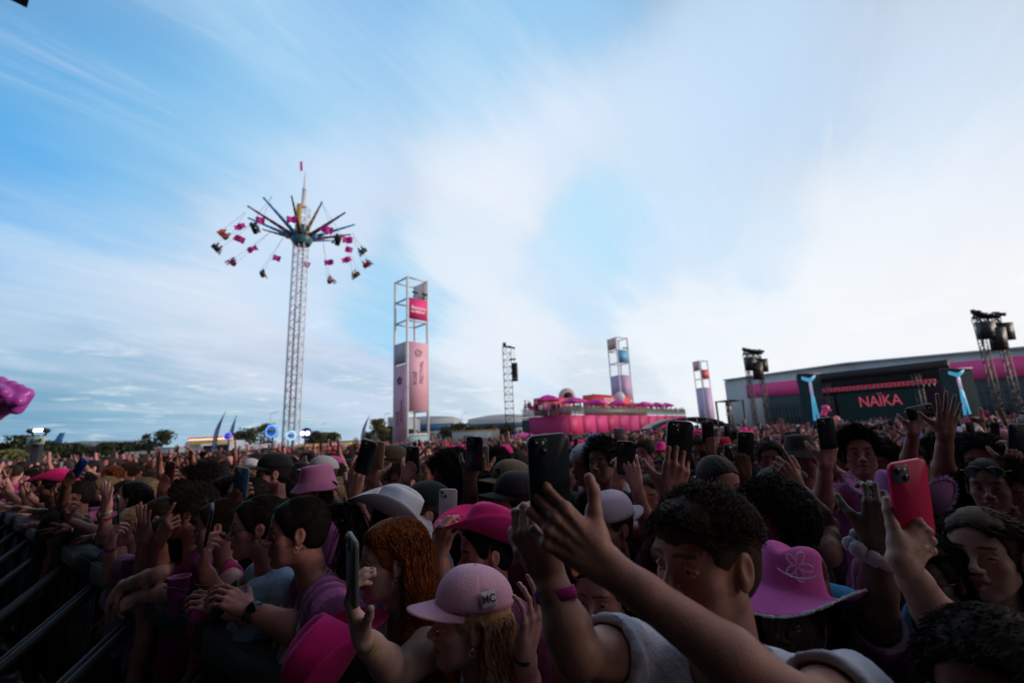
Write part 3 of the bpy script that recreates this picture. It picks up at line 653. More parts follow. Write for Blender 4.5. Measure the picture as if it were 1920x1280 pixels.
def person(px, py, t, phi=55, pitch=0, roll=0, g='m', s=None, skin=(.42, .26, .19), hair=('short', (.02, .014, .010)), hat=None, top=('tee', (.3, .05, .15)), arms=(), body_phi=None, lean=0.0, side=0.0,
           w=1.0, label='', iris=(.05, .025, .012), eyes=(0, 0), mouth=0.0, smile=0.0, makeup=(.90, .50, .52), beard=0.0, hres=.0045, group=None, nails=None, pos=None, world_arms=None, legs=True, bres=.013, hfine=.75, hdens=1.0,
           hthick=1.0, link=True, local=False, ears=None, long_nails=1.0, sleeve=.55):
    s = s or (1.0 if g == 'm' else .94)
    o = PT(px, py, t) if pos is None else np.asarray(pos, float); R = face_frame(phi, pitch, roll); Rb = body_frame(body_phi if body_phi is not None else phi, lean, side)
    N0 = o + s * (R @ A_(0, -.025, -.10)) + s * (Rb @ A_(0, -.012, -.075))
    root = A_(N0[0], N0[1], 0) if not local else A_(0, 0, 0); pel = N0 + s * (Rb @ A_(0, 0, -.52)); pel2 = pel.copy()
    P = torso_prims(Rb, N0, s, w, g) + [p_cap(o + s * (R @ A_(0, -.022, -.045)), N0 + s * (Rb @ A_(0, 0, -.035)), (.045 if g == 'f' else .051) * s * w ** .5, (.050 if g == 'f' else .057) * s * w ** .5, k=.02 * s)]
    fine = [(o - .135 * s, o + .135 * s, hres)]; H = Person(); H.hands = []; H.S = {}; H.o = o; H.R = R; H.s = s; H.root = root; H.N0 = N0; H.Rb = Rb
    ap = []; shirt_arm = []; nails_mb = MB()
    have = {a['side'] for a in arms}
    arms = list(arms) + [dict(side=q) for q in 'LR' if q not in have]
    for a in arms:
        sx = 1 if a['side'] == 'R' else -1
        sh = N0 + s * (Rb @ A_(sx * (.185 if g == 'm' else .160) * w ** .5, -.008, -.075)); el = a.get('el'); wr = a.get('wr')
        if el is None: E = sh + s * (Rb @ A_(sx * .05, -.03, -.29)); W = E + s * (Rb @ A_(-sx * .02, .045, -.24)); hd = W - E; pn = Rb @ A_(-sx, 0, 0); pose = 'relax'
        else:
            if len(el) == 3 and isinstance(el, tuple) and world_arms is None:
                up_ = GZup = None
                E = reach(sh, el[0], el[1], .29 * s, el[2])
                if E[2] > sh[2]: sh = sh + A_(0, 0, .035 * s); E = reach(sh, el[0], el[1], .29 * s, el[2])
                W = reach(E, wr[0], wr[1], .26 * s, wr[2]); 
            else: E = np.asarray(el, float); W = np.asarray(wr, float)
            hd, pn, pose = a.get('hand', (None, (0, 0, -1), 'relax'))
            if hd is None: hd = W - E
            elif len(hd) == 3 and world_arms is None: hd = PT(hd[0], hd[1], float((W - CAM) @ FW) + hd[2]) - W
            if world_arms is None: pn = RT * pn[0] + UP * pn[1] - FW * pn[2]
        hp, HRm, nl = hand_prims(W, hd, pn, a['side'], pose, s * .95 * a.get('hs', 1.0), a.get('jit', .12), a.get('seed', 1), a.get('hres', 1) < .003)
        q = arm_prims(sh, E, W, HRm[:, 0], s, a.get('w', w)); P += [p_cap(N0 + s * (Rb @ A_(sx * .08, -.01, -.07)), sh, .046 * s * w, .050 * s * w, k=.04 * s)] + q + hp; ap.append((sh, E, W)); H.S[a['side']] = sh
        shirt_arm.append((sh, E, a.get('w', w)))
        c = W + nrm(hd) * .095 * s; hr = a.get('hres', max(.0042, hres)); fine.append((c - .125 * s, c + .125 * s, hr)); H.hands.append((W, HRm, s, E))
        if a.get('fres'):                                       # a close forearm gets a finer grid of its own
            lo = np.minimum(E, W) - .06; hi = np.maximum(E, W) + .06; fine.append((lo, hi, a['fres']))
        if nails is not None or hres < .006: nm = nail_geo(nl, HRm, W, s * .95 * a.get('hs', 1.0), long_nails); nails_mb.v += nm.v; nails_mb.q += [qq + nails_mb.n for qq in nm.q]; nails_mb.n += nm.n
    hp = head_prims(g, mouth, smile); P += xf(hp, R, o, s)
    for hc in (hair[1],): browc = np.clip(np.array(hc) * 2.2 / np.array(skin), .06, .8)
    V, Q = solid(P, bres, fine); T = head_tint(V, R, o, s, g, makeup, browc, beard)
    ev, eq, et = eye_geo(R, o, s, eyes, iris)
    mi = np.concatenate([np.zeros(len(Q), int), np.ones(len(eq), int)]); Va = np.vstack([V, ev]); Qa = np.vstack([Q, eq + len(V)]); T = np.vstack([T, et])
    H.parts = []
    def part(name, V, Q, mats, color, mi=None, tint=None, parent=None, smooth=True):
        me = mesh_np(name, V - root, Q, mats, mi, tint, smooth); ob = obj(name, me, parent, None if parent is not None else root, color); return ob
    top_o = part('person', Va, Qa, [SKIN, EYE], skin, mi, T); H.obj = top_o; H.part = lambda n, V, Q, m, c, **k: part(n, V, Q, m, c, parent=top_o, **k)
    if label: tag(top_o, label, 'person', group)
    if hair and hair[0]:
        hv, hq = hair_geo(hair[0], R, o, s, seed=int(abs(px) * 3 + py) % 997, dens=hdens, res=.0055 if hres < .006 else .009, capped=hat is not None, thick=hthick, fine=hfine)
        if len(hv): part('hair', hv, hq, [HAIR], hair[1], parent=top_o)
    if top and top[0] != 'none':
        kind = top[0]; e = .013; C = []
        for p in torso_prims(Rb, N0, s, w * 1.0, g):
            C.append(('ell', p[1], p[2] + e * s, p[3], p[4], p[5]) if p[0] == 'ell' else ('cap', p[1], p[2], p[3] + e * s, p[4] + e * s, p[5], p[6], p[7]))
        b = lambda x, y, z: N0 + s * (Rb @ A_(x, y, z))
        for sh, E, aw in shirt_arm:
            if kind in ('tee', 'polo'):
                en = sh + (E - sh) * sleeve; C.append(p_cap(b(*(np.sign((Rb.T @ (sh - N0))[0]) * .08, -.01, -.07)), sh, .060 * s * w, .064 * s * w, k=.03 * s)); C.append(p_cap(sh, en, (.052 * aw + .014) * s, (.047 * aw + .023) * s, k=.02 * s, flat=True))
                C.append(p_cap(sh + (E - sh) * (sleeve - .02), E, (.047 * aw + .008) * s, (.036 * aw + .014) * s, k=.002, op='s'))
            elif kind == 'long':
                C.append(p_cap(sh, E, (.052 * aw + .014) * s, (.04 * aw + .014) * s, k=.02 * s)); W = [q for q in ap if q[1] is E][0][2]; C.append(p_cap(E, E + (W - E) * .92, (.042 * aw + .012) * s, (.03 + .010) * s, k=.02 * s, flat=True))
            else: C.append(p_ell(sh + s * (Rb @ A_(np.sign((Rb.T @ (sh - N0))[0]) * .02, 0, .01)), A_(.085, .10, .115) * s * w ** .5, Rb, k=.012 * s, op='s'))
        if kind in ('tank',): C.append(p_ell(b(0, .07, -.04), A_(.085, .10, .085) * s, Rb, k=.01, op='s')); C.append(p_ell(b(0, -.07, -.02), A_(.08, .08, .07) * s, Rb, k=.01, op='s'))
        else: C.append(p_cap(b(0, .012, -.045), b(0, .02, .12), .064 * s * w ** .5, .085 * s * w ** .5, k=.006, op='s'))
        if kind == 'polo': C.append(p_ell(b(0, .06, -.06), A_(.035, .05, .06) * s, Rb, k=.006, op='s'))
        C.append(p_cut(b(0, 0, -.62), Rb @ A_(0, 0, -1)))
        cv, cq = solid(C, .008 if hres < .006 else .014)
        if len(cv):
            N = vnormals(cv, cq); lc = ((cv - N0) @ Rb) / s; cv = cv + N * ((.0055 * s) * vnoise(lc * [1.0, 1.0, .45], 34, int(px) % 91) + .0020 * vnoise(lc, 95, int(py) % 77))[:, None]
            tn = np.ones((len(cv), 3))
            for sh, E, aw in shirt_arm:
                if kind in ('tee', 'polo') and len(top) > 2:
                    ax = nrm(E - sh); dl = np.linalg.norm(E - sh) * sleeve; tq = (cv - sh) @ ax; rd = np.linalg.norm(cv - sh - tq[:, None] * ax, axis=1); m = (tq > dl - .030 * s) & (rd < .10 * s); tn[m] = np.array(top[2]) / np.maximum(np.array(top[1]), 1e-3)
            if len(top) > 3: tn *= top[3](lc)
            part('shirt', cv, cq, [CLOTH], top[1], tint=tn, parent=top_o)
    if kind_legs(legs):
        L = []
        for sx in (-1, 1):
            hp_ = pel + s * (Rb @ A_(sx * .085, 0, -.06)); kn = A_(hp_[0] + Rb[0, 0] * sx * .01, hp_[1] + Rb[1, 0] * sx * .01, hp_[2] * .53) + .03 * A_(Rb[0, 1], Rb[1, 1], 0); an = A_(hp_[0] + Rb[0, 0] * sx * .03, hp_[1] + Rb[1, 0] * sx * .03, .09)
            L += [p_cap(hp_, kn, .090 * s * w, .064 * s, k=.04), p_cap(kn, an, .062 * s, .052 * s, k=.03)]
        L.append(p_ell(pel, A_(.165 * w, .125 * w, .10) * s, Rb, k=.04)); lv, lq = solid(L, .025); part('trousers', lv, lq, [CLOTH], (.02, .022, .03), parent=top_o, tint=np.ones((len(lv), 3)))
        sh_ = MB()
        for sx in (-1, 1):
            f_ = A_(Rb[0, 1], Rb[1, 1], 0); f_ = nrm(f_); an = A_(pel[0] + Rb[0, 0] * sx * .11, pel[1] + Rb[1, 0] * sx * .11, .045); sh_.ball(an + f_ * .06, (.045, .13, .045), 10, R=np.stack([np.cross(f_, (0, 0, 1)), f_, A_(0, 0, 1)], 1))
        if len(lv): part('shoes', np.vstack(sh_.v), np.vstack(sh_.q), [GLOSS], (.5, .5, .5), parent=top_o)
    if hat:
        kind, hcol = hat[0], hat[1]; kw = hat[2] if len(hat) > 2 else {}
        hv, hq, M3, hc = hat_geo(kind, R, o, s, **{k: v for k, v in kw.items() if k in ('tilt', 'roll', 'size', 'kw')}); H.hat = part({'cowboy': 'cowboy_hat', 'cap': 'cap', 'cap_back': 'cap', 'bucket': 'bucket_hat'}[kind], hv, hq, [FELT], hcol, parent=top_o); H.hatR = M3; H.hatc = hc
    if nails_mb.n: part('fingernails', np.vstack(nails_mb.v), np.vstack(nails_mb.q), [GLOSS], nails or tuple(np.clip(np.array(skin) * 1.12, 0, .7)), parent=top_o)
    return H
def kind_legs(x): return bool(x)

# ---------------------------------------------------------------- phones
def rrect(w, h, r, n=5):
    pts = []
    for cx, cy, a0 in ((w / 2 - r, h / 2 - r, 0), (-w / 2 + r, h / 2 - r, 90), (-w / 2 + r, -h / 2 + r, 180), (w / 2 - r, -h / 2 + r, 270)):
        for k in range(n + 1): a = math.radians(a0 + 90 * k / n); pts.append((cx + r * math.cos(a), cy + r * math.sin(a)))
    return np.array(pts)
def slab(mb, w, h, r, z0, z1, c=(0, 0), ch=.0012, m=0):
    """rounded rectangle plate in the xy plane with chamfered edges"""
    rings = [(rrect(w - 2 * ch, h - 2 * ch, max(.0006, r - ch)), z0), (rrect(w, h, r), z0 + ch), (rrect(w, h, r), z1 - ch), (rrect(w - 2 * ch, h - 2 * ch, max(.0006, r - ch)), z1)]
    n = len(rings[0][0]); V = np.vstack([np.column_stack([q[:, 0] + c[0], q[:, 1] + c[1], np.full(n, z)]) for q, z in rings] + [[(c[0], c[1], z0)], [(c[0], c[1], z1)]])
    mb.add(V, [[i * n + k, i * n + (k + 1) % n, (i + 1) * n + (k + 1) % n, (i + 1) * n + k] for i in range(3) for k in range(n)], m)
    b = mb.n - len(V); mb.t.append(np.array([[b + (k + 1) % n, b + k, b + 4 * n] for k in range(n)] + [[b + 3 * n + k, b + 3 * n + (k + 1) % n, b + 4 * n + 1] for k in range(n)])); mb.mt += [m] * (2 * n)
CASE = ocol_mat('phone_case', .38, spec=.4, noise=.03); GLASS = mat('dark_glass', (.004, .005, .007), .08, spec=.6); LENS = mat('lens_glass', (.01, .012, .02), .05); SCREEN = mat('phone_screen', (.006, .008, .012), .1, emit=(.10, .16, .22), estr=.25)
_pm = {}
def phone_meshes():
    if _pm: return _pm
    b = MB(); slab(b, .0755, .152, .013, -.0048, .0048); _pm['case'] = b.mesh('case', CASE)
    b = MB(); slab(b, .068, .144, .009, -.0054, -.0045, ch=.0003); _pm['screen'] = b.mesh('screen', SCREEN)
    b = MB(); slab(b, .033, .034, .009, .0045, .0068, c=(-.0185, .055), ch=.0008); _pm['camera_module'] = b.mesh('camera_module', CASE)
    b = MB()
    for x, y in ((-.026, .0625), (-.011, .0475)): b.cyl((x, y, .0062), (x, y, .0082), .0062, n=14)
    _pm['lens'] = b.mesh('lens', LENS, smooth=False); b = MB(); b.cyl((-.012, .063, .0066), (-.012, .063, .0074), .0028, n=10); _pm['flash'] = b.mesh('flash', M('flash_white', (.7, .68, .6), .3))
    return _pm
def phone(c, up, back, col, label, module=None, group='phones held up over the crowd', s=1.0, simple=False):
    """c centre, up = long axis, back = direction the camera side faces"""
    pm = phone_meshes(); up = nrm(up); z = nrm(np.asarray(back, float) - up * np.dot(back, up)); x = np.cross(up, z)
    r = empty('smartphone'); frame_mat(r, x * s, up * s, z * s, c); tag(r, label, 'phone', group)
    obj('case', pm['case'], r, color=col)
    obj('screen', pm['screen'], r)
    if not simple:
        mod = obj('camera_module', pm['camera_module'], r, color=module or tuple(min(1, q * 1.6 + .01) for q in col)); obj('lens', pm['lens'], mod); obj('flash', pm['flash'], mod)
    return r

# ---------------------------------------------------------------- the ground and far ground
def plane(name, x0, x1, y0, y1, z, m, kind='structure'):
    b = MB(); b.add([[x0, y0, z], [x1, y0, z], [x1, y1, z], [x0, y1, z]], [[0, 1, 2, 3]]); o = b.build(name, m); o['kind'] = kind; return o
plane('ground', -1500, 1500, -300, 2500, 0, mat('tarmac', (.075, .07, .066), .9, noise=.25, nscale=.6, bump=.4, bscale=30))
plane('grass', -420, -34, 72, 420, .004, mat('dry_grass', (.13, .10, .055), .95, noise=.4, nscale=.15))

STEEL = mat('galvanised_steel', (.10, .12, .13), .38, metal=.8, noise=.18, nscale=14)
ALU = mat('stage_aluminium', (.055, .07, .075), .55, metal=.4, noise=.12)
WHITE = mat('white_paint', (.80, .79, .82), .45, noise=.06, nscale=3)
BLACK = mat('black_paint', (.012, .013, .016), .5, noise=.2)
DRAPE = mat('black_drape', (.006, .006, .007), .95, noise=.3, nscale=2)
GREY = mat('grey_cladding', (.62, .68, .68), .6, noise=.08, nscale=.8)
DGREY = mat('dark_cladding', (.035, .055, .06), .6, noise=.15, nscale=.6)
PINK = mat('pink_print', (.74, .05, .24), .6, noise=.08, nscale=1.5)
PINK_SHADED = mat('shaded_pink_print', (.42, .02, .15), .6, noise=.08, nscale=1.5)  # the bar's pink with the shade of its left face mixed in
CORAL = mat('coral_print', (.75, .09, .12), .6, noise=.06, nscale=1.5)
MAGF = mat('magenta_fabric', (.66, .02, .34), .7, noise=.08, nscale=2)
LIL = mat('lilac_print', (.58, .44, .66), .6, noise=.06)
ROSE = mat('pale_rose_print', (.88, .50, .62), .55, noise=.05, nscale=1.2)
ROSE_SHADED = mat('shaded_rose_print', (.62, .36, .50), .55, noise=.05, nscale=1.2)  # rose banner darkened in its colour for the tower's shaded left face
INK = mat('dark_ink', (.02, .02, .03), .6)

def lattice(mb, a, b, w, n, r, m=0, rot=0.0, diag=True):
    a, b = np.asarray(a, float), np.asarray(b, float); d = nrm(b - a); x = np.cross(d, (0, 1, 0) if abs(d[1]) < .9 else (1, 0, 0)); x = nrm(x); y = np.cross(d, x)
    x, y = x * math.cos(rot) + y * math.sin(rot), y * math.cos(rot) - x * math.sin(rot)
    cs = [(x * sx + y * sy) * w / 2 for sx, sy in ((-1, -1), (1, -1), (1, 1), (-1, 1))]
    for c in cs: mb.bar(a + c, b + c, r * 1.5, m=m)
    for i in range(n + 1):
        p = a + (b - a) * i / n
        for k in range(4):
            mb.bar(p + cs[k], p + cs[(k + 1) % 4], r, m=m)
            if diag and i < n: q = a + (b - a) * (i + 1) / n; mb.bar(p + cs[k], q + cs[(k + 1) % 4], r * .8, m=m) if (i + k) % 2 else mb.bar(q + cs[k], p + cs[(k + 1) % 4], r * .8, m=m)
def wall(name, a, b, z0, z1, m, parent=None, th=.06, z1b=None):
    """upright panel from a to b (xy), z1b: height at b"""
    a, b = A_(*a[:2]), A_(*b[:2]); d = nrm(b - a); n = A_(-d[1], d[0]) * th / 2; z1b = z1 if z1b is None else z1b
    P = [[*(a - n), z0], [*(b - n), z0], [*(b - n), z1b], [*(a - n), z1]]; mb = MB(); mb.prism(P, (*(2 * n), 0)); return mb.build(name, m, parent)

# ---------------------------------------------------------------- the stage behind the camera that shades the front rows
BD = A_(-.79, .613, 0); BN = A_(.613, .79, 0)          # along the crowd barrier to the left / into the crowd
def bw(a, n, z=0.0): return BD * a + BN * n + A_(0, 0, z)
Rstage = np.stack([BD, -BN, A_(0, 0, 1)], 1)
st = empty('main_stage', bw(0, -8)); tag(st, 'black festival stage roof over the pit, only its corner shows at top left', 'stage')
def stbox(name, c, d, m):
    b = MB(); b.box((0, 0, 0), d); o = b.build(name, m, st); o.matrix_world = Matrix([[*Rstage[i], bw(*c)[i]] for i in range(3)] + [[0, 0, 0, 1]]); o.parent = None; o.location = o.location - st.location; o.parent = st; return o
stbox('roof', (1.7, -8.0, 14.0), (28.4, 16.4, .9), DRAPE)
stbox('deck', (2, -9.3, .8), (27, 13.4, 1.6), DRAPE)
stbox('back_drape', (2, -15.6, 6.8), (27, .3, 13.4), DRAPE)
for sx in (-11.6, 15.6): stbox('side_drape', (sx, -8.2, 7.5), (.3, 14, 12), DRAPE)



b = MB(); b.box((16.5, -.5, 2.9), (1.2, 9.5, 5.8)); o = b.build('added_sun_blocker', DRAPE, st); o.location = -st.location  # unseen block added to keep the low sun off the front rows

# ---------------------------------------------------------------- crowd barrier
def make_barrier():
    r = empty('crowd_barrier')
    b = MB(); b.box((0, 0, 1.11), (.98, .13, .05)); b.box((0, -.07, 1.08), (.98, .012, .10)); b.build('top_rail', ALU, r)
    b = MB(); b.box((0, .03, .55), (.94, .02, .98)); [b.box((x, .016, .55), (.012, .012, .94)) for x in np.linspace(-.44, .44, 23)]; b.build('front_panel', STEEL, r)
    for sx in (-.46, .46):
        b = MB(); b.box((sx, 0, .55), (.05, .08, 1.06)); b.build('upright', ALU, r)
        b = MB(); b.bar((sx, -.04, .98), (sx, -1.12, .10), .035, .045); b.bar((sx, -.62, .54), (sx, -.03, .10), .03, .03); b.build('brace', ALU, r)
    b = MB(); b.box((0, -.58, .05), (.96, 1.15, .03)); [b.box((0, y, .075), (.9, .03, .02)) for y in np.linspace(-1.1, -.1, 9)]; b.build('tread_plate', STEEL, r); return r
bar0 = make_barrier()
def copy_thing(o, label=None, group=None):
    c = o.copy(); COL.objects.link(c)
    for ch in o.children:
        d = ch.copy(); COL.objects.link(d); d.parent = c
        for g in ch.children: e = g.copy(); COL.objects.link(e); e.parent = d
    if label: c['label'] = label
    if group: c['group'] = group
    return c
NB = .886
for i in range(24):
    o = bar0 if i == 0 else copy_thing(bar0)
    a = -3.2 + i * 1.0; o.location = tuple(bw(a, NB)); o.scale = (1, 1, 1.055); o.rotation_euler = (0, 0, math.atan2(-BD[1], -BD[0]))
    od = ['first', 'second', 'third', 'fourth', 'fifth', 'sixth', 'seventh', 'eighth', 'ninth', 'tenth', 'eleventh', 'twelfth', 'thirteenth', 'fourteenth', 'fifteenth', 'sixteenth', 'seventeenth', 'eighteenth', 'nineteenth']
    nm = ['under the hot pink cowboy hat', "under the forearm of the woman in the striped pink shirt", 'under the pink drinks cups'][i - 4] if 4 <= i < 7 else od[i - 7] + ' leftward from the pink drinks cups' if i >= 7 else 'hidden at bottom, %s rightward from the hot pink hat' % od[3 - i]
    tag(o, 'grey steel crowd barrier, ' + nm, 'barrier', 'crowd barriers along the pit')

# ---------------------------------------------------------------- banner towers
def circ_icon(mb, c, X, Z, r):
    for k in range(3):
        for q in range(5):
            a = math.pi * 2 * (q / 5) + k * .5; p = c + X * math.cos(a) * r * (1 - .28 * k) + Z * math.sin(a) * r * (1 - .28 * k); mb.bar(p, c + X * math.cos(a + .8) * r * (1 - .28 * k) + Z * math.sin(a + .8) * r * (1 - .28 * k), r * .16, r * .16)
def banner_tower(px, Y, rot, label, kindt):
    Y *= 1.4; x = GX(px, 700, Y); a = 2.0; r = empty('banner_tower', (x, Y, 0), rot); tag(r, label, 'tower'); h = a / 2; r.scale = (1.4, 1.4, GZ(px, (518, 631, 675)[kindt], Y - 1.9) / 16)
    C4 = [(-h, -h), (h, -h), (h, h), (-h, h)]
    for cx, cy in C4: b = MB(); b.box((cx, cy, 8), (.16, .16, 16)); b.build('post', WHITE, r)
    for lv in range(1, 9):
        b = MB()
        for k in range(4):
            p, q = C4[k], C4[(k + 1) % 4]; d = A_(q[0] - p[0], q[1] - p[1], 0) / a; b.bar(A_(*p, 2 * lv - .08) + d * .083, A_(*q, 2 * lv - .08) - d * .083, .11, .13)
        b.build('ring_beam', WHITE, r)
    # the two faces seen: left = (-h,-h)-( -h.. ) side -X, right = front side -Y  (after rotation 45)
    def panel(face, z0, z1, m, inset=.0, name='banner', off=.10):
        b = MB()
        if face == 'L': b.box((-h - off, 0, (z0 + z1) / 2), (.03, a - .2, z1 - z0))
        elif face == 'R': b.box((0, -h - off, (z0 + z1) / 2), (a - .2, .03, z1 - z0))
        elif face == 'BL': b.box((0, h - .12, (z0 + z1) / 2), (a - .2, .03, z1 - z0))
        else: b.box((h - .12, 0, (z0 + z1) / 2), (.03, a - .2, z1 - z0))
        return b.build(name, m, r)
    def letter(face, z, u, txt, size, m, vertical=True, parent=None):
        me = text_mesh(txt, size, m, font_bold=True, extrude=.004); o = obj('lettering', me, parent or r)
        if face == 'R': X, N, base = A_(1, 0, 0), A_(0, -1, 0), A_(u, -h - .121, z)
        else: X, N, base = A_(0, -1, 0), A_(-1, 0, 0), A_(-h - .121, -u, z)
        Z = A_(0, 0, 1); tx, ty = (Z, -X) if vertical else (X, Z)
        o.matrix_local = Matrix([[tx[i], ty[i], N[i], base[i]] for i in range(3)] + [[0, 0, 0, 1]]); return o
    if kindt == 0:
        panel('BR', 14.15, 15.85, mat('cream_panel', (.85, .72, .68), .6), off=0, name='panel')
        hb = panel('R', 12.05, 14.0, mat('hot_pink_banner', (.80, .05, .24), .5, noise=.25, nscale=.35))
        letter('R', 13.15, .08, 'Bienvenue', .36, WHITE, False, hb); letter('R', 12.8, -.02, 'au festival', .34, WHITE, False, hb)
        for u in (-.45, .55):
            b = MB(); b.box((u, -h - .30, 14.50), (.42, .30, .16), R=np.array([[1, 0, 0], [0, .9, -.43], [0, .43, .9]])); b.bar((u, -h, 14.1), (u, -h - .28, 14.45), .05); b.build('floodlight', BLACK, r)
        rb = panel('R', 3.9, 9.95, ROSE); letter('R', 6.75, -.30, 'ROSÉ', .50, INK, True, rb); letter('R', 6.75 + .55, .30, 'FESTIVAL', .50, INK, True, rb)
        b = MB(); circ_icon(b, A_(0, -h - .125, 9.0), A_(1, 0, 0), A_(0, 0, 1), .36); b.build('emblem', mat('gold_print', (.45, .42, .33), .5), rb)
        panel('L', 8.05, 9.95, mat('pale_grey_panel', (.42, .42, .48), .6), name='panel'); lb = panel('L', 1.0, 7.95, ROSE_SHADED)
        letter('L', 3.35, -.25, 'ROSÉ', .50, INK, True, lb); letter('L', 3.35 + .62, .30, 'FESTIVAL', .50, INK, True, lb)
        b = MB(); circ_icon(b, A_(-h - .125, 0, 6.6), A_(0, -1, 0), A_(0, 0, 1), .36); b.build('emblem', INK, lb)
        panel('R', 1.0, 1.8, mat('mint_board', (.30, .52, .52), .6), name='notice_board', off=.13)
    elif kindt == 1:
        panel('L', 14.1, 15.85, mat('peach_panel', (.80, .50, .38), .6), name='panel'); panel('R', 11.95, 13.9, mat('cyan_banner', (.16, .52, .80), .5)); panel('R', 6.05, 9.9, LIL); panel('L', 6.05, 9.9, LIL)
        panel('R', 1.0, 5.9, mat('dusk_purple', (.42, .32, .50), .6)); panel('L', 1.0, 5.9, mat('dusk_purple2', (.45, .33, .50), .6)); b = MB(); b.box((.3, -h - .3, 14.2), (.9, .25, .15)); b.build('floodlight', BLACK, r)
    else:
        panel('L', 13.9, 15.85, mat('peach_panel3', (.80, .45, .38), .6), name='panel'); panel('R', 11.95, 13.9, mat('red_banner', (.75, .10, .12), .5)); b = panel('L', 1.0, 9.9, LIL); letter('L', 4.0, 0, 'FESTIVAL', .6, INK, True, b); panel('R', 1.0, 9.9, LIL)
banner_tower(771, 38.6, math.radians(45), 'tallest white scaffold tower with pink ROSÉ FESTIVAL banners and hot pink top board', 0)
banner_tower(1163, 66, math.radians(25), 'white scaffold tower with a cyan board and purple banners, rising behind the pink bar', 1)
banner_tower(1315, 96, math.radians(18), 'slim far scaffold tower with lilac banner and red board, left of grey hall', 2)

# ---------------------------------------------------------------- swing ride
RY = 50.0; rx = GX(556, 640, RY); ride = empty('swing_ride', (rx, RY, 0)); tag(ride, 'tall white chain swing ride with coloured arms fanned out round its mast', 'fairground ride')
hubz = GZ(560, 440, RY)
b = MB(); lattice(b, (0, 0, 0), (0, 0, hubz + 3.4), 1.15, 34, .05); b.build('mast', WHITE, ride)
r_ = random.Random(3)
for sx, m_ in ((-.62, mat('mast_blue_face', (.40, .50, .66), .5)), (.0, mat('mast_rose_face', (.66, .50, .55), .5)), (.58, mat('mast_pale_face', (.60, .60, .66), .5))):
    b = MB(); b.box((sx, -.66, hubz / 2), (.16, .05, hubz - 1))
    if sx == 0:
        for k in range(46): b.box((-.07 + .12 * (k % 2), -.71, 5 + k * .27), (.10, .02, .15 + .1 * r_.random()), m=1)
    if sx > 0:
        for k in range(40): b.box((sx - .05, -.71, 6 + k * .5), (.10, .02, .22), m=1)
    b.build('mast_panel', [m_, INK], ride)
b = MB(); b.lathe([(.95, hubz - 1.3), (1.2, hubz - .8), (1.15, hubz - .1), (.85, hubz + .3), (.75, hubz + 1.0), (.3, hubz + 1.0)], n=16); b.build('hub', mat('hub_teal', (.03, .13, .17), .4, noise=.3, nscale=2), ride)
b = MB(); b.box((0, -1.0, hubz + 1.6), (.45, .3, 3.6)); b.build('hub_fin', mat('hub_gold', (.55, .33, .03), .4), ride)
for z in (hubz + .2, hubz + .95): b = MB(); b.box((-.65, -1.25, z), (.4, .1, .4)); b.build('hub_lamp', mat('cool_lamp%d' % int(z * 10), (.6, .8, 1), .4, emit=(.6, .85, 1), estr=1.2), ride)
AC = [mat('arm_blue', (.02, .26, .55), .4), mat('arm_maroon', (.10, .012, .03), .4), mat('arm_gold', (.62, .42, .20), .4)]
for k in range(12):
    a = math.radians(k * 30 + 14); d = A_(math.cos(a), math.sin(a), 0); b = MB(); p0 = d * .9 + A_(0, 0, hubz - .4); p1 = d * 5.9 + A_(0, 0, hubz + 1.7)
    for q in range(6): u0, u1 = q / 6, (q + 1) / 6; w_ = .34 - .24 * u0; b.bar(p0 + (p1 - p0) * u0, p0 + (p1 - p0) * u1, w_, w_)
    b.build('arm', AC[(0, 1, 0, 1, 2, 1)[k % 6]], ride)
b = MB(); lattice(b, (0, 0, hubz + 3.4), (0, 0, GZ(565, 355, RY)), .34, 10, .03); b.lathe([(.30, hubz + 3.5), (.04, GZ(565, 322, RY))], n=8); b.build('spire', mat('spire_white', (.75, .77, .82), .4), ride)
def cloth_quad(c, X, Z, w, h, m, name, parent, seed=0):
    nx, nz = 8, 6; V = []
    for i in range(nx + 1):
        for j in range(nz + 1): u, v = i / nx - .5, j / nz - .5; V.append(np.asarray(c) + X * u * w + Z * v * h + np.cross(X, Z) * .12 * w * math.sin(u * 9 + seed + v * 2))
    q = np.array([[i * (nz + 1) + j, (i + 1) * (nz + 1) + j, (i + 1) * (nz + 1) + j + 1, i * (nz + 1) + j + 1] for i in range(nx) for j in range(nz)]); n = len(V); V = np.array(V)
    V = np.vstack([V, V + np.cross(X, Z) * .01]); return obj(name, mesh_np(name, V, np.vstack([q, q[:, ::-1] + n]), [m]), parent)
loc = A_(rx, RY, 0)
for i, (fx, fy) in enumerate([(450, 425), (449, 448), (473, 467), (519, 484), (575, 496), (617, 492), (650, 487), (654, 468), (613, 430), (488, 413), (547, 412), (652, 450)]):
    th = math.asin(max(-1, min(1, (fx - 558) / 15.7 / 7.0))); Yf = RY - (7 * math.cos(th) if fy < 455 else -7 * math.cos(th)); r_ = random.Random(i); an = r_.uniform(-.6, .6); X = A_(math.cos(an), .2, math.sin(an)); X = nrm(X); Z = nrm(np.cross(A_(0, 1, 0), X))
    cloth_quad(PY(fx, fy, Yf) - loc, X, -Z, r_.uniform(.8, 1.25), .75, MAGF, 'pennant', ride, i)
cloth_quad(PY(565, 312, RY) - loc, nrm(A_(.25, .2, .3)), nrm(A_(-.1, 0, 1)), .35, 1.3, MAGF, 'pennant', ride, 3)
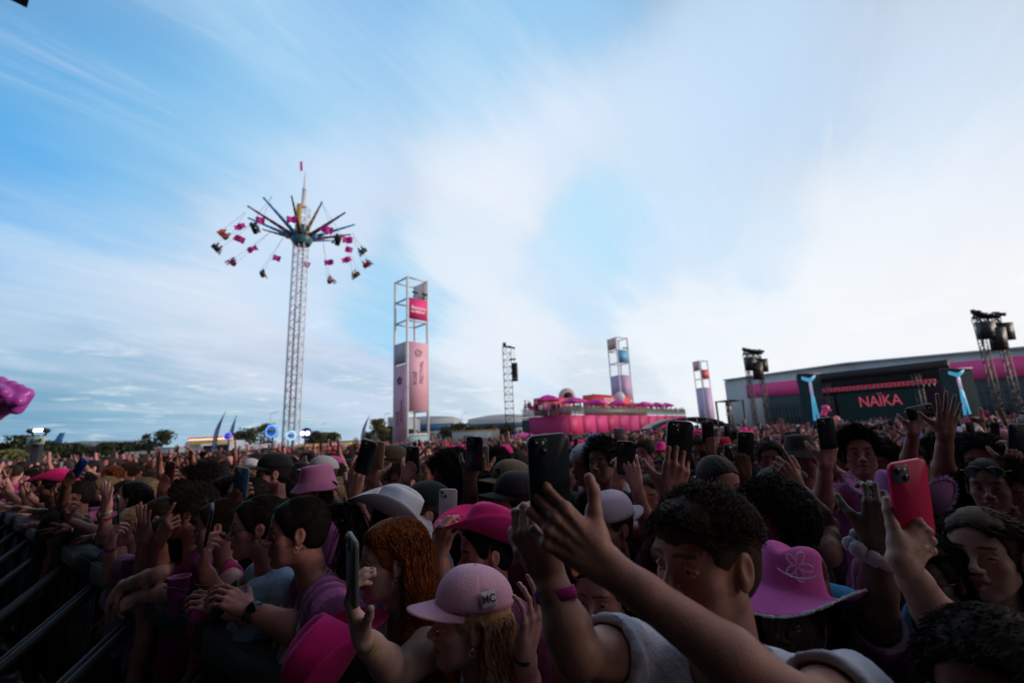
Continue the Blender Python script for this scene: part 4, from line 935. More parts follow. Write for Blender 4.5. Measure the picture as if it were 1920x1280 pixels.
# seats with riders
def sit_mesh():
    P = [p_ell((0, 0, .62), (.10, .11, .13), k=.02), p_cap((0, .02, .50), (0, .02, .30), .12, .14, k=.05), p_cap((0, .02, .30), (0, .0, .02), .15, .14, k=.05)]
    for sx in (-1, 1): P += [p_cap((sx * .09, 0, .0), (sx * .10, -.42, .03), .08, .06, k=.03), p_cap((sx * .10, -.42, .03), (sx * .11, -.62, -.32), .055, .05, k=.02), p_cap((sx * .16, .0, .42), (sx * .24, -.10, .20), .05, .04, k=.03), p_cap((sx * .24, -.10, .20), (sx * .20, -.2, .48), .04, .035, k=.02)]
    V, Q = solid(P, .035); T = np.ones((len(V), 3)); return mesh_np('rider', V, Q, [CLOTH], tint=T)
RID = sit_mesh(); bh = MB(); bh.ball((0, .02, .68), (.11, .11, .10), 10); RH = bh.mesh('hair', [HAIR], True); bs = MB(); bs.box((0, 0, -.14), (1.1, .42, .06)); bs.box((0, .22, .12), (1.1, .06, .5)); bs.bar((-.55, -.3, .15), (.55, -.3, .15), .04)
SEATM = bs.mesh('seat', BLACK)
cols = ['red and orange', 'pale peach', 'dark teal and magenta', 'orange brown', 'black and light blue', 'blush pink', 'yellow', 'crimson', 'teal blue', 'dark navy']
for i, (fx, fy, c) in enumerate([(417, 441, (.5, .10, .05)), (405, 467, (.6, .25, .15)), (435, 493, (.35, .02, .15)), (492, 515, (.25, .07, .04)), (477, 428, (.05, .10, .18)), (620, 527, (.45, .22, .28)), (668, 517, (.75, .42, .02)), (690, 497, (.45, .03, .06)), (681, 473, (.02, .20, .26)), (634, 450, (.03, .03, .06))]):
    th = math.asin(max(-1, min(1, (fx - 558) / 15.7 / 9.7))); near = fy < 460; Yf = RY - 9.7 * math.cos(th) * (1 if near else -1); p = PY(fx, fy, Yf); out = nrm(A_(p[0] - rx, p[1] - RY, 0)); tl = .75; Zc = nrm(A_(0, 0, 1) * math.cos(tl) - out * math.sin(tl))
    Yc = nrm(np.cross(Zc, out)); Xc = out * math.cos(tl) + A_(0, 0, math.sin(tl)); side = Yc * (1 if i % 2 else -1)
    s_ = empty('flying_chair'); frame_mat(s_, -np.cross(side, Zc) * -1, side, Zc, p); s_['label'] = 'chain swing seat flung outward, carrying riders in ' + cols[i]; s_['category'] = 'ride chair'; s_['group'] = 'flying chairs on the swing ride'
    obj('seat', SEATM, s_); armtip = A_(rx, RY, 0) + nrm(A_(p[0] - rx, p[1] - RY, 0)) * 5.9 + A_(0, 0, hubz + 1.7)
    L_ = np.array(s_.matrix_world.inverted() @ Vector(armtip)); b = MB(); b.bar((-.5, .2, .4), L_, .02); b.bar((.5, .2, .4), L_, .02); b.build('chain', STEEL, s_)
    for k, sx in enumerate((-.27, .27)):
        o = obj('person', RID, None, color=c if k == 0 else tuple(np.clip(np.array(c) * .6 + .04, 0, 1))); o.matrix_world = s_.matrix_world @ Matrix.Translation((sx, 0, 0)); tag(o, '%s of the two riders in %s on a flying swing chair' % (('inner', 'outer')[k], cols[i]), 'person', 'riders on the swing ride'); obj('hair', RH, o, color=(.02, .014, .01))

# ---------------------------------------------------------------- truss towers with speakers
def array_box(mb, c, w, h, d, n, tilt=0.0):
    for k in range(n): mb.box((c[0], c[1] + .02 * k * k * tilt, c[2] - k * h), (w, d, h * .94), R=np.array([[1, 0, 0], [0, math.cos(.03 * k), -math.sin(.03 * k)], [0, math.sin(.03 * k), math.cos(.03 * k)]]))
Y = 40.0; x = GX(953, 720, Y); t = empty('speaker_tower', (x, Y, 0)); tag(t, 'slim dark lattice tower with one black hanging speaker, left of the pink bar', 'tower'); top = GZ(950, 650, Y)
b = MB(); lattice(b, (0, 0, 0), (0, 0, top), .72, 16, .035); b.build('lattice_mast', mat('dark_truss', (.05, .05, .055), .5, metal=.4), t)
b = MB(); b.bar((-.35, 0, top + .1), (.75, 0, top - .15), .16, .14); b.box((-.2, 0, top + .25), (.3, .3, .25)); b.build('head_beam', BLACK, t)
b = MB(); array_box(b, (.62, -.2, GZ(962, 684, Y)), .52, .27, .5, 6); b.build('speaker_array', BLACK, t); b = MB(); b.bar((.62, -.2, GZ(962, 680, Y)), (.62, -.2, top - .15), .03); b.box((.5, -.2, GZ(962, 674, Y)), (.55, .2, .12)); b.build('hoist', BLACK, t)
def light_tower(px, Y, ztop, label, sc_=1.0, rz=0.0):
    x = GX(px, 740, Y); t = empty('sound_and_light_tower', (x, Y, 0), rz); tag(t, label, 'tower'); w = 1.5 * sc_
    for cx in (-w / 2, w / 2):
        b = MB(); lattice(b, (cx, 0, 0), (cx, 0, ztop - 1.2 * sc_), .30, 18, .03); b.build('lattice_mast', mat('black_truss', (.02, .022, .025), .5), t)
    b = MB(); lattice(b, (-w * .62, 0, ztop - .85 * sc_), (w * .62, 0, ztop - 1.0 * sc_), .4, 6, .035); b.build('head_truss', BLACK, t)
    r2 = random.Random(px)
    for k in range(9):
        u = -w * .62 + k * w * 1.24 / 8; b = MB(); z = ztop - .1 - .35 * sc_ * r2.random() - .25 * sc_ * k / 8; b.cyl((u, -.15, z), (u + .12, -.45, z - .12), .13 * sc_, .17 * sc_, n=10); b.box((u, -.05, z + .02), (.2, .16, .3)); b.bar((u, 0, ztop - .8 * sc_), (u, -.05, z), .07); b.bar((u - .1, 0, ztop - .6 * sc_), (u + .25, 0, z - .1), .05); b.build('stage_light', BLACK, t)
    for u, z0, n, ww, hh in ((-.66, 1.15, 5, .95, .30), (.08, 1.75, 6, .8, .32), (.78, 1.35, 5, .8, .30)):
        b = MB()
        H_ = hh * n * sc_; zc_ = ztop - z0 * sc_ - H_ / 2; b.box((u * sc_, -.4, zc_), (ww * sc_, .6, H_), R=np.array([[1, 0, 0], [0, .996, -.09], [0, .09, .996]]))
        for k in range(1, n): b.box((u * sc_, -.71 - .027 * 0, zc_ + H_ / 2 - hh * k * sc_), (ww * sc_ * .96, .03, .025))
        b.bar((u * sc_, -.3, ztop - z0 * sc_), (u * sc_, 0, ztop - .8 * sc_), .08); b.build('speaker_array', BLACK, t)
light_tower(1421, 42, GZ(1415, 652, 42), 'twin-legged black light and speaker tower standing at the left of the grey hall', .82, .1)
light_tower(1886, 31, GZ(1866, 580, 31), 'larger black light and speaker tower at the right edge, in front of the hall', .80, -.1)

# ---------------------------------------------------------------- pink bar with roof terrace
zt = 4.25; cA = PY(1066, 790, 60)[:2]; cL = PY(979, 790, 63)[:2]; cR = PY(1287, 790, 88)[:2]
bar = empty('terrace_bar', (*cA, 0)); tag(bar, 'two storey hot pink container bar with a railed roof terrace full of people', 'bar'); o2 = A_(*cA)
bl = lambda p: A_(*p) - o2
back = (A_(*cR) - A_(*cA)); dl = A_(*cL) - A_(*cA); far = bl(cR) + dl
f1 = bl(cL) * .84; f0 = bl(cL)
wall('fascia', f1, (0, 0), 1.0, zt, PINK_SHADED, bar, .1)
wall('gap_shade_sheet', f0, f1, 0, zt - .3, BLACK, bar, .1)  # shade of the dark gap at the bar's end, put in as a black sheet
n_ = nrm(A_(back[0], back[1])); pts = [A_(0, 0) + n_ * .06 + (bl(cR) - n_ * .06) * u for u in np.linspace(0, 1, 13)]
for k in range(12): wall('fascia_panel', pts[k] + n_ * .04, pts[k + 1] - n_ * .04, 1.75 if k not in (5,) else .2, zt - .02 * (k % 3), PINK if k % 3 else mat('pink_print_%d' % k, (.66, .04, .17), .55, noise=.1), bar, .12 + .02 * (k % 2))
wall('opening_shade_sheet', (0, 0), bl(cR), 0, 1.72, BLACK, bar, .05)  # shade in the openings under the fascia, put in as a black sheet
b = MB(); b.prism([[*f0, 0], [*A_(0, 0), 0], [*bl(cR), 0], [*far, 0]], (0, 0, .12)); o = b.build('terrace_floor', DGREY, bar); o.location.z = zt - .2
b = MB()
for P0, P1, n in ((f0, A_(0, 0), 12), (A_(0, 0), bl(cR), 46)):
    for k in range(n + 1): p = P0 + (P1 - P0) * k / n; b.box((*p, zt + .58), (.05, .05, 1.1))
    b.bar((*P0, zt + 1.12), (*P1, zt + 1.12), .06)
b.build('railing', mat('rail_grey', (.30, .31, .30), .5), bar)
GL = mat('rail_mesh', (.20, .21, .20), .4, alpha=.55)
wall('railing_infill', f0 * .98, A_(0, 0), zt + .1, zt + 1.05, GL, bar, .02); wall('railing_infill', n_ * .1, bl(cR), zt + .1, zt + 1.05, GL, bar, .02)
def on_bar(px, extra=3.0):
    """a point on the terrace under pixel column px, set back from the front edge"""
    d = ray(px, 770); n2 = A_(back[1], -back[0]); n2 = n2 / np.linalg.norm(n2); c0 = A_(*cA) - n2 * extra; t_ = float((c0 @ n2) / (A_(d[0], d[1]) @ n2)); return A_(d[0] * t_, d[1] * t_)
def kiosk(x0, x1, zb, h, m, label, txt=None, extra=4.5):
    p, q = on_bar(x0, extra), on_bar(x1, extra); c = (p + q) / 2; r = empty('rooftop_kiosk', (*c, zt)); tag(r, label, 'kiosk'); d = q - p; n = nrm(A_(-d[1], d[0])) * 2.0
    b = MB(); b.prism([[*(p - c), zb], [*(q - c), zb], [*(q - c + n), zb], [*(p - c + n), zb]], (0, 0, h)); b.build('box', m, r)
    b = MB(); b.bar((*(p - c), zb + h + .03), (*(q - c), zb + h + .03), .16, .08); b.build('roof_trim', PINK, r)
    if txt:
        me = text_mesh(txt, h * .34, WHITE, font_bold=True, extrude=.01); o = obj('lettering', me, r); X = nrm(A_(d[0], d[1], 0)); Z = A_(0, 0, 1); N = -nrm(A_(-d[1], d[0], 0)); o.matrix_local = Matrix([[X[i], Z[i], N[i], (N * .04)[i] + (zb + h * .74 if i == 2 else 0)] for i in range(3)] + [[0, 0, 0, 1]])
    return r
kiosk(1022, 1071, .2, 2.5, CORAL, 'coral pink kiosk at the left end of the roof terrace behind the leftmost parasols')
kiosk(1113, 1184, .2, 3.7, mat('coral_red', (.80, .075, .085), .55, noise=.08), 'tall coral red kiosk with pale lettering in the middle of the roof terrace', 'ROSÉ BAR', 7)
kiosk(1186, 1212, .2, 2.2, CORAL, 'small coral kiosk right of the lettered red kiosk on the terrace')
for px_, py_, R_, m_, lb in ((1063, 743, 1.35, mat('pale_pink_disc', (.70, .52, .52), .6), 'large pale pink disc sign standing behind the left terrace kiosk'), (1066, 744, .8, mat('bronze_disc', (.16, .11, .05), .5), 'small bronze disc in front of the pale pink disc on the terrace'), (1162, 744, .85, mat('white_disc', (.72, .74, .78), .5), 'white disc sign on top of the red lettered kiosk')):
    Yd = 74 if R_ < 2 else 76; p = PY(px_, py_, Yd); d_ = empty('disc_sign', (p[0], Yd, 0)); tag(d_, lb, 'sign'); b = MB(); b.cyl((0, -.1, p[2]), (0, .1, p[2]), R_, n=32); b.build('disc', m_, d_); b = MB(); b.cyl((0, .2, 0), (0, .2, p[2] - .1), .1); b.build('post', WHITE, d_)
def parasol_mesh():
    b = MB(); n = 4; V = [[0, 0, 0]]; 
    for rr, z in ((.5, -.16), (1.0, -.46)):
        for k in range(16):
            a = k / 16 * 2 * math.pi + math.pi / 4; q = max(abs(math.cos(a)), abs(math.sin(a))); V.append([rr * 1.75 * math.cos(a) / q * .82, rr * 1.75 * math.sin(a) / q * .82, z * 1.5 - .03 * math.sin(4 * a) ** 2])
    b.add(V, [[0, 1 + (k + 1) % 16, 1 + k] for k in range(16)]); b2 = [[1 + k, 1 + (k + 1) % 16, 17 + (k + 1) % 16, 17 + k] for k in range(16)]; b.q.append(np.array(b2)); b.mq += [0] * 16
    V = np.array(V); v2 = V.copy(); low = v2[17:] - A_(0, 0, .16); nb = b.n; b.v.append(low); b.n += 16; b.q.append(np.array([[17 + k, 17 + (k + 1) % 16, nb + (k + 1) % 16, nb + k] for k in range(16)])); b.mq += [0] * 16
    return b.mesh('canopy', MAGF)
PM = parasol_mesh()
pb = MB(); pb.cyl((0, 0, 0), (0, 0, 2.7), .05); PP_ = pb.mesh('pole', WHITE)
for i, (px_, ex, z_, sc_) in enumerate([(1028, 1.8, zt, 1.0), (1077, 1.8, zt, .95), (1119, 1.8, zt, .92), (1157, 1.8, zt, .90), (1208, 1.8, zt, .9), (1232, 1.8, zt, .9), (1249, 1.8, zt, .9), (980, None, 0, .85)]):
    p = on_bar(px_, ex) if ex else PY(980, 800, 48)[:2]; r = empty('parasol', (*p, z_), .5 * i); r.scale = (sc_,) * 3 if ex else (1.05, 1.05, .8); c_ = obj('canopy', PM, r); c_.location.z = 2.75; obj('pole', PP_, r)
    w_ = ['leftmost on the roof terrace', 'second from the left on the roof terrace', 'third from left on terrace, at left edge of the red lettered kiosk', 'in front of the red lettered kiosk', 'right of the red lettered kiosk', 'second from the right on the terrace', 'at the right end of the roof terrace'][i] if ex else 'on the ground left of the pink bar'
    tag(r, 'magenta square parasol ' + w_, 'parasol', 'magenta parasols')

# ---------------------------------------------------------------- grey hall with the second stage in front
hl0 = PY(1368, 770, 108)[:2]; hl1 = PY(1470, 770, 100)[:2]; hr = PY(1990, 740, 66)[:2]; hall = empty('grey_hall', (*hl0, 0)); tag(hall, 'long low grey exhibition hall with a pink banner band and dark glazing', 'building'); hb_ = lambda p: A_(*p) - A_(*hl0)
HZ0, HZ1 = GZ(1368, 713, 108), GZ(1990, 648, 66)
d_ = nrm(hb_(hr)); nb_ = A_(d_[1], -d_[0]); nb_ = nb_ if nb_ @ A_(0, -1) > 0 else -nb_
m0 = hb_(hr) * .5; HM = (HZ0 + HZ1) / 2 + .7
wall('wall', (0, 0), m0, 0, HZ0, GREY, hall, .5, HM); wall('wall', m0, hb_(hr), 0, HM, GREY, hall, .5, HZ1)
b = MB(); b.bar((*(nb_ * .4), HZ0 + .12), (*(m0 + nb_ * .4), HM + .12), 1.0, .28); b.bar((*(m0 + nb_ * .4), HM + .12), (*(hb_(hr) + nb_ * .4), HZ1 + .12), 1.0, .28); b.build('roof_edge', mat('pale_roof', (.6, .66, .66), .5), hall)
def hband(u0, u1, f0_, f1_, m, off, name):
    p = hb_(hr) * u0 + nb_ * off; q = hb_(hr) * u1 + nb_ * off; h0 = HZ0 + (HZ1 - HZ0) * u0; h1 = HZ0 + (HZ1 - HZ0) * u1; mb = MB(); n = nb_ * .05
    mb.prism([[*(p - n), h0 * f0_], [*(q - n), h1 * f0_], [*(q - n), h1 * f1_], [*(p - n), h0 * f1_]], (*(2 * n), 0)); return mb.build(name, m, hall)
hband(.0, .17, 0, .97, mat('grey_panel_left', (.5, .54, .54), .6, noise=.05), .5, 'end_wall')
hband(.17, 1, 0, .64, DGREY, .55, 'glazing'); hband(.10, .38, .64, .88, mat('pink_band', (.95, .09, .32), .6), .62, 'pink_banner'); hband(.70, 1, .64, .91, mat('pink_band2', (.95, .09, .32), .6), .62, 'pink_banner')
b = MB()
for k in range(60): p = hb_(hr) * (.17 + .83 * k / 60) + nb_ * .68; b.box((*p, 3.1), (.08, .08, 6.2))
for z in (1.5, 3.4, 5.4): b.bar((*(hb_(hr) * .17 + nb_ * .68), z), (*(hb_(hr) + nb_ * .68), z), .10)
b.build('glazing_bars', mat('teal_grey_frame', (.10, .14, .15), .5), hall)
# stage
sl = PY(1516, 770, 70)[:2]; sr = PY(1792, 760, 58)[:2]; stg = empty('second_stage', (*sl, 0)); tag(stg, 'black roofed concert stage with a dark screen reading NAÏKA in red letters', 'stage'); sb = lambda p: A_(*p) - A_(*sl)
SD = sb(sr); sd_ = nrm(SD); sn = A_(sd_[1], -sd_[0]); sn = sn if sn[1] < 0 else -sn
Z0, Z1 = GZ(1516, 706, 70), GZ(1792, 676, 58); SH = (Z0 + Z1) / 2
b = MB(); P0 = SD * -.02; P1 = SD * 1.02; b.prism([[*P0, Z0 - 1.15], [*P1, Z1 - 1.15], [*P1, Z1], [*P0, Z0]], (*(sn * 2.0), 0)); b.build('roof', BLACK, stg)
wall('backdrop', SD * .0 - sn * 3, SD - sn * 3, 0, Z0 - .5, DRAPE, stg, .1, Z1 - .5)
scr = mat('led_screen', (.010, .014, .017), .8, spec=.1, emit=(.003, .008, .010), estr=1.0)
wall('screen', SD * .20 - sn * 2.5, SD * .80 - sn * 2.5, 1.2, Z0 - 2.2, scr, stg, .1, Z1 - 2.0)
for u0, u1 in ((.03, .19), (.81, .97)): wall('wing_drape', SD * u0 - sn * 1.5, SD * u1 - sn * 1.5, .5, Z0 - 2.0, mat('wine_drape', (.035, .010, .03), .8, noise=.3, nscale=.5), stg, .1)
redl = mat('red_screen_letters', (.2, .01, .02), .5, emit=(.36, .045, .085), estr=1.0)
me = text_mesh('NAÏKA', 1.6, redl, font_bold=-.003, extrude=.02, spacing=.95); o = obj('lettering', me, stg); c_ = SD * .515 - sn * 2.35; zc = GZ(1652, 752, 66); X = A_(*sd_, 0); N = A_(*sn, 0)
o.matrix_local = Matrix([[X[i], (0, 0, 1)[i], N[i], (c_[0], c_[1], zc)[i]] for i in range(3)] + [[0, 0, 0, 1]]); o.scale = (1.05, 1.35, 1)
for u in (.19, .81):
    b = MB(); lattice(b, (*(SD * u + sn * .6), 0), (*(SD * u + sn * .6), SH - 1), .6, 14, .05); b.build('truss_leg', mat('stage_truss', (.10, .11, .12), .5, metal=.4), stg)
b = MB(); lattice(b, (*(SD * .08 + sn * .7), Z0 - 2.4), (*(SD * .92 + sn * .7), Z1 - 2.4), .45, 30, .04); b.build('front_truss', mat('pink_glow_truss', (.55, .10, .16), .5, emit=(.5, .06, .12), estr=.35), stg)  # pink light on the truss is put in as its own emission
for k in range(26): u = .1 + .8 * k / 25; b = MB(); z = Z0 - 2.9 + (Z1 - Z0) * u; b.box((*(SD * u + sn * .8), z), (.32, .3, .5)); b.build('stage_light', BLACK, stg)
def screen(px, Y, label):
    x = GX(px, 750, Y); r = empty('video_screen', (x, Y, 0), .12); tag(r, label, 'screen'); zb, zt_ = 1.9, GZ(px, 702 if px < 1600 else 692, Y); w = 3.4 if px < 1600 else 4.2
    b = MB(); b.box((0, .1, (zb + zt_) / 2), (w, .2, zt_ - zb)); b.build('panel', mat('side_screen', (.008, .012, .015), .9, spec=.1, emit=(.004, .010, .013), estr=1), r); b = MB(); b.bar((-w / 2, -.02, zt_ + .1), (w / 2, -.02, zt_ + .1), .3, .2); b.bar((-w / 2, .1, 0), (-w / 2, .1, zb), .2); b.bar((w / 2, .1, 0), (w / 2, .1, zb), .2); b.build('frame', mat('violet_frame', (.12, .03, .12), .5), r)
    def poly(pts, m, name, dy): b = MB(); b.prism([[p[0] * .62, -dy, zb + p[1] * (zt_ - zb)] for p in pts], (0, -.02, 0)); return b.build(name, m, r)
    cy = mat('cyan_glow', (.1, .3, .4), .5, emit=(.05, .26, .42), estr=1.0); sk = mat('lilac_glow', (.3, .2, .3), .5, emit=(.25, .24, .38), estr=.9)
    poly([(-.75, 0), (-.1, 0), (.15, .3), (.4, .02), (.95, 0), (.5, .5), (.38, .56), (-.32, .56)], cy, 'screen_figure', .02); poly([(-.32, .56), (.38, .56), (.42, .80), (.15, .92), (-.2, .88), (-.36, .76)], sk, 'screen_figure', .02)
    poly([(-1.9, .90), (-.3, .84), (.3, .84), (1.3, .92), (1.8, 1.0), (1.25, .99), (.2, .90), (-1.9, .97)], cy, 'screen_figure', .045)
screen(1524, 64, 'left video screen beside the stage showing a singer in pale blue trousers'); screen(1806, 54, 'right video screen beside the stage showing the same singer in pale blue')
# inflatable figure beside the stage
Yf = 50; x = GX(1546, 765, Yf); r = empty('inflatable_bird', (x, Yf, 0)); tag(r, 'hot pink long necked inflatable standing left of the stage screen', 'inflatable'); P = [p_ell((.5, 0, 1.0), (1.1, .6, .8), k=.2), p_cap((-.1, 0, 1.2), (-.3, 0, 2.6), .35, .25, k=.2), p_cap((-.3, 0, 2.6), (.1, 0, 3.2), .26, .3, k=.15), p_ell((.1, 0, 3.35), (.40, .3, .33), k=.1), p_cap((.35, 0, 3.3), (.62, 0, 3.0), .15, .08, k=.05)]
V, Q = solid(P, .07); obj('body', mesh_np('body', V, Q, [mat('pink_vinyl', (.75, .04, .22), .35)]), r)
P = [p_ell((1.0, -.1, 1.5), (.45, .4, 1.0), k=.2)]; V, Q = solid(P, .08); obj('wing', mesh_np('wing', V, Q, [mat('peach_vinyl', (.78, .22, .20), .35)]), r)

# ---------------------------------------------------------------- control tent, camera cube
Y = 30; x0, x1 = GX(1221, 795, Y), GX(1352, 795, Y); r = empty('arched_tent', ((x0 + x1) / 2, Y, 0)); tag(r, 'low dark arched canopy standing above the crowd right of the pink bar', 'tent'); W_ = x1 - x0
b = MB(); zb = GZ(1286, 800, Y); za = GZ(1270, 783, Y)
prof = [(-W_ / 2 + W_ * u, zb + (za - zb) * math.sin(math.pi * min(1, u * 1.0)) ** .6) for u in np.linspace(0, 1, 15)]
V = [[px_, y_, z_] for y_ in (-1, 2.5) for px_, z_ in prof]; V += [[p[0], p[1], p[2] - .12] for p in V]; n = 15; F = [[k, k + 1, n + k + 1, n + k] for k in range(14)]; F += [[f[3] + 2 * n, f[2] + 2 * n, f[1] + 2 * n, f[0] + 2 * n] for f in F[:14]]; F += [[k, 2 * n + k, 2 * n + k + 1, k + 1] for k in range(14)] + [[n + k + 1, 3 * n + k + 1, 3 * n + k, n + k] for k in range(14)]
b.add(V, F); b.build('roof', mat('tent_black', (.015, .03, .03), .4), r); b = MB()
for k in range(0, 15, 2): b.bar((prof[k][0], -1.02, prof[k][1] + .02), (prof[k][0], -1.02, zb - .1), .04)
b.bar((prof[0][0], -1.04, zb - .12), (prof[-1][0], -1.04, zb - .12), .07); b.build('ribs', mat('grey_rib', (.15, .18, .18), .5), r)
for sx in (-W_ / 2 + .1, W_ / 2 - .1): b = MB(); b.box((sx, -.9, zb / 2), (.1, .1, zb)); b.build('leg', BLACK, r)
Y = 45; x = GX(1371, 780, Y); r = empty('camera_platform', (x, Y, 0), .25); tag(r, 'black framed camera platform cube with white lamps, at the foot of the grey hall', 'platform'); h_ = GZ(1371, 750, Y); b = MB()
for cx in (-.85, .85):
    for cy in (-.85, .85): b.box((cx, cy, h_ / 2), (.14, .14, h_))
for z in (h_ - .07, 2.0):
    b.box((0, -.85, z), (1.6, .12, .12)); b.box((0, .85, z), (1.6, .12, .12)); b.box((-.85, 0, z), (.12, 1.6, .12)); b.box((.85, 0, z), (.12, 1.6, .12))
b.build('frame', BLACK, r); b = MB(); b.box((.45, .7, (2 + h_) / 2), (.7, .06, h_ - 2.1)); b.build('side_cover', mat('navy_cover', (.01, .015, .03), .6), r); b = MB(); b.ball((-.2, 0, h_ - .75), .24, 10); b.ball((-.3, 0, h_ - 1.35), .2, 10); b.build('white_lamp', WHITE, r)

# ---------------------------------------------------------------- far buildings
def shed(name, x0, x1, yt, Y, m, label, band=None, roofc=None, arch=.0, depth=30):
    a, b_ = GX(x0, 820, Y), GX(x1, 820, Y); h = GZ((x0 + x1) / 2, yt, Y); r = empty(name, ((a + b_) / 2, Y, 0)); tag(r, label, 'building'); W2 = (b_ - a) / 2
    pr = [(-W2, 0), (-W2, h * (1 - arch))] + [(-W2 + 2 * W2 * u, h * (1 - arch) + h * arch * math.sin(math.pi * u)) for u in np.linspace(.05, .95, 9)] + [(W2, h * (1 - arch)), (W2, 0)]
    mb = MB(); mb.prism([[p[0], 0, p[1]] for p in pr][::-1], (0, depth, 0)); mb.build('wall', m, r)
    if band: mb = MB(); mb.box((0, -.15, h * band[1]), (2 * W2 - .2, .2, h * band[2])); mb.build('blue_band', band[0], r)
    mb = MB()
    for k in range(10): mb.box((-W2 + 2 * W2 * (k + .5) / 10, -.12, h * .28), (2 * W2 / 22, .12, h * .2))
    mb.build('windows', M('far_glass', (.05, .09, .12), .2), r)
    return r
BLUE = mat('blue_cladding', (.015, .09, .22), .6)
shed('warehouse', 742, 850, 780, 190, mat('warehouse_grey', (.38, .42, .44), .7), 'long pale warehouse with a blue stripe behind the ROSÉ FESTIVAL tower', (BLUE, .60, .24), arch=.06)
shed('warehouse', 878, 1010, 776, 205, mat('warehouse_pale', (.50, .54, .54), .7), 'curved roof warehouse with a blue stripe left of the pink bar', (BLUE, .58, .18), arch=.14)
shed('office_block', 727, 752, 781, 150, mat('office_grey', (.35, .40, .42), .7), 'small blue and grey block half hidden left of the ROSÉ FESTIVAL tower', (BLUE, .35, .6))
shed('hangar', 92, 226, 826, 260, mat('hangar_grey', (.26, .31, .35), .7), 'wide grey airport hangar beyond the trees at far left', arch=.25)
# aircraft tail
Y = 240; p = PY(103, 822, Y); r = empty('parked_airliner', (p[0], Y, 0)); tag(r, 'parked aircraft with blue tail fin rising above the trees at far left', 'aircraft'); zt_ = GZ(110, 811, Y); zb = GZ(100, 830, Y)
b = MB(); b.prism([[-2.5, 0, zb - 3], [2.8, 0, zb - 3], [4.6, 0, zt_], [2.2, 0, zt_]], (0, .5, 0)); b.build('tail_fin', mat('tail_blue', (.01, .12, .28), .4), r); b = MB(); b.tube([(3, .2, zb - 4.5), (0, .2, zb - 5.2), (-12, .2, zb - 5.5), (-26, .2, zb - 5.5), (-30, .2, zb - 6)], [.4, 1.6, 2.0, 2.0, .5], 12); b.build('fuselage', WHITE, r, smooth=True)
# portable cabins
def cabin(x0, x1, yt, Y, m, label, trim=None):
    a, b_ = GX(x0, 820, Y), GX(x1, 820, Y); h = GZ((x0 + x1) / 2, yt, Y); r = empty('site_cabin', ((a + b_) / 2, Y, 0)); tag(r, label, 'cabin'); W = b_ - a; mb = MB(); mb.box((0, 1.2, h / 2), (W, 2.4, h)); mb.build('box', m, r); mb = MB(); mb.box((0, 1.15, h + .06), (W + .1, 2.5, .12)); mb.build('roof_trim', trim or WHITE, r)
    mb = MB(); mb.box((W * .28, -.02, h * .45), (W * .12, .05, h * .8)); mb.build('door', GREY, r); mb = MB(); mb.box((-W * .15, -.02, h * .6), (W * .22, .05, h * .3)); mb.build('window', M('far_glass', (.05, .09, .12), .2), r)
YEL = mat('yellow_trim', (.75, .40, .03), .5)
cabin(848, 936, 807, 85, mat('cabin_white', (.48, .49, .50), .6), 'white site cabin with a yellow roof edge left of the pink bar', YEL)
cabin(293, 345, 839, 60, mat('cabin_pale', (.40, .46, .50), .6), 'pale blue grey site cabin left of the food stand')
cabin(620, 705, 826, 95, mat('cabin_white2', (.50, .52, .56), .6), 'long low white tented cabin between the swing ride and the ROSÉ FESTIVAL tower')
# food stand
Y = 46; a, b_ = GX(346, 835, Y), GX(437, 835, Y); W = b_ - a; h = GZ(390, 821, Y); r = empty('food_stand', ((a + b_) / 2, Y, 0)); tag(r, 'white food stand with an orange and yellow striped lit fascia', 'food stand')
b = MB(); b.box((-W * .34, 1.2, h * .45), (W * .30, 2.4, h * .9)); b.box((W * .42, 1.2, h * .45), (W * .05, 2.4, h * .9)); b.box((W * .12, 2.2, h * .45), (W * .6, .1, h * .9)); b.box((W * .12, .9, .55), (W * .58, 1.0, 1.1)); b.box((W * .10, .05, h * .45), (.1, .1, h * .9)); b.build('walls', mat('stand_white', (.50, .56, .62), .5), r)
fas = mat('stripe_fascia', (.7, .3, .1), .5); nt = fas.node_tree; tc = nt.nodes.new('ShaderNodeTexCoord'); sp = nt.nodes.new('ShaderNodeSeparateXYZ'); cr = nt.nodes.new('ShaderNodeValToRGB'); mr = nt.nodes.new('ShaderNodeMapRange'); nt.links.new(tc.outputs['Generated'], sp.inputs[0]); nt.links.new(sp.outputs[2], mr.inputs[0]); nt.links.new(mr.outputs[0], cr.inputs[0]); cr.color_ramp.interpolation = 'CONSTANT'
for pos_, c_ in ((0, (.75, .5, .05)), (.3, (.30, .05, .10)), (.42, (.75, .7, .65)), (.72, (.80, .22, .08))): e_ = cr.color_ramp.elements.new(pos_); e_.color = (*c_, 1)
nt.links.new(cr.outputs[0], nt.nodes['Principled BSDF'].inputs['Base Color']); nt.links.new(cr.outputs[0], nt.nodes['Principled BSDF'].inputs['Emission Color']); nt.nodes['Principled BSDF'].inputs['Emission Strength'].default_value = .25
b = MB(); b.box((W * .06, -.25, h * .93), (W * .9, .25, h * .22)); b.build('fascia', fas, r)
bulb = mat('warm_bulbs', (1, .8, .6), .4, emit=(1, .8, .65), estr=2.0); b = MB()
for k in range(26): b.ball((-W * .36 + W * .82 * k / 25, -.42, h * .96 + .05 * (k % 2)), .045, 6)
b.build('bulb_row', bulb, r); b = MB(); b.box((W * .10, .3, h * .52), (W * .5, .08, h * .5)); b.build('opening_shade_board', mat('inside_shade', (.02, .025, .03), .7), r)  # shaded inside of the stand painted as a dark board
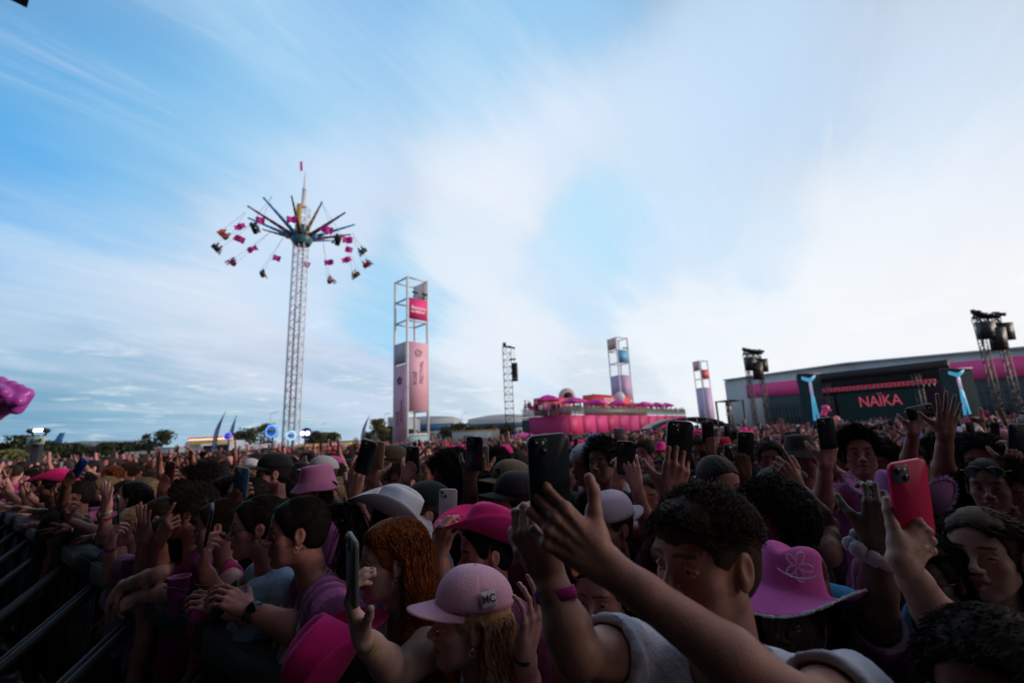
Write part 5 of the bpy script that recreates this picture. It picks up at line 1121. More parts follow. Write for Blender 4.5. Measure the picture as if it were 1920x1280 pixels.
for sx, c_ in ((-.42, (.55, .42, .04)), (-.25, (.25, .05, .2))): b = MB(); b.box((W * sx, -.03, h * .45), (.35, .04, 1.1)); b.build('menu_board', mat('menu%d' % int(-sx * 100), c_, .5), r)
# feather flags
def feather(px, yt, Y, c1, label, lean=.3):
    x = GX(px, 830, Y); H = GZ(px, yt, Y); r = empty('feather_flag', (x, Y, 0)); tag(r, label, 'flag'); L0 = H * .35; pts = []
    for u in np.linspace(0, 1, 10): pts.append((lean * (u ** 2) * 1.2, 0, L0 + (H - L0) * u))
    b = MB(); b.tube([(-.05, 0, 0), (-.03, 0, L0)] + pts, .035, 6); b.build('pole', STEEL, r); mb = MB(); V = []
    for i, u in enumerate(np.linspace(0, 1, 10)): w = .42 * (1 - u ** 3) + .05; q = pts[i]; V += [[q[0] + .02, 0, q[2]], [q[0] + .02 - w, .05 * math.sin(i), q[2] - .1]]
    mb.add(V + [[v[0], v[1] + .02, v[2]] for v in V], [[2 * i, 2 * i + 1, 2 * i + 3, 2 * i + 2] for i in range(9)] + [[20 + 2 * i + 2, 20 + 2 * i + 3, 20 + 2 * i + 1, 20 + 2 * i] for i in range(9)]); mb.build('sail', mat('sail_blue_' + str(px), (.06, .22, .48), .6), r)
    mb = MB(); mb.add([[v[0] * .45 + pts[i // 2][0] * .45 - (.12 if i % 2 == 0 else 0), -.03, v[2] * 1.0] for i, v in enumerate(V[2:16])], [[2 * i, 2 * i + 1, 2 * i + 3, 2 * i + 2] for i in range(6)]); mb.build('printed_stripe', mat('sail_stripe_' + str(px), c1, .6), r)
feather(406, 772, 44, (.85, .36, .06), 'blue feather flag with an orange stripe behind the food stand', .5); feather(435, 778, 48, (.7, .3, .3), 'thin feather flag edge-on at the right end of the food stand', .2); feather(682, 778, 62, (.8, .42, .15), 'blue and orange feather flag left of the ROSÉ FESTIVAL tower', .6)
# round lit signs and lamps by the ride
def round_sign(px, py, Y, rad, label, c, lamp, plate=(.25, .14, .06)):
    p = PY(px, py, Y); r = empty('round_sign', (p[0], Y, 0)); tag(r, label, 'sign'); b = MB(); b.cyl((0, .12, 0), (0, .12, p[2]), .07); b.build('post', BLACK, r); b = MB(); b.cyl((0, -.06, p[2]), (0, .06, p[2]), rad, n=28); b.build('disc', mat('disc' + str(px), c, .5, emit=c, estr=.3), r)
    b = MB(); [b.ball((rad * .92 * math.cos(k * math.pi / 12), -.1, p[2] + rad * .92 * math.sin(k * math.pi / 12)), rad * .10, 6) for k in range(24)]; b.build('bulb_ring', mat('ring' + str(px), lamp, .4, emit=lamp, estr=1.6), r); b = MB(); b.box((0, -.1, p[2]), (rad * 1.5, .06, rad * .42)); b.build('name_plate', mat('plate' + str(px), plate, .5), r)
round_sign(510, 808, 44, .58, 'big round sign ringed with blue bulbs left of the swing ride mast', (.05, .22, .55), (.15, .45, 1.0)); round_sign(547, 816, 47, .48, 'small pale blue round sign at the foot of the swing ride mast', (.30, .55, .80), (.4, .7, 1.0), (.5, .2, .2)); round_sign(428, 817, 43, .36, 'small violet blue lit round lamp above the food stand', (.06, .06, .4), (.25, .25, 1.0), (.3, .3, .9))
p = PY(573, 812, 46); r = empty('twin_lamp', (p[0], 46, 0)); tag(r, 'pair of glaring violet white lamps on a post right of the swing ride mast', 'lamp'); b = MB(); b.cyl((0, 0, 0), (0, 0, p[2] - .2), .08); b.build('post', BLACK, r)
for sx in (-.28, .22): b = MB(); b.cyl((sx, -.12, p[2]), (sx, 0, p[2]), .22, n=16); b.build('lamp_head', mat('lamp_violet%d' % (sx > 0), (.8, .8, 1), .4, emit=(.72, .66, 1.0), estr=2.5), r)
b = MB(); b.cyl((.05, .02, p[2]), (.05, .14, p[2]), .55, n=20); b.build('reflector', mat('refl_blue', (.02, .03, .2), .5), r)
# ride base: small ticket booths with striped awnings
for px_, w_, lb, c_ in ((575, 2.6, 'striped booth right behind the swing ride mast', (.7, .35, .1)), (618, 2.0, 'small orange booth right of the swing ride', (.75, .3, .2)), (655, 2.4, 'orange and yellow booth by the white cabin', (.8, .5, .1))):
    Y = 52; x = GX(px_, 845, Y); r = empty('ticket_booth', (x, Y, 0)); tag(r, lb, 'booth'); b = MB(); b.box((0, .8, .95), (w_ * .9, 1.6, 1.9)); b.build('box', WHITE, r); b = MB(); b.box((0, -.1, 1.8), (w_, .2, .4)); b.build('striped_sign', mat('booth%d' % px_, c_, .5, emit=c_, estr=.2), r); b = MB(); b.box((0, -.1, 1.5), (w_ * .9, .22, .18)); b.build('stripe', mat('boothb%d' % px_, (.5, .12, .25), .5), r)
# fences
def fence(x0, y0, Y0, x1, y1, Y1, m, label, name='hoarding', zb=0.0, posts=4):
    p, q = PY(x0, y0, Y0), PY(x1, y1, Y1); r = empty(name, (p[0], p[1], 0)); tag(r, label, 'fence'); d = (q - p)[:2]; wall('panel', (0, 0), d, zb, p[2], m, r, .05, q[2]); 
    for k in range(posts + 1): b = MB(); u = d * k / posts; b.box((u[0], u[1] - .06, (p[2] + (q[2] - p[2]) * k / posts) / 2), (.07, .05, p[2] + (q[2] - p[2]) * k / posts + .05)); b.build('post', STEEL, r)
PT_ = mat('pink_tarp', (.40, .06, .20), .7, noise=.25, nscale=.8); PF = mat('pale_pink_fence', (.42, .26, .34), .7, noise=.1); WF = mat('pale_wrap', (.42, .38, .44), .7, noise=.15, nscale=.7)
fence(0, 866, 26, 58, 862, 27, PF, 'pale pink hoarding at the far left edge behind the black sign post')
fence(274, 851, 52, 346, 848, 54, PF, 'pale pink hoarding left of the food stand'); fence(437, 836, 60, 535, 828, 66, WF, 'pale printed fence between the food stand and the ride mast')
fence(560, 832, 66, 700, 829, 72, WF, 'pale fence right of the swing ride mast'); fence(686, 829, 66, 962, 823, 66, PT_, 'long magenta tarpaulin fence behind the crowd, under the ROSÉ FESTIVAL tower', posts=16)
fence(72, 864, 36, 250, 854, 48, mat('beige_fence', (.22, .17, .13), .8, noise=.2), 'beige mesh fence with a pale top rail at left'); fence(118, 868, 35.5, 208, 863, 42, mat('green_board', (.05, .16, .10), .7), 'dark green board with white blocks hung on the beige fence at left', name='sponsor_board', zb=1.0, posts=2)
for k, fx in enumerate((128, 145, 162, 178, 194)): pass
fence(235, 847, 50, 276, 845, 52, mat('rail_white', (.45, .47, .5), .5, alpha=.4), 'white open railings between the hoardings at left')
# sign post with arrow
Y = 17; x = GX(67, 860, Y); r = empty('exit_sign_post', (x, Y, 0)); tag(r, 'black post carrying a pale green exit sign and a bright lamp bar at far left', 'sign post'); z0_ = GZ(68, 833, Y); z1_ = GZ(68, 818, Y); w_ = .62
b = MB(); b.box((0, 0, z0_ / 2), (.26, .2, z0_)); b.build('post', BLACK, r); b = MB(); b.box((.03, -.12, (z0_ + z1_) / 2), (w_, .06, z1_ - z0_)); sg = b.build('sign', mat('sign_green', (.42, .55, .46), .5), r)
gd = mat('sign_dark_green', (.01, .09, .05), .5); b = MB(); c_ = A_(.15, -.16, (z0_ + z1_) / 2); b.bar(c_ - A_(.12, 0, 0), c_ + A_(.1, 0, 0), .02, .05); b.bar(c_ + A_(.12, 0, 0), c_ + A_(.04, 0, .07), .02, .04); b.bar(c_ + A_(.12, 0, 0), c_ + A_(.04, 0, -.07), .02, .04); b.box(c_ - A_(.25, 0, -.04), (.05, .01, .05)); b.bar(c_ - A_(.25, 0, 0), c_ - A_(.22, 0, .09), .02, .04); b.bar(c_ - A_(.25, 0, 0), c_ - A_(.32, 0, .07), .02, .03); b.box(c_ - A_(.20, 0, 0), (.02, .012, .18)); b.build('pictogram', gd, sg)
b = MB(); b.box((.05, -.1, z1_ + .22), (.30, .1, .10)); b.build('lamp_bar', mat('white_violet_lamp', (1, .9, 1), .4, emit=(.95, .8, 1.0), estr=5), r)
for sx in (-.28, .32): b = MB(); b.bar((sx * .6, 0, z1_), (sx, -.05, z1_ + .16), .05); b.box((sx, -.08, z1_ + .2), (.14, .16, .12), R=np.array([[.86, 0, .5], [0, 1, 0], [-.5, 0, .86]])); b.build('floodlight', BLACK, r)
# street lamps
for px_, yt_, Y_, lb in ((505, 775, 110, 'tall street lamp behind the round blue sign'), (602, 795, 150, 'thin street lamp standing right of the ride beyond the fence'), (720, 777, 130, 'street lamp left of the ROSÉ FESTIVAL tower'), (868, 776, 150, 'street lamp in front of the blue striped warehouse')):
    x = GX(px_, 830, Y_); H = GZ(px_, yt_, Y_); r = empty('street_lamp', (x, Y_, 0)); tag(r, lb, 'street lamp'); b = MB(); b.cyl((0, 0, 0), (0, 0, H), .12, .07); b.build('pole', GREY, r); b = MB(); b.bar((0, 0, H), (1.3, 0, H + .3), .1); b.box((1.4, 0, H + .28), (.8, .3, .14)); b.build('lamp_head', GREY, r)
# cars
def car(px, Y, c, label):
    x = GX(px, 855, Y); r = empty('parked_car', (x, Y, 0), .1); tag(r, label, 'car'); P = [[-2.1, -.85, .35], [2.1, -.85, .35], [2.15, -.85, .8], [1.2, -.85, .95], [.7, -.85, 1.42], [-1.0, -.85, 1.45], [-1.8, -.85, .98], [-2.15, -.85, .9]]; b = MB(); b.prism(P, (0, 1.7, 0)); b.build('body', mat('car' + str(px), c, .3), r)
    b = MB(); b.prism([[1.05, -.87, .98], [.62, -.87, 1.34], [-.95, -.87, 1.36], [-1.55, -.87, 1.0]], (0, 1.74, 0)); b.build('windows', GLASS, r)
    for sx in (-1.3, 1.3):
        for sy in (-.86, .86): b = MB(); b.cyl((sx, sy - .1, .33), (sx, sy + .1, .33), .33, n=14); b.build('wheel', BLACK, r)
car(102, 95, (.25, .32, .40), 'light blue grey car parked under the trees at far left'); car(146, 92, (.55, .55, .55), 'white car parked beyond the beige fence at left')

# ---------------------------------------------------------------- trees
LEAF = ocol_mat('leaves', .7, spec=.2, noise=.35, nscale=1.3); BARK = mat('bark', (.06, .045, .03), .9, noise=.3)
def tree(px, yt, Y, W, label, seed, col=(.045, .06, .025), n=1500, conic=0.0):
    r = np.random.default_rng(seed); x = GX(px, 850, Y); H = GZ(px, yt, Y); t = empty('tree', (x, Y, 0)); tag(t, label, 'tree', 'trees beyond the field'); t.pop('group')
    b = MB(); b.tube([(0, 0, 0), (.1, 0, H * .4), (0, .1, H * .85)], [.03 * H, .02 * H, .005 * H], 7)
    cl = []
    for k in range(11):
        u = r.uniform(.25, .95); wid = W / 2 * (1 - conic * u) * math.sqrt(max(.05, 1 - ((u - .5) / .62) ** 2)); a = r.uniform(0, 6.28); c = A_(math.cos(a) * wid * .62, math.sin(a) * wid * .62, H * u); cl.append((c, r.uniform(.16, .30) * W)); b.tube([(0, 0, H * u * .6), c * .6 + A_(0, 0, H * u * .25), c], [.012 * H, .008 * H, .003 * H], 5)
    cl.append((A_(0, 0, H * .9), .14 * W)); b.build('trunk', BARK, t)
    ci = r.integers(0, len(cl), n); u = r.normal(size=(n, 3)); u /= np.linalg.norm(u, axis=1)[:, None]; cc = np.array([q[0] for q in cl])[ci]; rr = np.array([q[1] for q in cl])[ci]; P = cc + u * (rr * r.uniform(.4, 1.05, n))[:, None] * A_(1, 1, .8); P[:, 2] = np.clip(P[:, 2], H * .12, H)
    s = .045 * max(W, 3) * r.uniform(.5, 1.2, n); e1 = r.normal(size=(n, 3)); e1 /= np.linalg.norm(e1, axis=1)[:, None]; e2 = np.cross(e1, u); e2 /= np.maximum(1e-6, np.linalg.norm(e2, axis=1))[:, None]
    V = np.stack([P + e1 * s[:, None], P + e2 * s[:, None] * .7, P - e1 * s[:, None], P - e2 * s[:, None] * .7], 1).reshape(-1, 3); obj('crown', mesh_np('crown', V, np.arange(n * 4).reshape(-1, 4), [LEAF], smooth=False), t, color=tuple(np.array(col) * r.uniform(.8, 1.25)))
DK, OL = (.035, .045, .022), (.09, .09, .03)
TL = [(12, 832, 110, 11, 'dark broad tree at the far left edge', DK, 0), (48, 817, 105, 9, 'dark tall tree behind the exit sign post', DK, 0), (85, 828, 100, 9, 'bushy tree right of the exit sign post', DK, 0), (118, 832, 105, 8, 'dark tree in front of the left end of the hangar', DK, 0), (147, 833, 120, 6, 'small rounded tree in front of the hangar', DK, 0),
      (175, 838, 100, 5, 'low tree at the middle of the hangar', DK, 0), (196, 829, 100, 5, 'upright dark tree in front of the hangar roof end', DK, .2), (232, 830, 105, 9, 'broad dark tree right of the hangar', DK, 0), (270, 812, 80, 4, 'slender ragged tree above the white railings', DK, .3), (300, 806, 80, 5, 'taller ragged tree right of the slender one above the pale cabin', DK, .3),
      (440, 812, 100, 5, 'small dark tree behind the right end of the food stand', DK, 0), (466, 802, 85, 5, 'dark leaning tree between the food stand and the round blue sign', DK, .2), (493, 795, 90, 5, 'olive yellow tree behind the round blue sign', OL, .2), (588, 808, 95, 4, 'small dark tree right of the twin lamps', DK, 0), (605, 812, 110, 9, 'low olive tree behind the booths right of the ride', OL, 0),
      (712, 786, 85, 5, 'thin leafed olive tree left of the ROSÉ FESTIVAL tower', OL, .3), (735, 800, 100, 7, 'bushy tree between the tower and the left office block', DK, 0), (760, 806, 80, 6, 'low bush tree seen through the foot of the ROSÉ FESTIVAL tower', DK, 0), (855, 795, 95, 7, 'round olive tree above the left end of the white cabin', (.06, .065, .03), 0), (882, 800, 100, 7, 'second olive tree above the middle of the white cabin', (.06, .065, .03), 0),
      (920, 796, 100, 7, 'olive tree behind the right end of the white cabin', (.06, .065, .03), 0), (953, 795, 90, 5, 'dark tree at the foot of the slim speaker tower', DK, 0), (30, 845, 80, 9, 'low shrubby tree beneath the dark trees at the left edge', OL, 0), (700, 805, 130, 6, 'far dark tree by the blue and orange feather flag', DK, 0)]
for i, (a, b_, c, d, e, f_, g) in enumerate(TL): tree(a, b_, c, d, e, i, f_, conic=g)

# ---------------------------------------------------------------- purple inflatable hand at the left edge
def inflatable_hand():
    c = PT(22, 742, 9.5); r = empty('inflatable_hand', (c[0], c[1], 0)); tag(r, 'big shiny purple inflatable fist reaching in at the left edge', 'inflatable'); L = c - A_(c[0], c[1], 0); X, Z, Yv = RT, UP, FW; s = 1.0
    q = lambda px, py, dz=0.0: PT(px, py, 9.5 + dz) - A_(c[0], c[1], 0)
    P = [p_ell(q(5, 748), A_(.42, .35, .28), k=.1), p_cap(q(-60, 790, .3), q(0, 752), .34, .30, k=.12), p_cap(q(-60, 790, .3), A_(q(-90, 800, .5)[0], q(-90, 800, .5)[1], 0), .34, .40, k=.1)]
    P += [p_cap(q(50, 738, -.1), q(32, 766, -.15), .13, .12, k=.05), p_cap(q(38, 728, -.1), q(36, 752, -.28), .095, .10, k=.05), p_cap(q(22, 722, -.1), q(22, 750, -.30), .105, .11, k=.05), p_cap(q(2, 716, -.1), q(6, 745, -.32), .12, .12, k=.05), p_cap(q(-14, 722, -.2), q(8, 735, -.40), .09, .10, k=.05)]
    V, Q = solid(P, .035); obj('hand', mesh_np('hand', V, Q, [mat('purple_vinyl', (.42, .07, .42), .30)]), r)
inflatable_hand()

# ---------------------------------------------------------------- people in the front rows, each posed as in the photograph
LT, MD, TN, BR, DKS = (.58, .285, .25), (.46, .205, .17), (.34, .145, .11), (.19, .08, .06), (.085, .038, .032)
BLK, BRN, DBR, BLD, RED, GRY = (.012, .009, .008), (.055, .032, .020), (.028, .018, .013), (.25, .175, .10), (.17, .045, .012), (.09, .075, .06)
WHT, PNK, HOT, DPK, MAG, LBL, SKY_, NAV, BK = (.60, .60, .66), (.42, .12, .28), (.75, .02, .22), (.16, .012, .05), (.28, .02, .14), (.30, .42, .56), (.05, .34, .62), (.02, .03, .07), (.015, .015, .018)
HEROES = []
def P_(*a, **k): h = person(*a, **k); HEROES.append(h); return h
def band(H, i, c, name='wristband', off=.018, r=.031, w=.010, ln=.016, along=-1, n=1):
    """ring round the wrist of hand i"""
    W, R, s, E = H.hands[i]; d = nrm(E - W); X = R[:, 0]; Z = np.cross(d, X); b = MB()
    for k in range(n):
        c0 = W + d * (off + k * .014) * s; pts = []
        prof = [(1.0, -ln / 2), (1.12, -ln / 2), (1.12, ln / 2), (1.0, ln / 2)] ; V = []
        for q, z in prof:
            for j in range(24): a = j * math.pi / 12; V.append(c0 + (X * math.cos(a) * r * 1.12 + Z * math.sin(a) * r * .86) * q * s + d * (z if n == 1 else z * .3 + .004 * math.sin(2 * a + k)) * s)
        b.add(V, [[i2 * 24 + j, i2 * 24 + (j + 1) % 24, (i2 + 1) * 24 + (j + 1) % 24, (i2 + 1) * 24 + j] for i2 in range(3) for j in range(24)])
    return H.part(name, np.vstack(b.v), np.vstack(b.q), [GLOSS if n > 1 else CLOTH], c, tint=np.ones((b.n, 3)))
def earring(H, side, c=(.6, .5, .35)):
    b = MB(); o = H.o + H.s * (H.R @ A_(side * .083, .004, -.040)); b.ball(o, .004 * H.s, 8); b.tube([o + .008 * (H.R @ A_(0, math.cos(a), math.sin(a) - 1)) for a in np.linspace(0, 6.28, 14)], .0012, 5, cap=False); H.part('earring', np.vstack(b.v), np.vstack(b.q), [GLOSS], c)
def hphone(H, i, label, col, up=None, px=None, ang=0.0, slide=.03, off=.022, lift=.075, module=None, group='smartphones held up in the front rows', tilt=0.0):
    """a phone lying in the palm of hand i; ang turns its long axis away from the thumb side"""
    W, R, s, E = H.hands[i]; X, Y, Zb = R[:, 0], R[:, 1], R[:, 2]
    a = math.radians(ang); upv = X * math.cos(a) + Y * math.sin(a); c = W + s * (Y * lift - Zb * off + upv * slide)
    if px is not None: c = PT(*px)
    if up is not None: upv = RT * up[0] + UP * up[1] - FW * up[2]
    return phone(c, upv, Zb if tilt == 0 else Zb + upv * tilt, col, label, module, group)
def glasses(H, z=.0, y=.098, dark=None, rim=(.01, .01, .01), name='glasses', wid=.026, push=0.0, lensmat=None):
    b = MB(); L = MB(); T = lambda v: H.o + H.s * (H.R @ v)
    for sx in (-1, 1):
        c = A_(sx * .033, y, z); pts = [c + A_(wid * math.cos(a), -.010 * abs(math.cos(a)) ** 2 * (1 if True else 0), wid * .80 * math.sin(a)) for a in np.linspace(0, 2 * math.pi, 20)]
        b.tube([T(p) for p in pts], .0016 if dark is None else .0028, 5, cap=False)
        b.tube([T(A_(sx * .060, y - .008, z + .004)), T(A_(sx * .079, y - .03, z + .006)), T(A_(sx * .082, .0, z + .004)), T(A_(sx * .080, -.012, z - .012))], .0018, 5)
        if dark is not None:
            n = 20; V = [T(c)] + [T(p) for p in pts[:-1]] ; L.v.append(np.array(V)); L.t.append(np.array([[0, 1 + k, 1 + (k + 1) % 19] for k in range(19)]) + L.n); L.mt += [0] * 19; L.n += len(V)
    b.tube([T(A_(-.008, y, z + .004)), T(A_(0, y + .003, z + .007)), T(A_(.008, y, z + .004))], .002, 5)
    qs = np.vstack(b.q); o = H.part(name, np.vstack(b.v), [qs] + ([np.vstack(b.t)] if b.t else []), [GLOSS], rim)
    if dark is not None:
        me = mesh_np('lens', np.vstack(L.v) - H.root, [np.vstack(L.t)], [lensmat or GLASS]); obj('lens', me, o)
    return o
def hat_trim(H, c, sparkle=True, band=True, edge=False, r=.0030, fur=False, kw=None, size=1.06, name='trim', n=120):
    V0, Q0 = _hg[('cowboy', str(kw or None))]; ns = 56; b = MB(); M3, o = H.hatR, H.hatc; rr = random.Random(4)
    rows = ([int(26 * .52)] if band else []) + ([26] if edge else [])
    for ri in rows:
        row = V0[ri * ns:(ri + 1) * ns] * size
        for k in range(n):
            u = k * ns / n; i0 = int(u) % ns; p = row[i0] * (1 - u % 1) + row[(i0 + 1) % ns] * (u % 1)
            if fur:
                for q in range(7): d = A_(rr.gauss(0, 1), rr.gauss(0, 1), rr.gauss(0, 1)); d = nrm(d) * rr.uniform(.008, .020); b.tube([o + H.s * (M3 @ p), o + H.s * (M3 @ (p + d))], [.0022, .0006], 3, cap=False)
            else: b.ball(o + H.s * (M3 @ (p + A_(0, 0, .004 if ri < 26 else 0))), r * H.s * rr.uniform(.7, 1.2), 6)
    return H.part(name, np.vstack(b.v), np.vstack(b.q), [FELT if fur else mat('rhinestone', (.75, .75, .82), .2, metal=.25)], c)

# man with the raised phone, the nearest figure
h = P_(1325, 1050, .83, phi=62, pitch=0, g='m', s=.97, skin=(.38, .185, .14), hair=('topcurl', (.045, .026, .015)), top=('tee', (.60, .60, .68)), body_phi=30, lean=4, hres=.0026, bres=.011, hfine=.6, hdens=1.3, hthick=1.0, label='curly haired young man in a white t-shirt stretching both arms up with his phone',
       arms=[dict(side='L', el=(1500, 1328, .60), wr=(1120, 1048, .72), hand=((1003, 952, .02), (-.30, .15, -1), 'hold'), fres=.0055, hres=.0024, seed=3, hs=1.06, jit=.2), dict(side='R', el=(1080, 1222, .76), wr=(1028, 1075, .82), hand=((985, 985, .0), (.55, .1, -1), 'grip'), hres=.0035, fres=.007, hs=1.0, seed=5)])
band(h, 1, (.32, .02, .16), off=.035, ln=.02, r=.033); SKINM = h
phone(PT(1030, 893, .775), UP * 1 - RT * .05, -FW + RT * .25, (.006, .013, .02), 'large dark navy phone in the raised hands of the curly haired man', (.012, .022, .03), 'smartphones held up in the front rows', s=.95)
# tiara hat
h = P_(1487, 1150, 1.18, phi=48, pitch=-2, g='f', skin=(.05, .028, .02), hair=('bob', BLK), hat=('cowboy', (.62, .10, .38), dict(roll=-4, tilt=4, kw=dict(big=1.5, curl=.045, dip=.055))), top=('tee', (.03, .05, .10)), label='dark skinned person in a pink cowboy hat with a tiara motif and sequin edge', arms=[])
hat_trim(h, (.3, .3, .35), edge=True, band=False, n=230, r=.0042, name='sequin_edge', kw=dict(big=1.5, curl=.045, dip=.055))
b = MB(); rr_ = random.Random(2)
for k in range(90):
    a = k / 90 * 2 * math.pi; q = abs(math.sin(2.5 * a)) * .030 + .006; u_, v_ = q * math.cos(a) * 1.25, q * math.sin(a) + .012; p = A_(-.045 + u_ * .55, .0865 - abs(u_) * .3 + u_ * .5, .050 + v_); b.ball(h.hatc + h.s * (h.hatR @ (p * 1.06)), .0022, 6)
for k in range(40): u_ = -1 + k / 19.5; p = A_(-.045 + u_ * .035, .090 + u_ * .02, .035 + .012 * u_ * u_); b.ball(h.hatc + h.s * (h.hatR @ (p * 1.06)), .0024, 6)
h.part('tiara_motif', np.vstack(b.v), np.vstack(b.q), [mat('rhinestone2', (.75, .75, .82), .2, metal=.25)], (.5, .5, .5))
b = MB(); b.tube([h.o + h.s * (h.R @ A_(-.082, 0, .03)), h.o + h.s * (h.R @ A_(-.074, .02, -.05)), h.o + h.s * (h.R @ A_(-.03, .04, -.125))], .0016, 5); b.tube([h.o + h.s * (h.R @ A_(.082, 0, .03)), h.o + h.s * (h.R @ A_(.074, .02, -.05)), h.o + h.s * (h.R @ A_(.03, .04, -.125))], .0016, 5); h.part('chin_cord', np.vstack(b.v), [np.vstack(b.q), np.vstack(b.t)], [GLOSS], (.5, .1, .35))
# curly black hair, blue shirt
h = P_(1452, 990, 1.50, phi=72, g='f', skin=(.20, .11, .075), hair=('afro', BLK), top=('tee', SKY_), body_phi=30, lean=-2, label='woman with big black curls and thin glasses in a bright sky blue shirt', arms=[dict(side='L', el=(1600, 1190, 1.45), wr=(1540, 1120, 1.3), hand=(None, (0, 0, -1), 'relax'))]); glasses(h, y=.099)
# pink cap with badge
h = P_(882, 1163, 1.22, phi=76, pitch=4, g='f', s=.95, skin=LT, hair=('wavy', (.50, .28, .16)), hat=('cap', (.80, .44, .58), dict(tilt=-4)), top=('tank', (.10, .14, .30)), hfine=.42, label='woman in profile wearing a pink baseball cap with an MC side patch', hres=.0038,
       arms=[dict(side='L', el=(985, 1300, 1.2), wr=(985, 1215, 1.12), hand=((1005, 1145, .0), (-.6, .1, -.6), 'relax'), seed=8)]); band(h, 0, (.03, .03, .04), off=.03)
earring(h, -1)
Nn = nrm(h.hatR @ A_(-.95, -.25, .30)); Xx = nrm(np.cross(h.hatR @ A_(0, .1, 1), Nn)); Zz = np.cross(Nn, Xx); pc = h.hatc + h.s * (h.hatR @ A_(-.0925, -.022, .032))
b = MB(); slab(b, .042, .036, .004, 0, .002, ch=.0005); V = np.vstack(b.v); V = pc + V[:, :1] * Xx + V[:, 1:2] * Zz + V[:, 2:3] * Nn; patch = h.part('side_patch', V, [np.vstack(b.q), np.vstack(b.t)], [GLOSS], (.62, .58, .60), smooth=False)
me = text_mesh('MC', .026, INK, font_bold=True, extrude=.0006); co = np.array([v.co[:] for v in me.vertices]); co = pc + co[:, :1] * Xx + co[:, 1:2] * Zz + (co[:, 2:3] + .0028) * Nn - h.root
for v, c_ in zip(me.vertices, co): v.co = c_
obj('lettering', me, patch)
b = MB(); fr = lambda u, v: h.hatc + h.s * (h.hatR @ (A_(u, .0, .0) + A_(0, .1045 * math.sqrt(max(0, 1 - (v / .105) ** 2)) + .001, v)))
for k in range(26): u = -.03 + .0024 * k; b.tube([fr(u, .045 + .006 * math.sin(k * 1.3)), fr(u + .0024, .045 + .006 * math.sin((k + 1) * 1.3))], .0011, 4, cap=False)
for k in range(24): a = k * .2618; b.tube([fr(.012 + .016 * math.cos(a), .068 + .010 * math.sin(a)), fr(.012 + .016 * math.cos(a + .26), .068 + .010 * math.sin(a + .26))], .0022, 4, cap=False)
h.part('embroidery', np.vstack(b.v), np.vstack(b.q), [CLOTH], (.05, .05, .05), tint=np.ones((b.n, 3)))
# redhead filming
h = P_(738, 1048, 1.42, phi=68, pitch=2, g='f', s=.98, skin=(.50, .31, .25), hair=('wavy', (.24, .065, .016)), top=('tank', (.58, .58, .68)), hdens=1.2, hfine=.42, hres=.0036, body_phi=55, nails=(.10, .02, .05), label='woman with long wavy red hair and white vest filming with a clear cased phone',
       arms=[dict(side='L', el=(745, 1262, 1.16), wr=(676, 1190, 1.04), hand=((652, 1122, .0), (.85, .1, -.5), 'hold'), seed=2, hres=.0038)]); earring(h, -1)
band(h, 0, (.45, .32, .12), 'gold_bracelets', off=.03, n=4, r=.030)
hphone(h, 0, 'phone in a clear speckled case held upright by the red haired woman', (.10, .11, .11), px=(661, 1066, 1.03), up=(.02, 1, .05))
# woman in the striped pink shirt resting on the barrier
h = P_(560, 996, 1.70, phi=66, g='f', s=1.0, w=1.28, skin=MD, hair=('pony', BLK), top=('polo', (.46, .14, .36), (.60, .56, .70), lambda lc: (1 + .30 * np.sign(np.sin(lc[:, 0] * 105)) * (np.abs(lc[:, 0]) > .02))[:, None] * np.ones(3)), hres=.004, label='woman with black ponytail in a pink striped shirt leaning on the barrier', lean=14, body_phi=55, sleeve=.75, smile=1,
       arms=[dict(side='L', el=(590, 1192, 1.56), wr=(462, 1140, 1.60), hand=((398, 1098, .03), (.1, -1, -.3), 'relax'), seed=7), dict(side='R', el=(520, 1165, 1.85), wr=(440, 1150, 1.72), hand=((395, 1140, .0), (.2, 1, -.2), 'grip'))]); earring(h, -1)
band(h, 0, (.05, .035, .035), 'watch_strap', off=.03, ln=.026); W_, R_w, s_, E_ = h.hands[0]; b = MB(); slab(b, .036, .040, .009, 0, .010); V = np.vstack(b.v); d_w = nrm(E_ - W_); nz_ = R_w[:, 2]; V = W_ + d_w * .03 + nz_ * .025 + V[:, :1] * R_w[:, 0] + V[:, 1:2] * d_w + V[:, 2:3] * nz_; h.part('watch_face', V, [np.vstack(b.q), np.vstack(b.t)], [GLASS], (0, 0, 0), smooth=False)
b = MB(); b_ = lambda x, y, z: h.N0 + h.s * (h.Rb @ A_(x, y, z)); sp_ = [b_(.085, -.06, .02), b_(.10, .02, .035), b_(.06, .115, -.06), b_(-.01, .172, -.20), b_(-.09, .165, -.34), b_(-.16, .09, -.44)]
for k in range(5): b.bar(sp_[k], sp_[k + 1], .048, .006, up=tuple(nrm(sp_[k] - b_(0, -.02, -.25))))
h.part('bag_strap', np.vstack(b.v), np.vstack(b.q), [CLOTH], (.42, .38, .36), tint=np.ones((b.n, 3)), smooth=False)
phone(PT(420, 1128, 1.68), UP * .6 + RT * .6, -FW * .5 + RT * -.7, (.008, .009, .012), 'dark phone held low over the barrier by the woman in the pink striped shirt', None, 'smartphones held up in the front rows')
# glasses and light blue shirt
h = P_(486, 987, 1.90, phi=64, g='f', s=1.0, w=1.25, skin=MD, hair=('bun', BLK), top=('tee', LBL), sleeve=.9, body_phi=50, lean=10, hres=.0045, label='woman with glasses, tied black hair and a light blue striped shirt at the barrier', arms=[dict(side='L', el=(470, 1120, 1.8), wr=(420, 1140, 1.72), hand=((385, 1125, 0), (0, -1, -.3), 'relax'))]); glasses(h, y=.100); earring(h, -1)
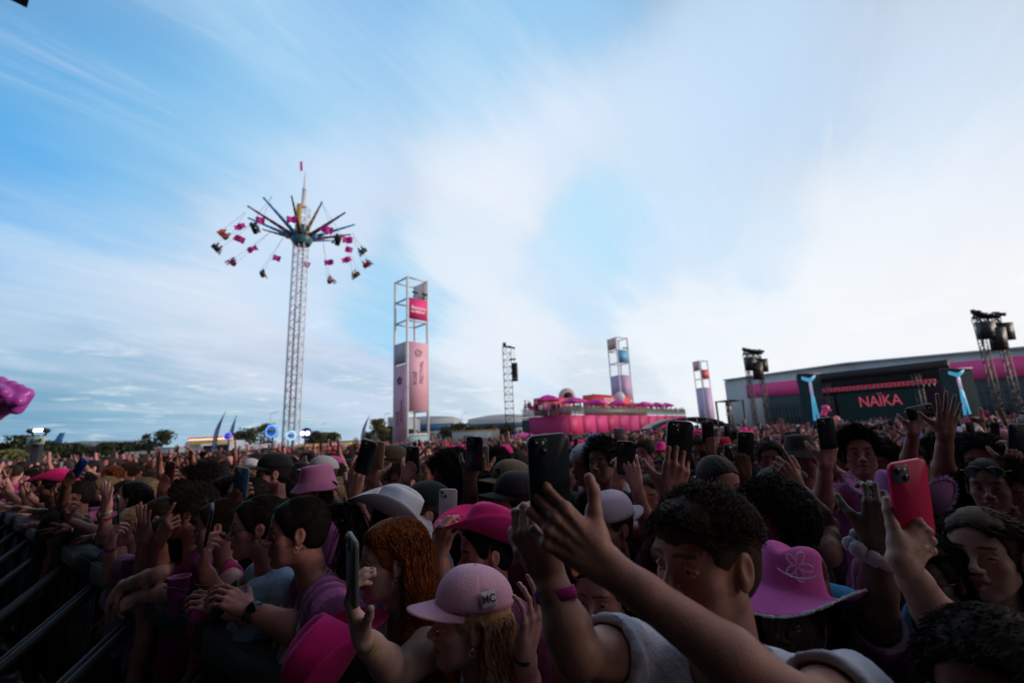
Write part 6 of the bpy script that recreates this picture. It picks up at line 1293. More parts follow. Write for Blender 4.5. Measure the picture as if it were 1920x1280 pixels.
# woman filming, pink vest
h = P_(412, 985, 2.12, phi=68, g='f', skin=MD, hair=('bun', DBR), top=('tank', (.45, .03, .16)), body_phi=50, label='woman with gold ear studs and pink trimmed vest pointing a dark phone sideways', arms=[dict(side='R', el=(412, 1130, 1.85), wr=(382, 1060, 1.80), hand=((382, 1008, 0), (.8, .1, -.5), 'grip'), seed=4)]); earring(h, -1)
hphone(h, 0, 'dark phone tilted in front of the woman with gold ear studs', (.008, .009, .012), px=(392, 983, 1.78), up=(.2, 1, 0))
h = P_(358, 962, 2.38, phi=70, g='m', skin=TN, hair=('fade', DBR), top=('tee', MAG), body_phi=45, smile=1, label='smiling man in profile with short dark hair and a deep magenta top', arms=[dict(side='R', el=(300, 1075, 2.3), wr=(300, 1010, 2.2), hand=((318, 975, 0), (.5, 0, -1), 'point'))])
h = P_(303, 972, 2.62, phi=75, g='m', skin=MD, hair=('buzz', DBR), top=('tee', (.30, .14, .32)), label='man with a shaved head half hidden behind a pointing hand', arms=[dict(side='R', el=(268, 1080, 2.4), wr=(272, 1010, 2.35), hand=((268, 965, 0), (.3, 0, -1), 'open'))])
h = P_(252, 985, 2.78, phi=72, g='f', skin=LT, hair=('bun', (.42, .32, .20)), top=('tee', (.34, .22, .42)), label='blonde woman with pinned back hair and a lilac top filming at the barrier', arms=[dict(side='R', el=(206, 1080, 2.65), wr=(208, 1022, 2.6), hand=((213, 985, 0), (.7, 0, -.6), 'grip')), dict(side='L', el=(262, 1070, 2.6), wr=(268, 1020, 2.55), hand=((262, 978, 0), (-.2, 0, -1), 'open'))])
hphone(h, 0, 'black phone held upright in front of the blonde woman', (.008, .008, .01), px=(222, 955, 2.58), up=(0, 1, 0)); band(h, 0, (.25, .03, .22))
h = P_(246, 932, 3.3, phi=62, pitch=22, g='f', skin=LT, hair=('long', BLK), top=('tank', (.28, .20, .34)), label='woman with long black hair tilting her face up, eyes closed', arms=[dict(side='R', el=(195, 1010, 3.0), wr=(200, 955, 2.9), hand=((200, 918, 0), (.2, 0, -1), 'open'))], long_nails=2.6, nails=(.45, .6, .62)); band(h, 0, (.5, .6, .65)); band(h, 0, (.35, .03, .14), off=.075, ln=.03, r=.034)
# hot pink hat bowed over the rail
h = P_(664, 1272, 1.28, phi=68, pitch=-62, g='f', s=.95, skin=LT, hair=('short', BLK), hat=('cowboy', HOT, dict(tilt=0, kw=dict(crown=.140, big=1.0))), top=('tee', BK), body_phi=62, lean=38, label='bowed person hidden under a hot pink cowboy hat with a rhinestone band', arms=[])
hat_trim(h, (.5, .5, .5), band=True, edge=False, kw=dict(crown=.140, big=1.0), n=150, r=.0055, name='rhinestone_band')
# white cowboy hat
h = P_(735, 990, 1.86, phi=86, g='f', skin=MD, hair=('bob', DBR), hat=('cowboy', (.66, .70, .80), dict(tilt=16, roll=0)), top=('tee', (.25, .26, .32)), label='woman wearing a white cowboy hat with a small silver tiara, behind the redhead', arms=[])
b = MB()
for k in range(50): a = -1.2 + 2.4 * k / 49; p = A_(.115 * math.sin(a), .095 + .05 * math.cos(a) - .02, .012 + .022 * abs(math.sin(3.3 * a)) + .05 * abs(math.sin(a)) ** 2.2); b.ball(h.hatc + h.s * (h.hatR @ p), .003, 6)
h.part('tiara', np.vstack(b.v), np.vstack(b.q), [mat('rhinestone3', (.75, .75, .82), .2, metal=.25)], (.5, .5, .5))
h = P_(800, 962, 2.05, phi=74, g='m', s=.97, skin=LT, hair=('short', BRN), hat=('cap', (.010, .018, .018), dict(tilt=-3)), top=('tee', (.30, .32, .36)), label='boy in profile wearing a black cap with a small red logo', arms=[])
# boy in the pink cowboy hat
h = P_(912, 1036, 1.68, phi=66, pitch=-2, g='m', s=.97, skin=LT, hair=('short', BLK), hat=('cowboy', (.72, .035, .25), dict(tilt=14, roll=0)), top=('tee', (.50, .16, .34), (.58, .56, .62)), body_phi=40, label='dark haired boy in a pink cowboy hat with chin cord and pink striped shirt', hdens=1.4,
       arms=[dict(side='R', el=(838, 1112, 1.62), wr=(822, 1035, 1.60), hand=((838, 985, .0), (.6, 0, -.8), 'grip'), seed=6)]); b = MB(); b.tube([h.o + h.s * (h.R @ A_(-.088, .015, .045)), h.o + h.s * (h.R @ A_(-.082, .03, -.05)), h.o + h.s * (h.R @ A_(-.04, .05, -.122))], .0018, 5); h.part('chin_cord', np.vstack(b.v), [np.vstack(b.q), np.vstack(b.t)], [GLOSS], (.5, .02, .15))
phone(PT(840, 950, 1.92), UP + RT * .02, -FW, (.45, .42, .50), 'white phone with dark petal pattern above the brim of the pink hat', (.3, .3, .34), 'smartphones held up in the front rows')
# backward cap
h = P_(1142, 988, 1.85, phi=52, g='m', skin=TN, hair=('short', DBR), hat=('cap_back', (.58, .48, .60)), top=('tee', (.03, .03, .04)), label='man in a backward lilac cap with its strap across his forehead', arms=[])
b = MB(); b.tube([h.hatc + h.s * (h.hatR @ A_(.055 * math.sin(a), .096 * math.cos(a) + .002, .012 + .0 * a)) for a in np.linspace(-.8, .8, 9)], .008, 6); h.part('cap_strap', np.vstack(b.v), [np.vstack(b.q), np.vstack(b.t)], [CLOTH], (.45, .36, .48), tint=np.ones((b.n, 3)))
# mirrored sunglasses pushed up
h = P_(1130, 1112, 1.32, phi=32, pitch=-4, g='f', skin=MD, hair=('long', BLK), top=('tank', (.18, .10, .25)), label='woman with pink rimmed mirrored sunglasses on her hair, behind the stretched forearm', arms=[])
glasses(h, z=.088, y=.080, dark=1, rim=(.55, .02, .16), name='sunglasses', wid=.034, lensmat=mat('mirror_lens', (.75, .55, .25), .04, metal=1.0))
# right hand side
h = P_(1845, 1036, 1.22, phi=58, pitch=3, g='f', skin=(.52, .29, .23), hair=('long', BRN), top=('tee', (.10, .34, .55)), body_phi=50, hres=.0032, hfine=.8, mouth=.006, nails=(.45, .01, .04), label='long haired brunette at the right edge with parted lips, filming with a red phone',
       arms=[dict(side='R', el=(1775, 1185, .98), wr=(1692, 1052, .88), hand=((1752, 985, .03), (.15, .1, -1), 'hold'), fres=.0065, hres=.0026, seed=9, jit=.15)]); band(h, 0, (.04, .015, .03), off=.03, r=.030); band(h, 0, (.30, .02, .10), off=.062, ln=.008, r=.033)
phone(PT(1708, 938, .91), UP + RT * -.14, -FW + RT * .1, (.85, .02, .12), 'bright red phone held by the long haired brunette at the right', (.16, .15, .22), 'smartphones held up in the front rows', s=1.06)
h = P_(1735, 1078, 1.24, phi=58, g='f', skin=(.09, .05, .035), hair=('bob', BLK), top=('tee', (.20, .04, .14), (.42, .28, .38)), body_phi=45, label='dark skinned woman with glasses in the shadow behind the red phone hand', arms=[dict(side='R', el=(1648, 1140, 1.08), wr=(1640, 1010, 1.05), hand=((1655, 935, .0), (.4, .1, -1), 'grip'), seed=4)]); glasses(h)
W_, R_w, s_, E_ = h.hands[0]; d_w = nrm(E_ - W_); b = MB(); X_, Z_ = R_w[:, 0], np.cross(d_w, R_w[:, 0]); r5 = np.random.default_rng(3)
pts = [W_ + d_w * (.03 + .008 * math.sin(5 * a)) + (X_ * math.cos(a) + Z_ * math.sin(a)) * (.042 + .006 * math.sin(7 * a)) for a in np.linspace(0, 2 * math.pi, 60)]; b.tube(pts, [.014 + .005 * math.sin(9 * a) for a in np.linspace(0, 2 * math.pi, 60)], 8, cap=False); h.part('scrunchie', np.vstack(b.v), np.vstack(b.q), [CLOTH], (.40, .33, .40), tint=np.ones((b.n, 3)))
h = P_(1690, 968, 1.72, phi=55, g='f', skin=TN, hair=('long', BLK), hat=('cowboy', (.34, .10, .30), dict(tilt=6)), top=('tee', PNK), label='person in a lilac cowboy hat with a fluffy fur edge, behind the red phone', arms=[]); hat_trim(h, (.42, .24, .44), band=False, edge=True, fur=True, n=150, name='fur_edge')
h = P_(1888, 1322, .66, phi=58, g='m', skin=BR, hair=('short', (.006, .005, .005)), top=('tee', BK), hfine=.8, label='black haired head very close and dark at the bottom right corner', arms=[]); glasses(h, y=.100, dark=1, rim=(.6, .6, .66), name='sunglasses')
h = P_(1612, 850, 2.62, phi=32, pitch=3, g='m', s=1.04, skin=MD, hair=('fade', BLK), top=('polo', (.38, .10, .26), (.5, .45, .52)), hdens=1.3, hthick=1.25, mouth=.004, label='tall young man with thick dark hair and pink polo holding a phone high', arms=[dict(side='R', el=(1542, 955, 2.3), wr=(1548, 868, 2.2), hand=((1556, 830, 0), (.2, 0, -1), 'grip'), seed=3)], body_phi=25)
hphone(h, 0, 'dark green cased phone in the hand of the tall young man in pink', (.010, .025, .022), px=(1550, 812, 2.18), up=(-.15, 1, 0))
h = P_(1846, 868, 2.25, phi=55, g='m', skin=TN, hair=('curly', BLK), top=('tee', DPK), body_phi=45, label='man in a dark red shirt raising one open hand high at the right', arms=[dict(side='R', el=(1766, 905, 2.1), wr=(1772, 812, 2.05), hand=((1778, 765, 0), (.4, 0, -1), 'open'), seed=5)])
h = P_(1858, 912, 1.92, phi=52, g='f', skin=TN, hair=('long', BLK), top=('tank', BK), label='woman with green tinted oval sunglasses pushed up on her dark hair', arms=[]); glasses(h, z=.070, y=.088, dark=1, rim=(.25, .2, .08), name='sunglasses', wid=.029, lensmat=mat('green_lens', (.05, .16, .15), .06, metal=.6))
h = P_(1462, 925, 1.95, phi=80, g='f', skin=TN, hair=('bun', (.06, .05, .04)), top=('tank', (.06, .04, .05)), label='woman with tightly tied greyish brown hair and gold hoop seen from the side', arms=[dict(side='L', el=(1555, 985, 1.9), wr=(1490, 905, 1.85), hand=((1468, 868, 0), (.2, -.4, -1), 'point'))]); earring(h, -1)
h = P_(1346, 908, 2.0, phi=-8, pitch=-12, g='m', skin=MD, hair=('buzz', DBR), top=('tee', BK), beard=.5, label='man with cropped hair and light beard looking down to the right', arms=[])
h = P_(1292, 958, 1.78, phi=40, g='m', skin=TN, hair=('short', BLK), top=('tee', (.10, .02, .05)), label='man whose dark hair shows between the big raised hand and the curly haired man', arms=[dict(side='R', el=(1262, 1020, 1.45), wr=(1256, 928, 1.36), hand=((1268, 880, .0), (.1, .0, -1), 'phone'), seed=11, hs=1.05, hres=.004)]); band(h, 0, (.35, .02, .12), off=.03)
hphone(h, 0, 'wide dark phone gripped in the big raised hand right of centre', (.008, .009, .01), px=(1273, 836, 1.38), up=(.06, 1, 0))
h = P_(1132, 866, 2.75, phi=42, g='m', skin=(.30, .18, .12), hair=('fade', BLK), top=('tee', BK), beard=.25, hthick=1.6, label='lean faced man with short black hair and stubble right of the navy phone', arms=[])
h = P_(1222, 932, 2.35, phi=35, g='f', skin=LT, hair=('long', BRN), top=('tee', MAG), label='pale young woman peeking out beside a slender raised forearm', arms=[dict(side='R', el=(1212, 985, 2.15), wr=(1192, 905, 2.05), hand=((1182, 868, 0), (.3, 0, -1), 'phone')), dict(side='L', el=(1150, 985, 2.2), wr=(1158, 905, 2.1), hand=((1166, 878, 0), (-.3, 0, -1), 'grip'))], nails=(.4, .5, .7))
hphone(h, 0, 'small dark phone between two raised hands right of the lean faced man', (.008, .009, .012), px=(1172, 858, 2.06), up=(0, 1, 0))
for a in [(591, 918, 2.7, 58, 'f', TN, ('bob', DBR), ('bucket', (.50, .17, .34), dict(tilt=-4)), ('tee', PNK), 'woman under a pink bucket hat left of the raised phones'), (604, 890, 3.3, 62, 'f', LT, ('short', BRN), ('cap', (.52, .50, .52)), ('tee', WHT), 'person in a pale grey trucker cap just behind the pink bucket hat'),
          (512, 888, 3.1, 55, 'm', MD, ('short', BLK), ('cap', BK), ('tee', BK), 'bearded man in a black cap and dark sunglasses left of the bucket hat'), (632, 932, 2.75, 20, 'f', (.45, .28, .22), ('pony', BLD), None, ('tank', DPK), 'smiling woman with tied hair and dark glasses pushed up, beside the bucket hat'),
          (735, 876, 3.0, 50, 'm', LT, ('short', BRN), ('cap', (.07, .05, .03)), ('tee', WHT), 'man with brown flat cap and light vest behind the gold phone'), (846, 900, 2.5, 60, 'm', BR, ('afro', BLK), None, ('tee', BK), 'person with a huge dark afro above the black cap'),
          (958, 915, 2.35, 66, 'm', MD, ('short', DBR), ('cap', (.16, .12, .08)), ('tee', BK), 'person in a tan camouflage cap with glasses on its peak'), (968, 945, 2.05, 70, 'm', TN, ('short', BLK), ('cap', (.02, .018, .03)), ('tee', DPK), 'person in a dark cap with pink writing behind the pink hat'),
          (928, 880, 3.1, 60, 'm', TN, ('fade', BLK), None, ('tee', BK), 'dark haired man in profile left of the navy phone'), (1098, 872, 2.9, 55, 'm', MD, ('short', DBR), ('cap_back', (.5, .52, .58)), ('tee', BK), 'person in a white and blue cap with a red mark beside the lean faced man'),
          (1118, 845, 4.0, 50, 'm', MD, ('short', DBR), ('cap', (.06, .28, .50)), ('tee', WHT), 'person in a bright blue cap right of the navy phone'), (1446, 862, 3.1, 30, 'm', MD, ('short', DBR), None, ('tee', BK), 'round faced man with dark swept hair, a finger raised before him'),
          (1502, 858, 3.0, 40, 'm', TN, ('short', BLK), ('bucket', (.07, .05, .04)), ('tee', (.08, .02, .06)), 'man with beard under a brown bucket hat left of the tall young man'), (1765, 862, 3.0, 50, 'm', MD, ('fade', BLK), None, ('tee', LBL), 'dark haired man partly hidden left of the raised open hand'),
          (102, 915, 4.2, 50, 'm', TN, ('short', BLK), ('cowboy', HOT), ('tee', BK), 'bearded man in a hot pink cowboy hat at far left'), (425, 925, 3.0, 62, 'f', MD, ('long', BLK), None, ('tee', (.2, .2, .22)), 'woman with gold sunglasses and long black hair left of the black cap man'),
          (378, 905, 3.3, 60, 'm', TN, ('fade', BLK), None, ('tee', BK), 'dark haired man in profile above the smiling man'), (1655, 870, 3.0, 60, 'f', TN, ('afro', BLK), None, ('tee', (.3, .03, .18)), 'person with big black hair and yellow mirrored glasses on top, right side'),
          (1905, 930, 1.9, 60, 'm', MD, ('fade', DBR), None, ('tee', (.16, .24, .34)), 'man cut by the right edge above the brunette'), (1900, 880, 3.0, 55, 'm', TN, ('curly', (.10, .06, .03)), None, ('tee', BK), 'man with reddish brown curls near the right edge'), (1812, 838, 4.0, 50, 'm', TN, ('short', BLK), None, ('tee', BK), 'short haired man behind the raised open hand')]:
    px_, py_, t_, ph_, g_, sk_, hr_, ht_, tp_, lb_ = a; h = P_(px_, py_, t_, phi=ph_, g=g_, skin=sk_, hair=hr_, hat=ht_, top=tp_, label=lb_, beard=.8 if 'beard' in lb_ else 0, hthick=1.3 if hr_[0] == 'fade' else 1, arms=[], hres=.005, smile=1 if 'smil' in lb_ else 0)
    if 'sunglasses' in lb_ and 'yellow' not in lb_: glasses(h, dark=1, name='sunglasses')
    if 'glasses pushed' in lb_ or 'yellow' in lb_ or 'peak' in lb_: glasses(h, z=.085 if 'yellow' not in lb_ else .12, y=.085, dark=1, name='sunglasses', wid=.03, lensmat=mat('gold_lens%d' % px_, (.55, .40, .08), .05, metal=1.0) if 'yellow' in lb_ or 'peak' in lb_ else None)
for (px_, py_, t_, sk_, hc_, tp_, sd_, el_, wr_, hd_, pose_, ph_, col_, upv_, lb_, pl_) in [
    (700, 965, 2.3, MD, BRN, WHT, 'R', (688, 1005, 2.15), (664, 925, 2.05), (668, 880, 0), 'phone', (686, 857, 2.03), (.012, .013, .02), (.25, 1, 0), 'person behind the white hat whose pale arm raises a phone', 'dark phone tilted in the pale hand above the white cowboy hat'),
    (712, 905, 2.9, MD, (.12, .09, .05), BK, 'L', (722, 955, 2.6), (700, 898, 2.5), (700, 865, 0), 'grip', (708, 853, 2.48), (.30, .18, .12), (.1, 1, 0), 'fair haired person raising a phone in a tanned hand', 'phone with a gold edge next to the tilted dark phone'),
    (760, 905, 2.9, LT, DBR, PNK, 'R', (755, 945, 2.7), (762, 895, 2.55), (775, 870, 0), 'phone', (774, 862, 2.55), (.02, .015, .02), (0, 1, 0), 'person in pink lifting a phone left of the afro', 'dark phone in a pale hand left of the afro'),
    (905, 930, 2.4, DKS, BLK, BK, 'R', (882, 970, 2.1), (882, 892, 2.05), (888, 862, 0), 'grip', (890, 850, 2.03), (.006, .006, .008), (0, 1, 0), 'dark skinned person raising a black phone above the pink hat', 'black phone in a dark skinned hand above the pink cowboy hat'),
    (930, 905, 3.2, TN, DBR, WHT, 'L', (925, 930, 2.7), (905, 890, 2.6), (900, 868, 0), 'grip', (904, 860, 2.6), (.20, .19, .18), (0, 1, 0), 'tanned person filming just right of the dark arm', 'phone with pale edges right of the black phone'),
    (1402, 905, 2.7, BR, BLK, MAG, 'R', (1400, 960, 2.3), (1396, 885, 2.25), (1390, 850, 0), 'grip', (1398, 838, 2.25), (.010, .014, .018), (0, 1, 0), 'dark armed person holding a tall dark phone above the cropped haired man', 'tall dark phone above the man with cropped hair'),
    (1350, 870, 3.2, MD, BLK, MAG, 'L', (1378, 915, 2.9), (1372, 885, 2.8), (1366, 868, 0), 'grip', (1370, 856, 2.78), (.03, .04, .05), (0, 1, 0), 'person with heart shaped glasses behind a silver edged phone', 'small phone with silver edges left of the tall dark phone'),
    (1320, 850, 3.4, TN, BRN, WHT, 'L', (1345, 885, 3.2), (1333, 845, 3.1), (1328, 822, 0), 'grip', (1327, 810, 3.1), (.012, .012, .014), (0, 1, 0), 'tanned person with arm up right of the wide dark phone', 'black phone in a tanned hand right of the wide dark phone'),
    (1210, 852, 4.2, MD, BLK, BK, 'R', (1175, 860, 3.8), (1168, 838, 3.6), (1165, 822, 0), 'grip', (1160, 820, 3.6), (.32, .30, .36), (0, 1, 0), 'person raising a lilac phone over the bar front', 'pale lilac phone raised below the left end of the bar'),
    (1905, 905, 2.5, MD, BLK, BK, 'R', (1880, 940, 2.2), (1895, 880, 2.1), (1905, 850, 0), 'grip', (1908, 825, 2.1), (.02, .025, .03), (0, 1, 0), 'person at the right edge holding up a phone with pale rim', 'phone with a pale rim cut by the right edge'),
    (1715, 868, 3.0, TN, BLK, BK, 'R', (1700, 880, 2.7), (1712, 810, 2.6), (1722, 785, 0), 'grip', (1725, 772, 2.6), (.006, .007, .009), (.9, .2, 0), 'man with arms up holding a phone sideways left of the open hand', 'black phone held sideways left of the raised open hand'),
    (470, 935, 2.9, BR, BLK, BK, 'R', (425, 985, 2.3), (432, 950, 2.2), (445, 930, 0), 'grip', (452, 905, 2.2), (.05, .10, .18), (.1, 1, 0), 'person in black holding a blue topped phone over the bun haired woman', 'phone with a blue top above the woman with glasses'),
    (330, 930, 3.4, TN, BLK, BK, 'R', (300, 960, 3.2), (305, 915, 3.1), (315, 895, 0), 'grip', (318, 885, 3.1), (.10, .02, .03), (.15, 1, 0), 'man in black lifting a maroon phone left of the dark haired man', 'long maroon phone left of the dark haired man in profile'),
    (145, 930, 3.9, BR, BLK, BK, 'R', (118, 950, 3.7), (125, 905, 3.5), (140, 888, 0), 'grip', (150, 876, 3.5), (.02, .05, .22), (.5, .8, 0), 'dark skinned person with a silver bangle holding up a blue phone at left', 'blue phone tilted in a dark hand at upper left')]:
    h = P_(px_, py_, t_, phi=45, g='m', skin=sk_, hair=('short', hc_), top=('tee', tp_), label=lb_, hres=.0052, arms=[dict(side=sd_, el=el_, wr=wr_, hand=(hd_, (.2, 0, -1), pose_), seed=px_)]); hphone(h, 0, pl_, col_, px=ph_, up=upv_)
# arms reaching over the barrier, further left
r_ = random.Random(21)
for i, a in enumerate([3.6, 4.2, 4.8, 5.35, 5.9, 6.5, 7.05, 7.6, 8.2, 8.8, 9.4, 10.0, 10.6, 11.3]):
    if i < 1: continue
    g_ = 'f' if r_.random() < .6 else 'm'; z_ = 1.52 + r_.uniform(-.06, .10); ps = bw(a, NB + .24 + r_.uniform(0, .12), z_); fw = A_(-.613, -.79, 0); lf = BD; sk_ = r_.choice([LT, MD, TN, BR]); hc = r_.choice([BLK, DBR, BRN, BLD]); st_ = r_.choice(['long', 'bun', 'pony', 'bob'] if g_ == 'f' else ['short', 'fade', 'curly']); tp = r_.choice([('tank', HOT), ('tee', PNK), ('tee', PNK), ('tee', MAG), ('tank', (.35, .22, .42)), ('tee', BK), ('tee', HOT)])
    sgn = -1; sh = ps + A_(0, 0, -.25); E1 = sh + fw * .20 + BD * .10 + A_(0, 0, -.08 + r_.uniform(0, .1)); W1 = E1 + nrm(fw * .6 + BD * .8 + A_(0, 0, r_.uniform(-.1, .35))) * .25; arms = [dict(side='R', el=E1, wr=W1, hand=(W1 - E1 + A_(0, 0, r_.uniform(-.1, .1)), A_(0, 0, -1) + BD * .1, r_.choice(['relax', 'flat', 'point', 'open'])), seed=i)]
    E2 = sh + fw * (.24 - .06 * (i % 2)) + A_(0, 0, -.02) - BD * .05; W2 = E2 + nrm(fw * .3 + BD * .15 + A_(0, 0, r_.uniform(.2, .9))) * .25; arms.append(dict(side='L', el=E2, wr=W2, hand=(A_(0, 0, 1) + fw * .4, BN, r_.choice(['open', 'relax', 'grip'])), seed=i + 3))
    pl = ['third', 'fourth', 'fifth', 'sixth', 'seventh', 'eighth', 'ninth', 'tenth', 'eleventh', 'twelfth', 'thirteenth', 'fourteenth', 'fifteenth', 'sixteenth'][i]
    h = person(0, 0, 1, pos=ps, phi=38 + r_.uniform(0, 35), g=g_, skin=sk_, hair=(st_, hc), top=tp, body_phi=38, lean=10, hres=.0055, label='fan reaching over the barrier at left, %s in the front row after the blonde woman' % pl if i > 0 else '', world_arms=True, arms=arms, group='front row fans at left'); HEROES.append(h)
    if r_.random() < .7: band(h, 0, r_.choice([(.5, .5, .55), (.35, .03, .16), (.2, .05, .25)]))
# arms of the woman whose hands hang over the rail
h = P_(318, 1005, 2.45, phi=62, g='f', skin=LT, hair=('long', BRN), top=('tee', (.12, .02, .06)), lean=16, body_phi=42, label='woman with brown hair letting both forearms hang over the barrier', arms=[dict(side='R', el=(300, 1075, 2.15), wr=(228, 1098, 2.25), hand=((198, 1128, .0), (.2, -.8, -.6), 'relax')), dict(side='L', el=(320, 1110, 2.1), wr=(258, 1118, 2.15), hand=((215, 1140, 0), (.2, -.8, -.6), 'relax'))])

# cups and glasses on the rail
def cup(px, py, t, label, h_=.13, r_=.042):
    c = PT(px, py, t); r = empty('drinks_cup', c - A_(0, 0, h_ / 2)); tag(r, label, 'cup', 'pink drinks cups on the rail'); b = MB(); pr = [(.0005, .001), (r_ * .72, .0), (r_ * .98, h_ * .97), (r_ * 1.05, h_ * .975), (r_ * 1.05, h_), (r_ * .96, h_), (r_ * .93, h_ * .96), (r_ * .69, .006), (.0005, .006)]; b.lathe(pr, n=28); b.build('cup', mat('pink_plastic%d' % px, (.42, .10, .32), .35), r, smooth=True)
    b = MB(); b.lathe([(r_ * .86, h_ * .45), (r_ * .93, h_ * .70)], n=28); V = np.vstack(b.v); V[:, :2] *= 1.012; obj('printed_band', mesh_np('printed_band', V, np.vstack(b.q), [mat('cup_print', (.20, .02, .16), .5)]), r)
cup(333, 1115, 1.93, 'tall pink plastic cup in front of the woman with glasses', .15); cup(244, 1068, 2.45, 'smaller pink plastic cup standing further left on the barrier', .12)
r = empty('sunglasses'); frame_mat(r, nrm(RT + UP * .2), nrm(np.cross(-FW * .7 + UP * .7, RT)), nrm(-FW * .6 + UP * .8), PT(378, 1112, 1.80)); tag(r, 'black framed sunglasses held in fingers above the barrier rail', 'sunglasses'); b = MB(); L = MB()
for sx in (-1, 1):
    pts = [A_(sx * .034 + .028 * math.cos(a), .024 * math.sin(a), 0) for a in np.linspace(0, 2 * math.pi, 22)]; b.tube(pts, .0035, 6, cap=False); b.tube([A_(sx * .062, .006, 0), A_(sx * .068, .0, .06), A_(sx * .060, -.02, .13)], .003, 6); L.cyl((sx * .034, 0, -.0008), (sx * .034, 0, .0008), .026, n=18)
b.tube([A_(-.008, .004, 0), A_(.008, .004, 0)], .003, 6); b.build('frame', BLACK, r, smooth=True); L.build('lens', GLASS, r)

# ---------------------------------------------------------------- the crowd: templates, then one object per person
TPL = []; HAIRT = {}; HATT = {}; PHT = {}
def tpl(name, g, arms, phones=(), sk=0):
    """template facing -y, feet at the origin; returns its objects"""
    h = person(0, 0, 1, pos=(0, 0, 1.63 if g == 'm' else 1.60), phi=0, g=g, s=1.0 if g == "m" else .95, hair=(None, DBR), top=(random.choice(['tee', 'tee', 'tank']) if g == 'f' else 'tee', (.5, .5, .5), (.6, .6, .6)), arms=arms, world_arms=True, local=True, hres=.0055, label='t')
    TPL.append((name, g, h, phones)); return h
R0, L0 = A_(-.185, 0, 1.36), A_(.185, 0, 1.36); U = A_(0, 0, 1)
def mk(side, E, W, hd, pn, pose, seed=1): return dict(side=side, el=A_(*E), wr=A_(*W), hand=(A_(*hd), A_(*pn), pose), seed=seed)
POS = [('standing', [], []), ('film', [mk('R', (-.27, -.20, 1.22), (-.14, -.34, 1.44), (.15, -.1, 1), (.3, 1, 0), 'grip')], [(-.10, -.36, 1.55)]),
       ('film_high', [mk('R', (-.30, -.18, 1.50), (-.16, -.26, 1.72), (.12, -.05, 1), (.2, 1, 0), 'grip')], [(-.12, -.28, 1.83)]), ('film_two', [mk('R', (-.27, -.22, 1.40), (-.09, -.36, 1.60), (.25, 0, 1), (.8, .6, 0), 'grip'), mk('L', (.27, -.22, 1.40), (.09, -.36, 1.60), (-.25, 0, 1), (-.8, .6, 0), 'grip', 2)], [(0, -.39, 1.70)]),
       ('open_hand', [mk('R', (-.32, -.08, 1.52), (-.30, -.16, 1.78), (0, -.1, 1), (0, -1, 0), 'open')], []), ('both_up', [mk('R', (-.34, -.05, 1.54), (-.30, -.12, 1.80), (0, -.1, 1), (0, -1, 0), 'relax', 3), mk('L', (.34, -.05, 1.54), (.26, -.14, 1.80), (0, -.1, 1), (0, -1, 0), 'open', 2)], []),
       ('clap', [mk('R', (-.26, -.16, 1.14), (-.06, -.30, 1.30), (.25, -.3, .8), (1, 0, 0), 'flat'), mk('L', (.26, -.16, 1.14), (.06, -.30, 1.30), (-.25, -.3, .8), (-1, 0, 0), 'flat')], [])]
for nm_, ar_, ph_ in POS:
    for g_ in 'mf': tpl(nm_, g_, [dict(a) for a in ar_], ph_)
def head_tpl(g): return A_(0, 0, 1.63 if g == 'm' else 1.60), face_frame(0), 1.0 if g == 'm' else .95
for g_, sts in (('m', ['short', 'fade', 'buzz', 'curly', 'afro']), ('f', ['long', 'bun', 'pony', 'bob', 'wavy', 'afro'])):
    o_, R_, s_ = head_tpl(g_)
    for st_ in sts: hv, hq = hair_geo(st_, R_, o_, s_, seed=4, dens=.55, res=.008, thick=1.3 if st_ == 'fade' else 1.0, fine=1.2); HAIRT[(g_, st_)] = mesh_np('hair', hv, hq, [HAIR])
    hv, hq = hair_geo('short' if g_ == 'm' else 'bob', R_, o_, s_, seed=4, dens=.6, res=.008, capped=True, fine=1.2); HAIRT[(g_, 'capped')] = mesh_np('hair', hv, hq, [HAIR])
    for k_ in HATZ: hv, hq, _, _ = hat_geo(k_, R_, o_, s_); HATT[(g_, k_)] = mesh_np(k_, hv, hq, [FELT])
_b = MB()
for sx in (-1, 1): _b.cyl((sx * .033, -.098, 0), (sx * .033, -.094, 0), .026, n=14); _b.bar((sx * .058, -.092, .004), (sx * .082, .0, .0), .004)
_b.bar((-.01, -.097, .004), (.01, -.097, .004), .005); SHADE = _b.mesh('sunglasses', GLASS)
SKC = [(LT, 3.5), (MD, 4), (TN, 3), (BR, 1.6), (DKS, .8)]
HCC = [('black', BLK, 5), ('dark brown', DBR, 5), ('brown', BRN, 3), ('blond', BLD, .8), ('ginger', RED, .5)]
SHC = [('hot pink', (.72, .03, .27), 4), ('pale pink', (.62, .28, .42), 4), ('magenta', (.38, .02, .20), 2.5), ('black', BK, 5), ('white', (.58, .58, .62), 2.2), ('dark red', (.16, .015, .03), 1.2), ('lilac', (.32, .20, .40), 1.2), ('navy', NAV, 1.5), ('grey', (.16, .16, .17), 1), ('light blue', LBL, .8)]
HTC = [('pink', (.62, .10, .30)), ('white', (.6, .6, .64)), ('black', BK), ('hot pink', (.75, .02, .24)), ('blue', (.04, .10, .35)), ('red', (.5, .02, .04))]
PHC = [('black', (.008, .008, .01)), ('white', (.5, .5, .52)), ('navy', (.015, .03, .07)), ('pink', (.6, .08, .25)), ('silver', (.25, .25, .28))]
def wpick(r, L):
    t = r.random() * sum(q[-1] for q in L)
    for q in L:
        t -= q[-1]
        if t <= 0: return q
    return L[-1]
def project(p):
    v = np.asarray(p) - CAM; z = v @ FW; return 960 + FOC * (v @ RT) / z, 640 - FOC * (v @ UP) / z, z
YM = np.interp
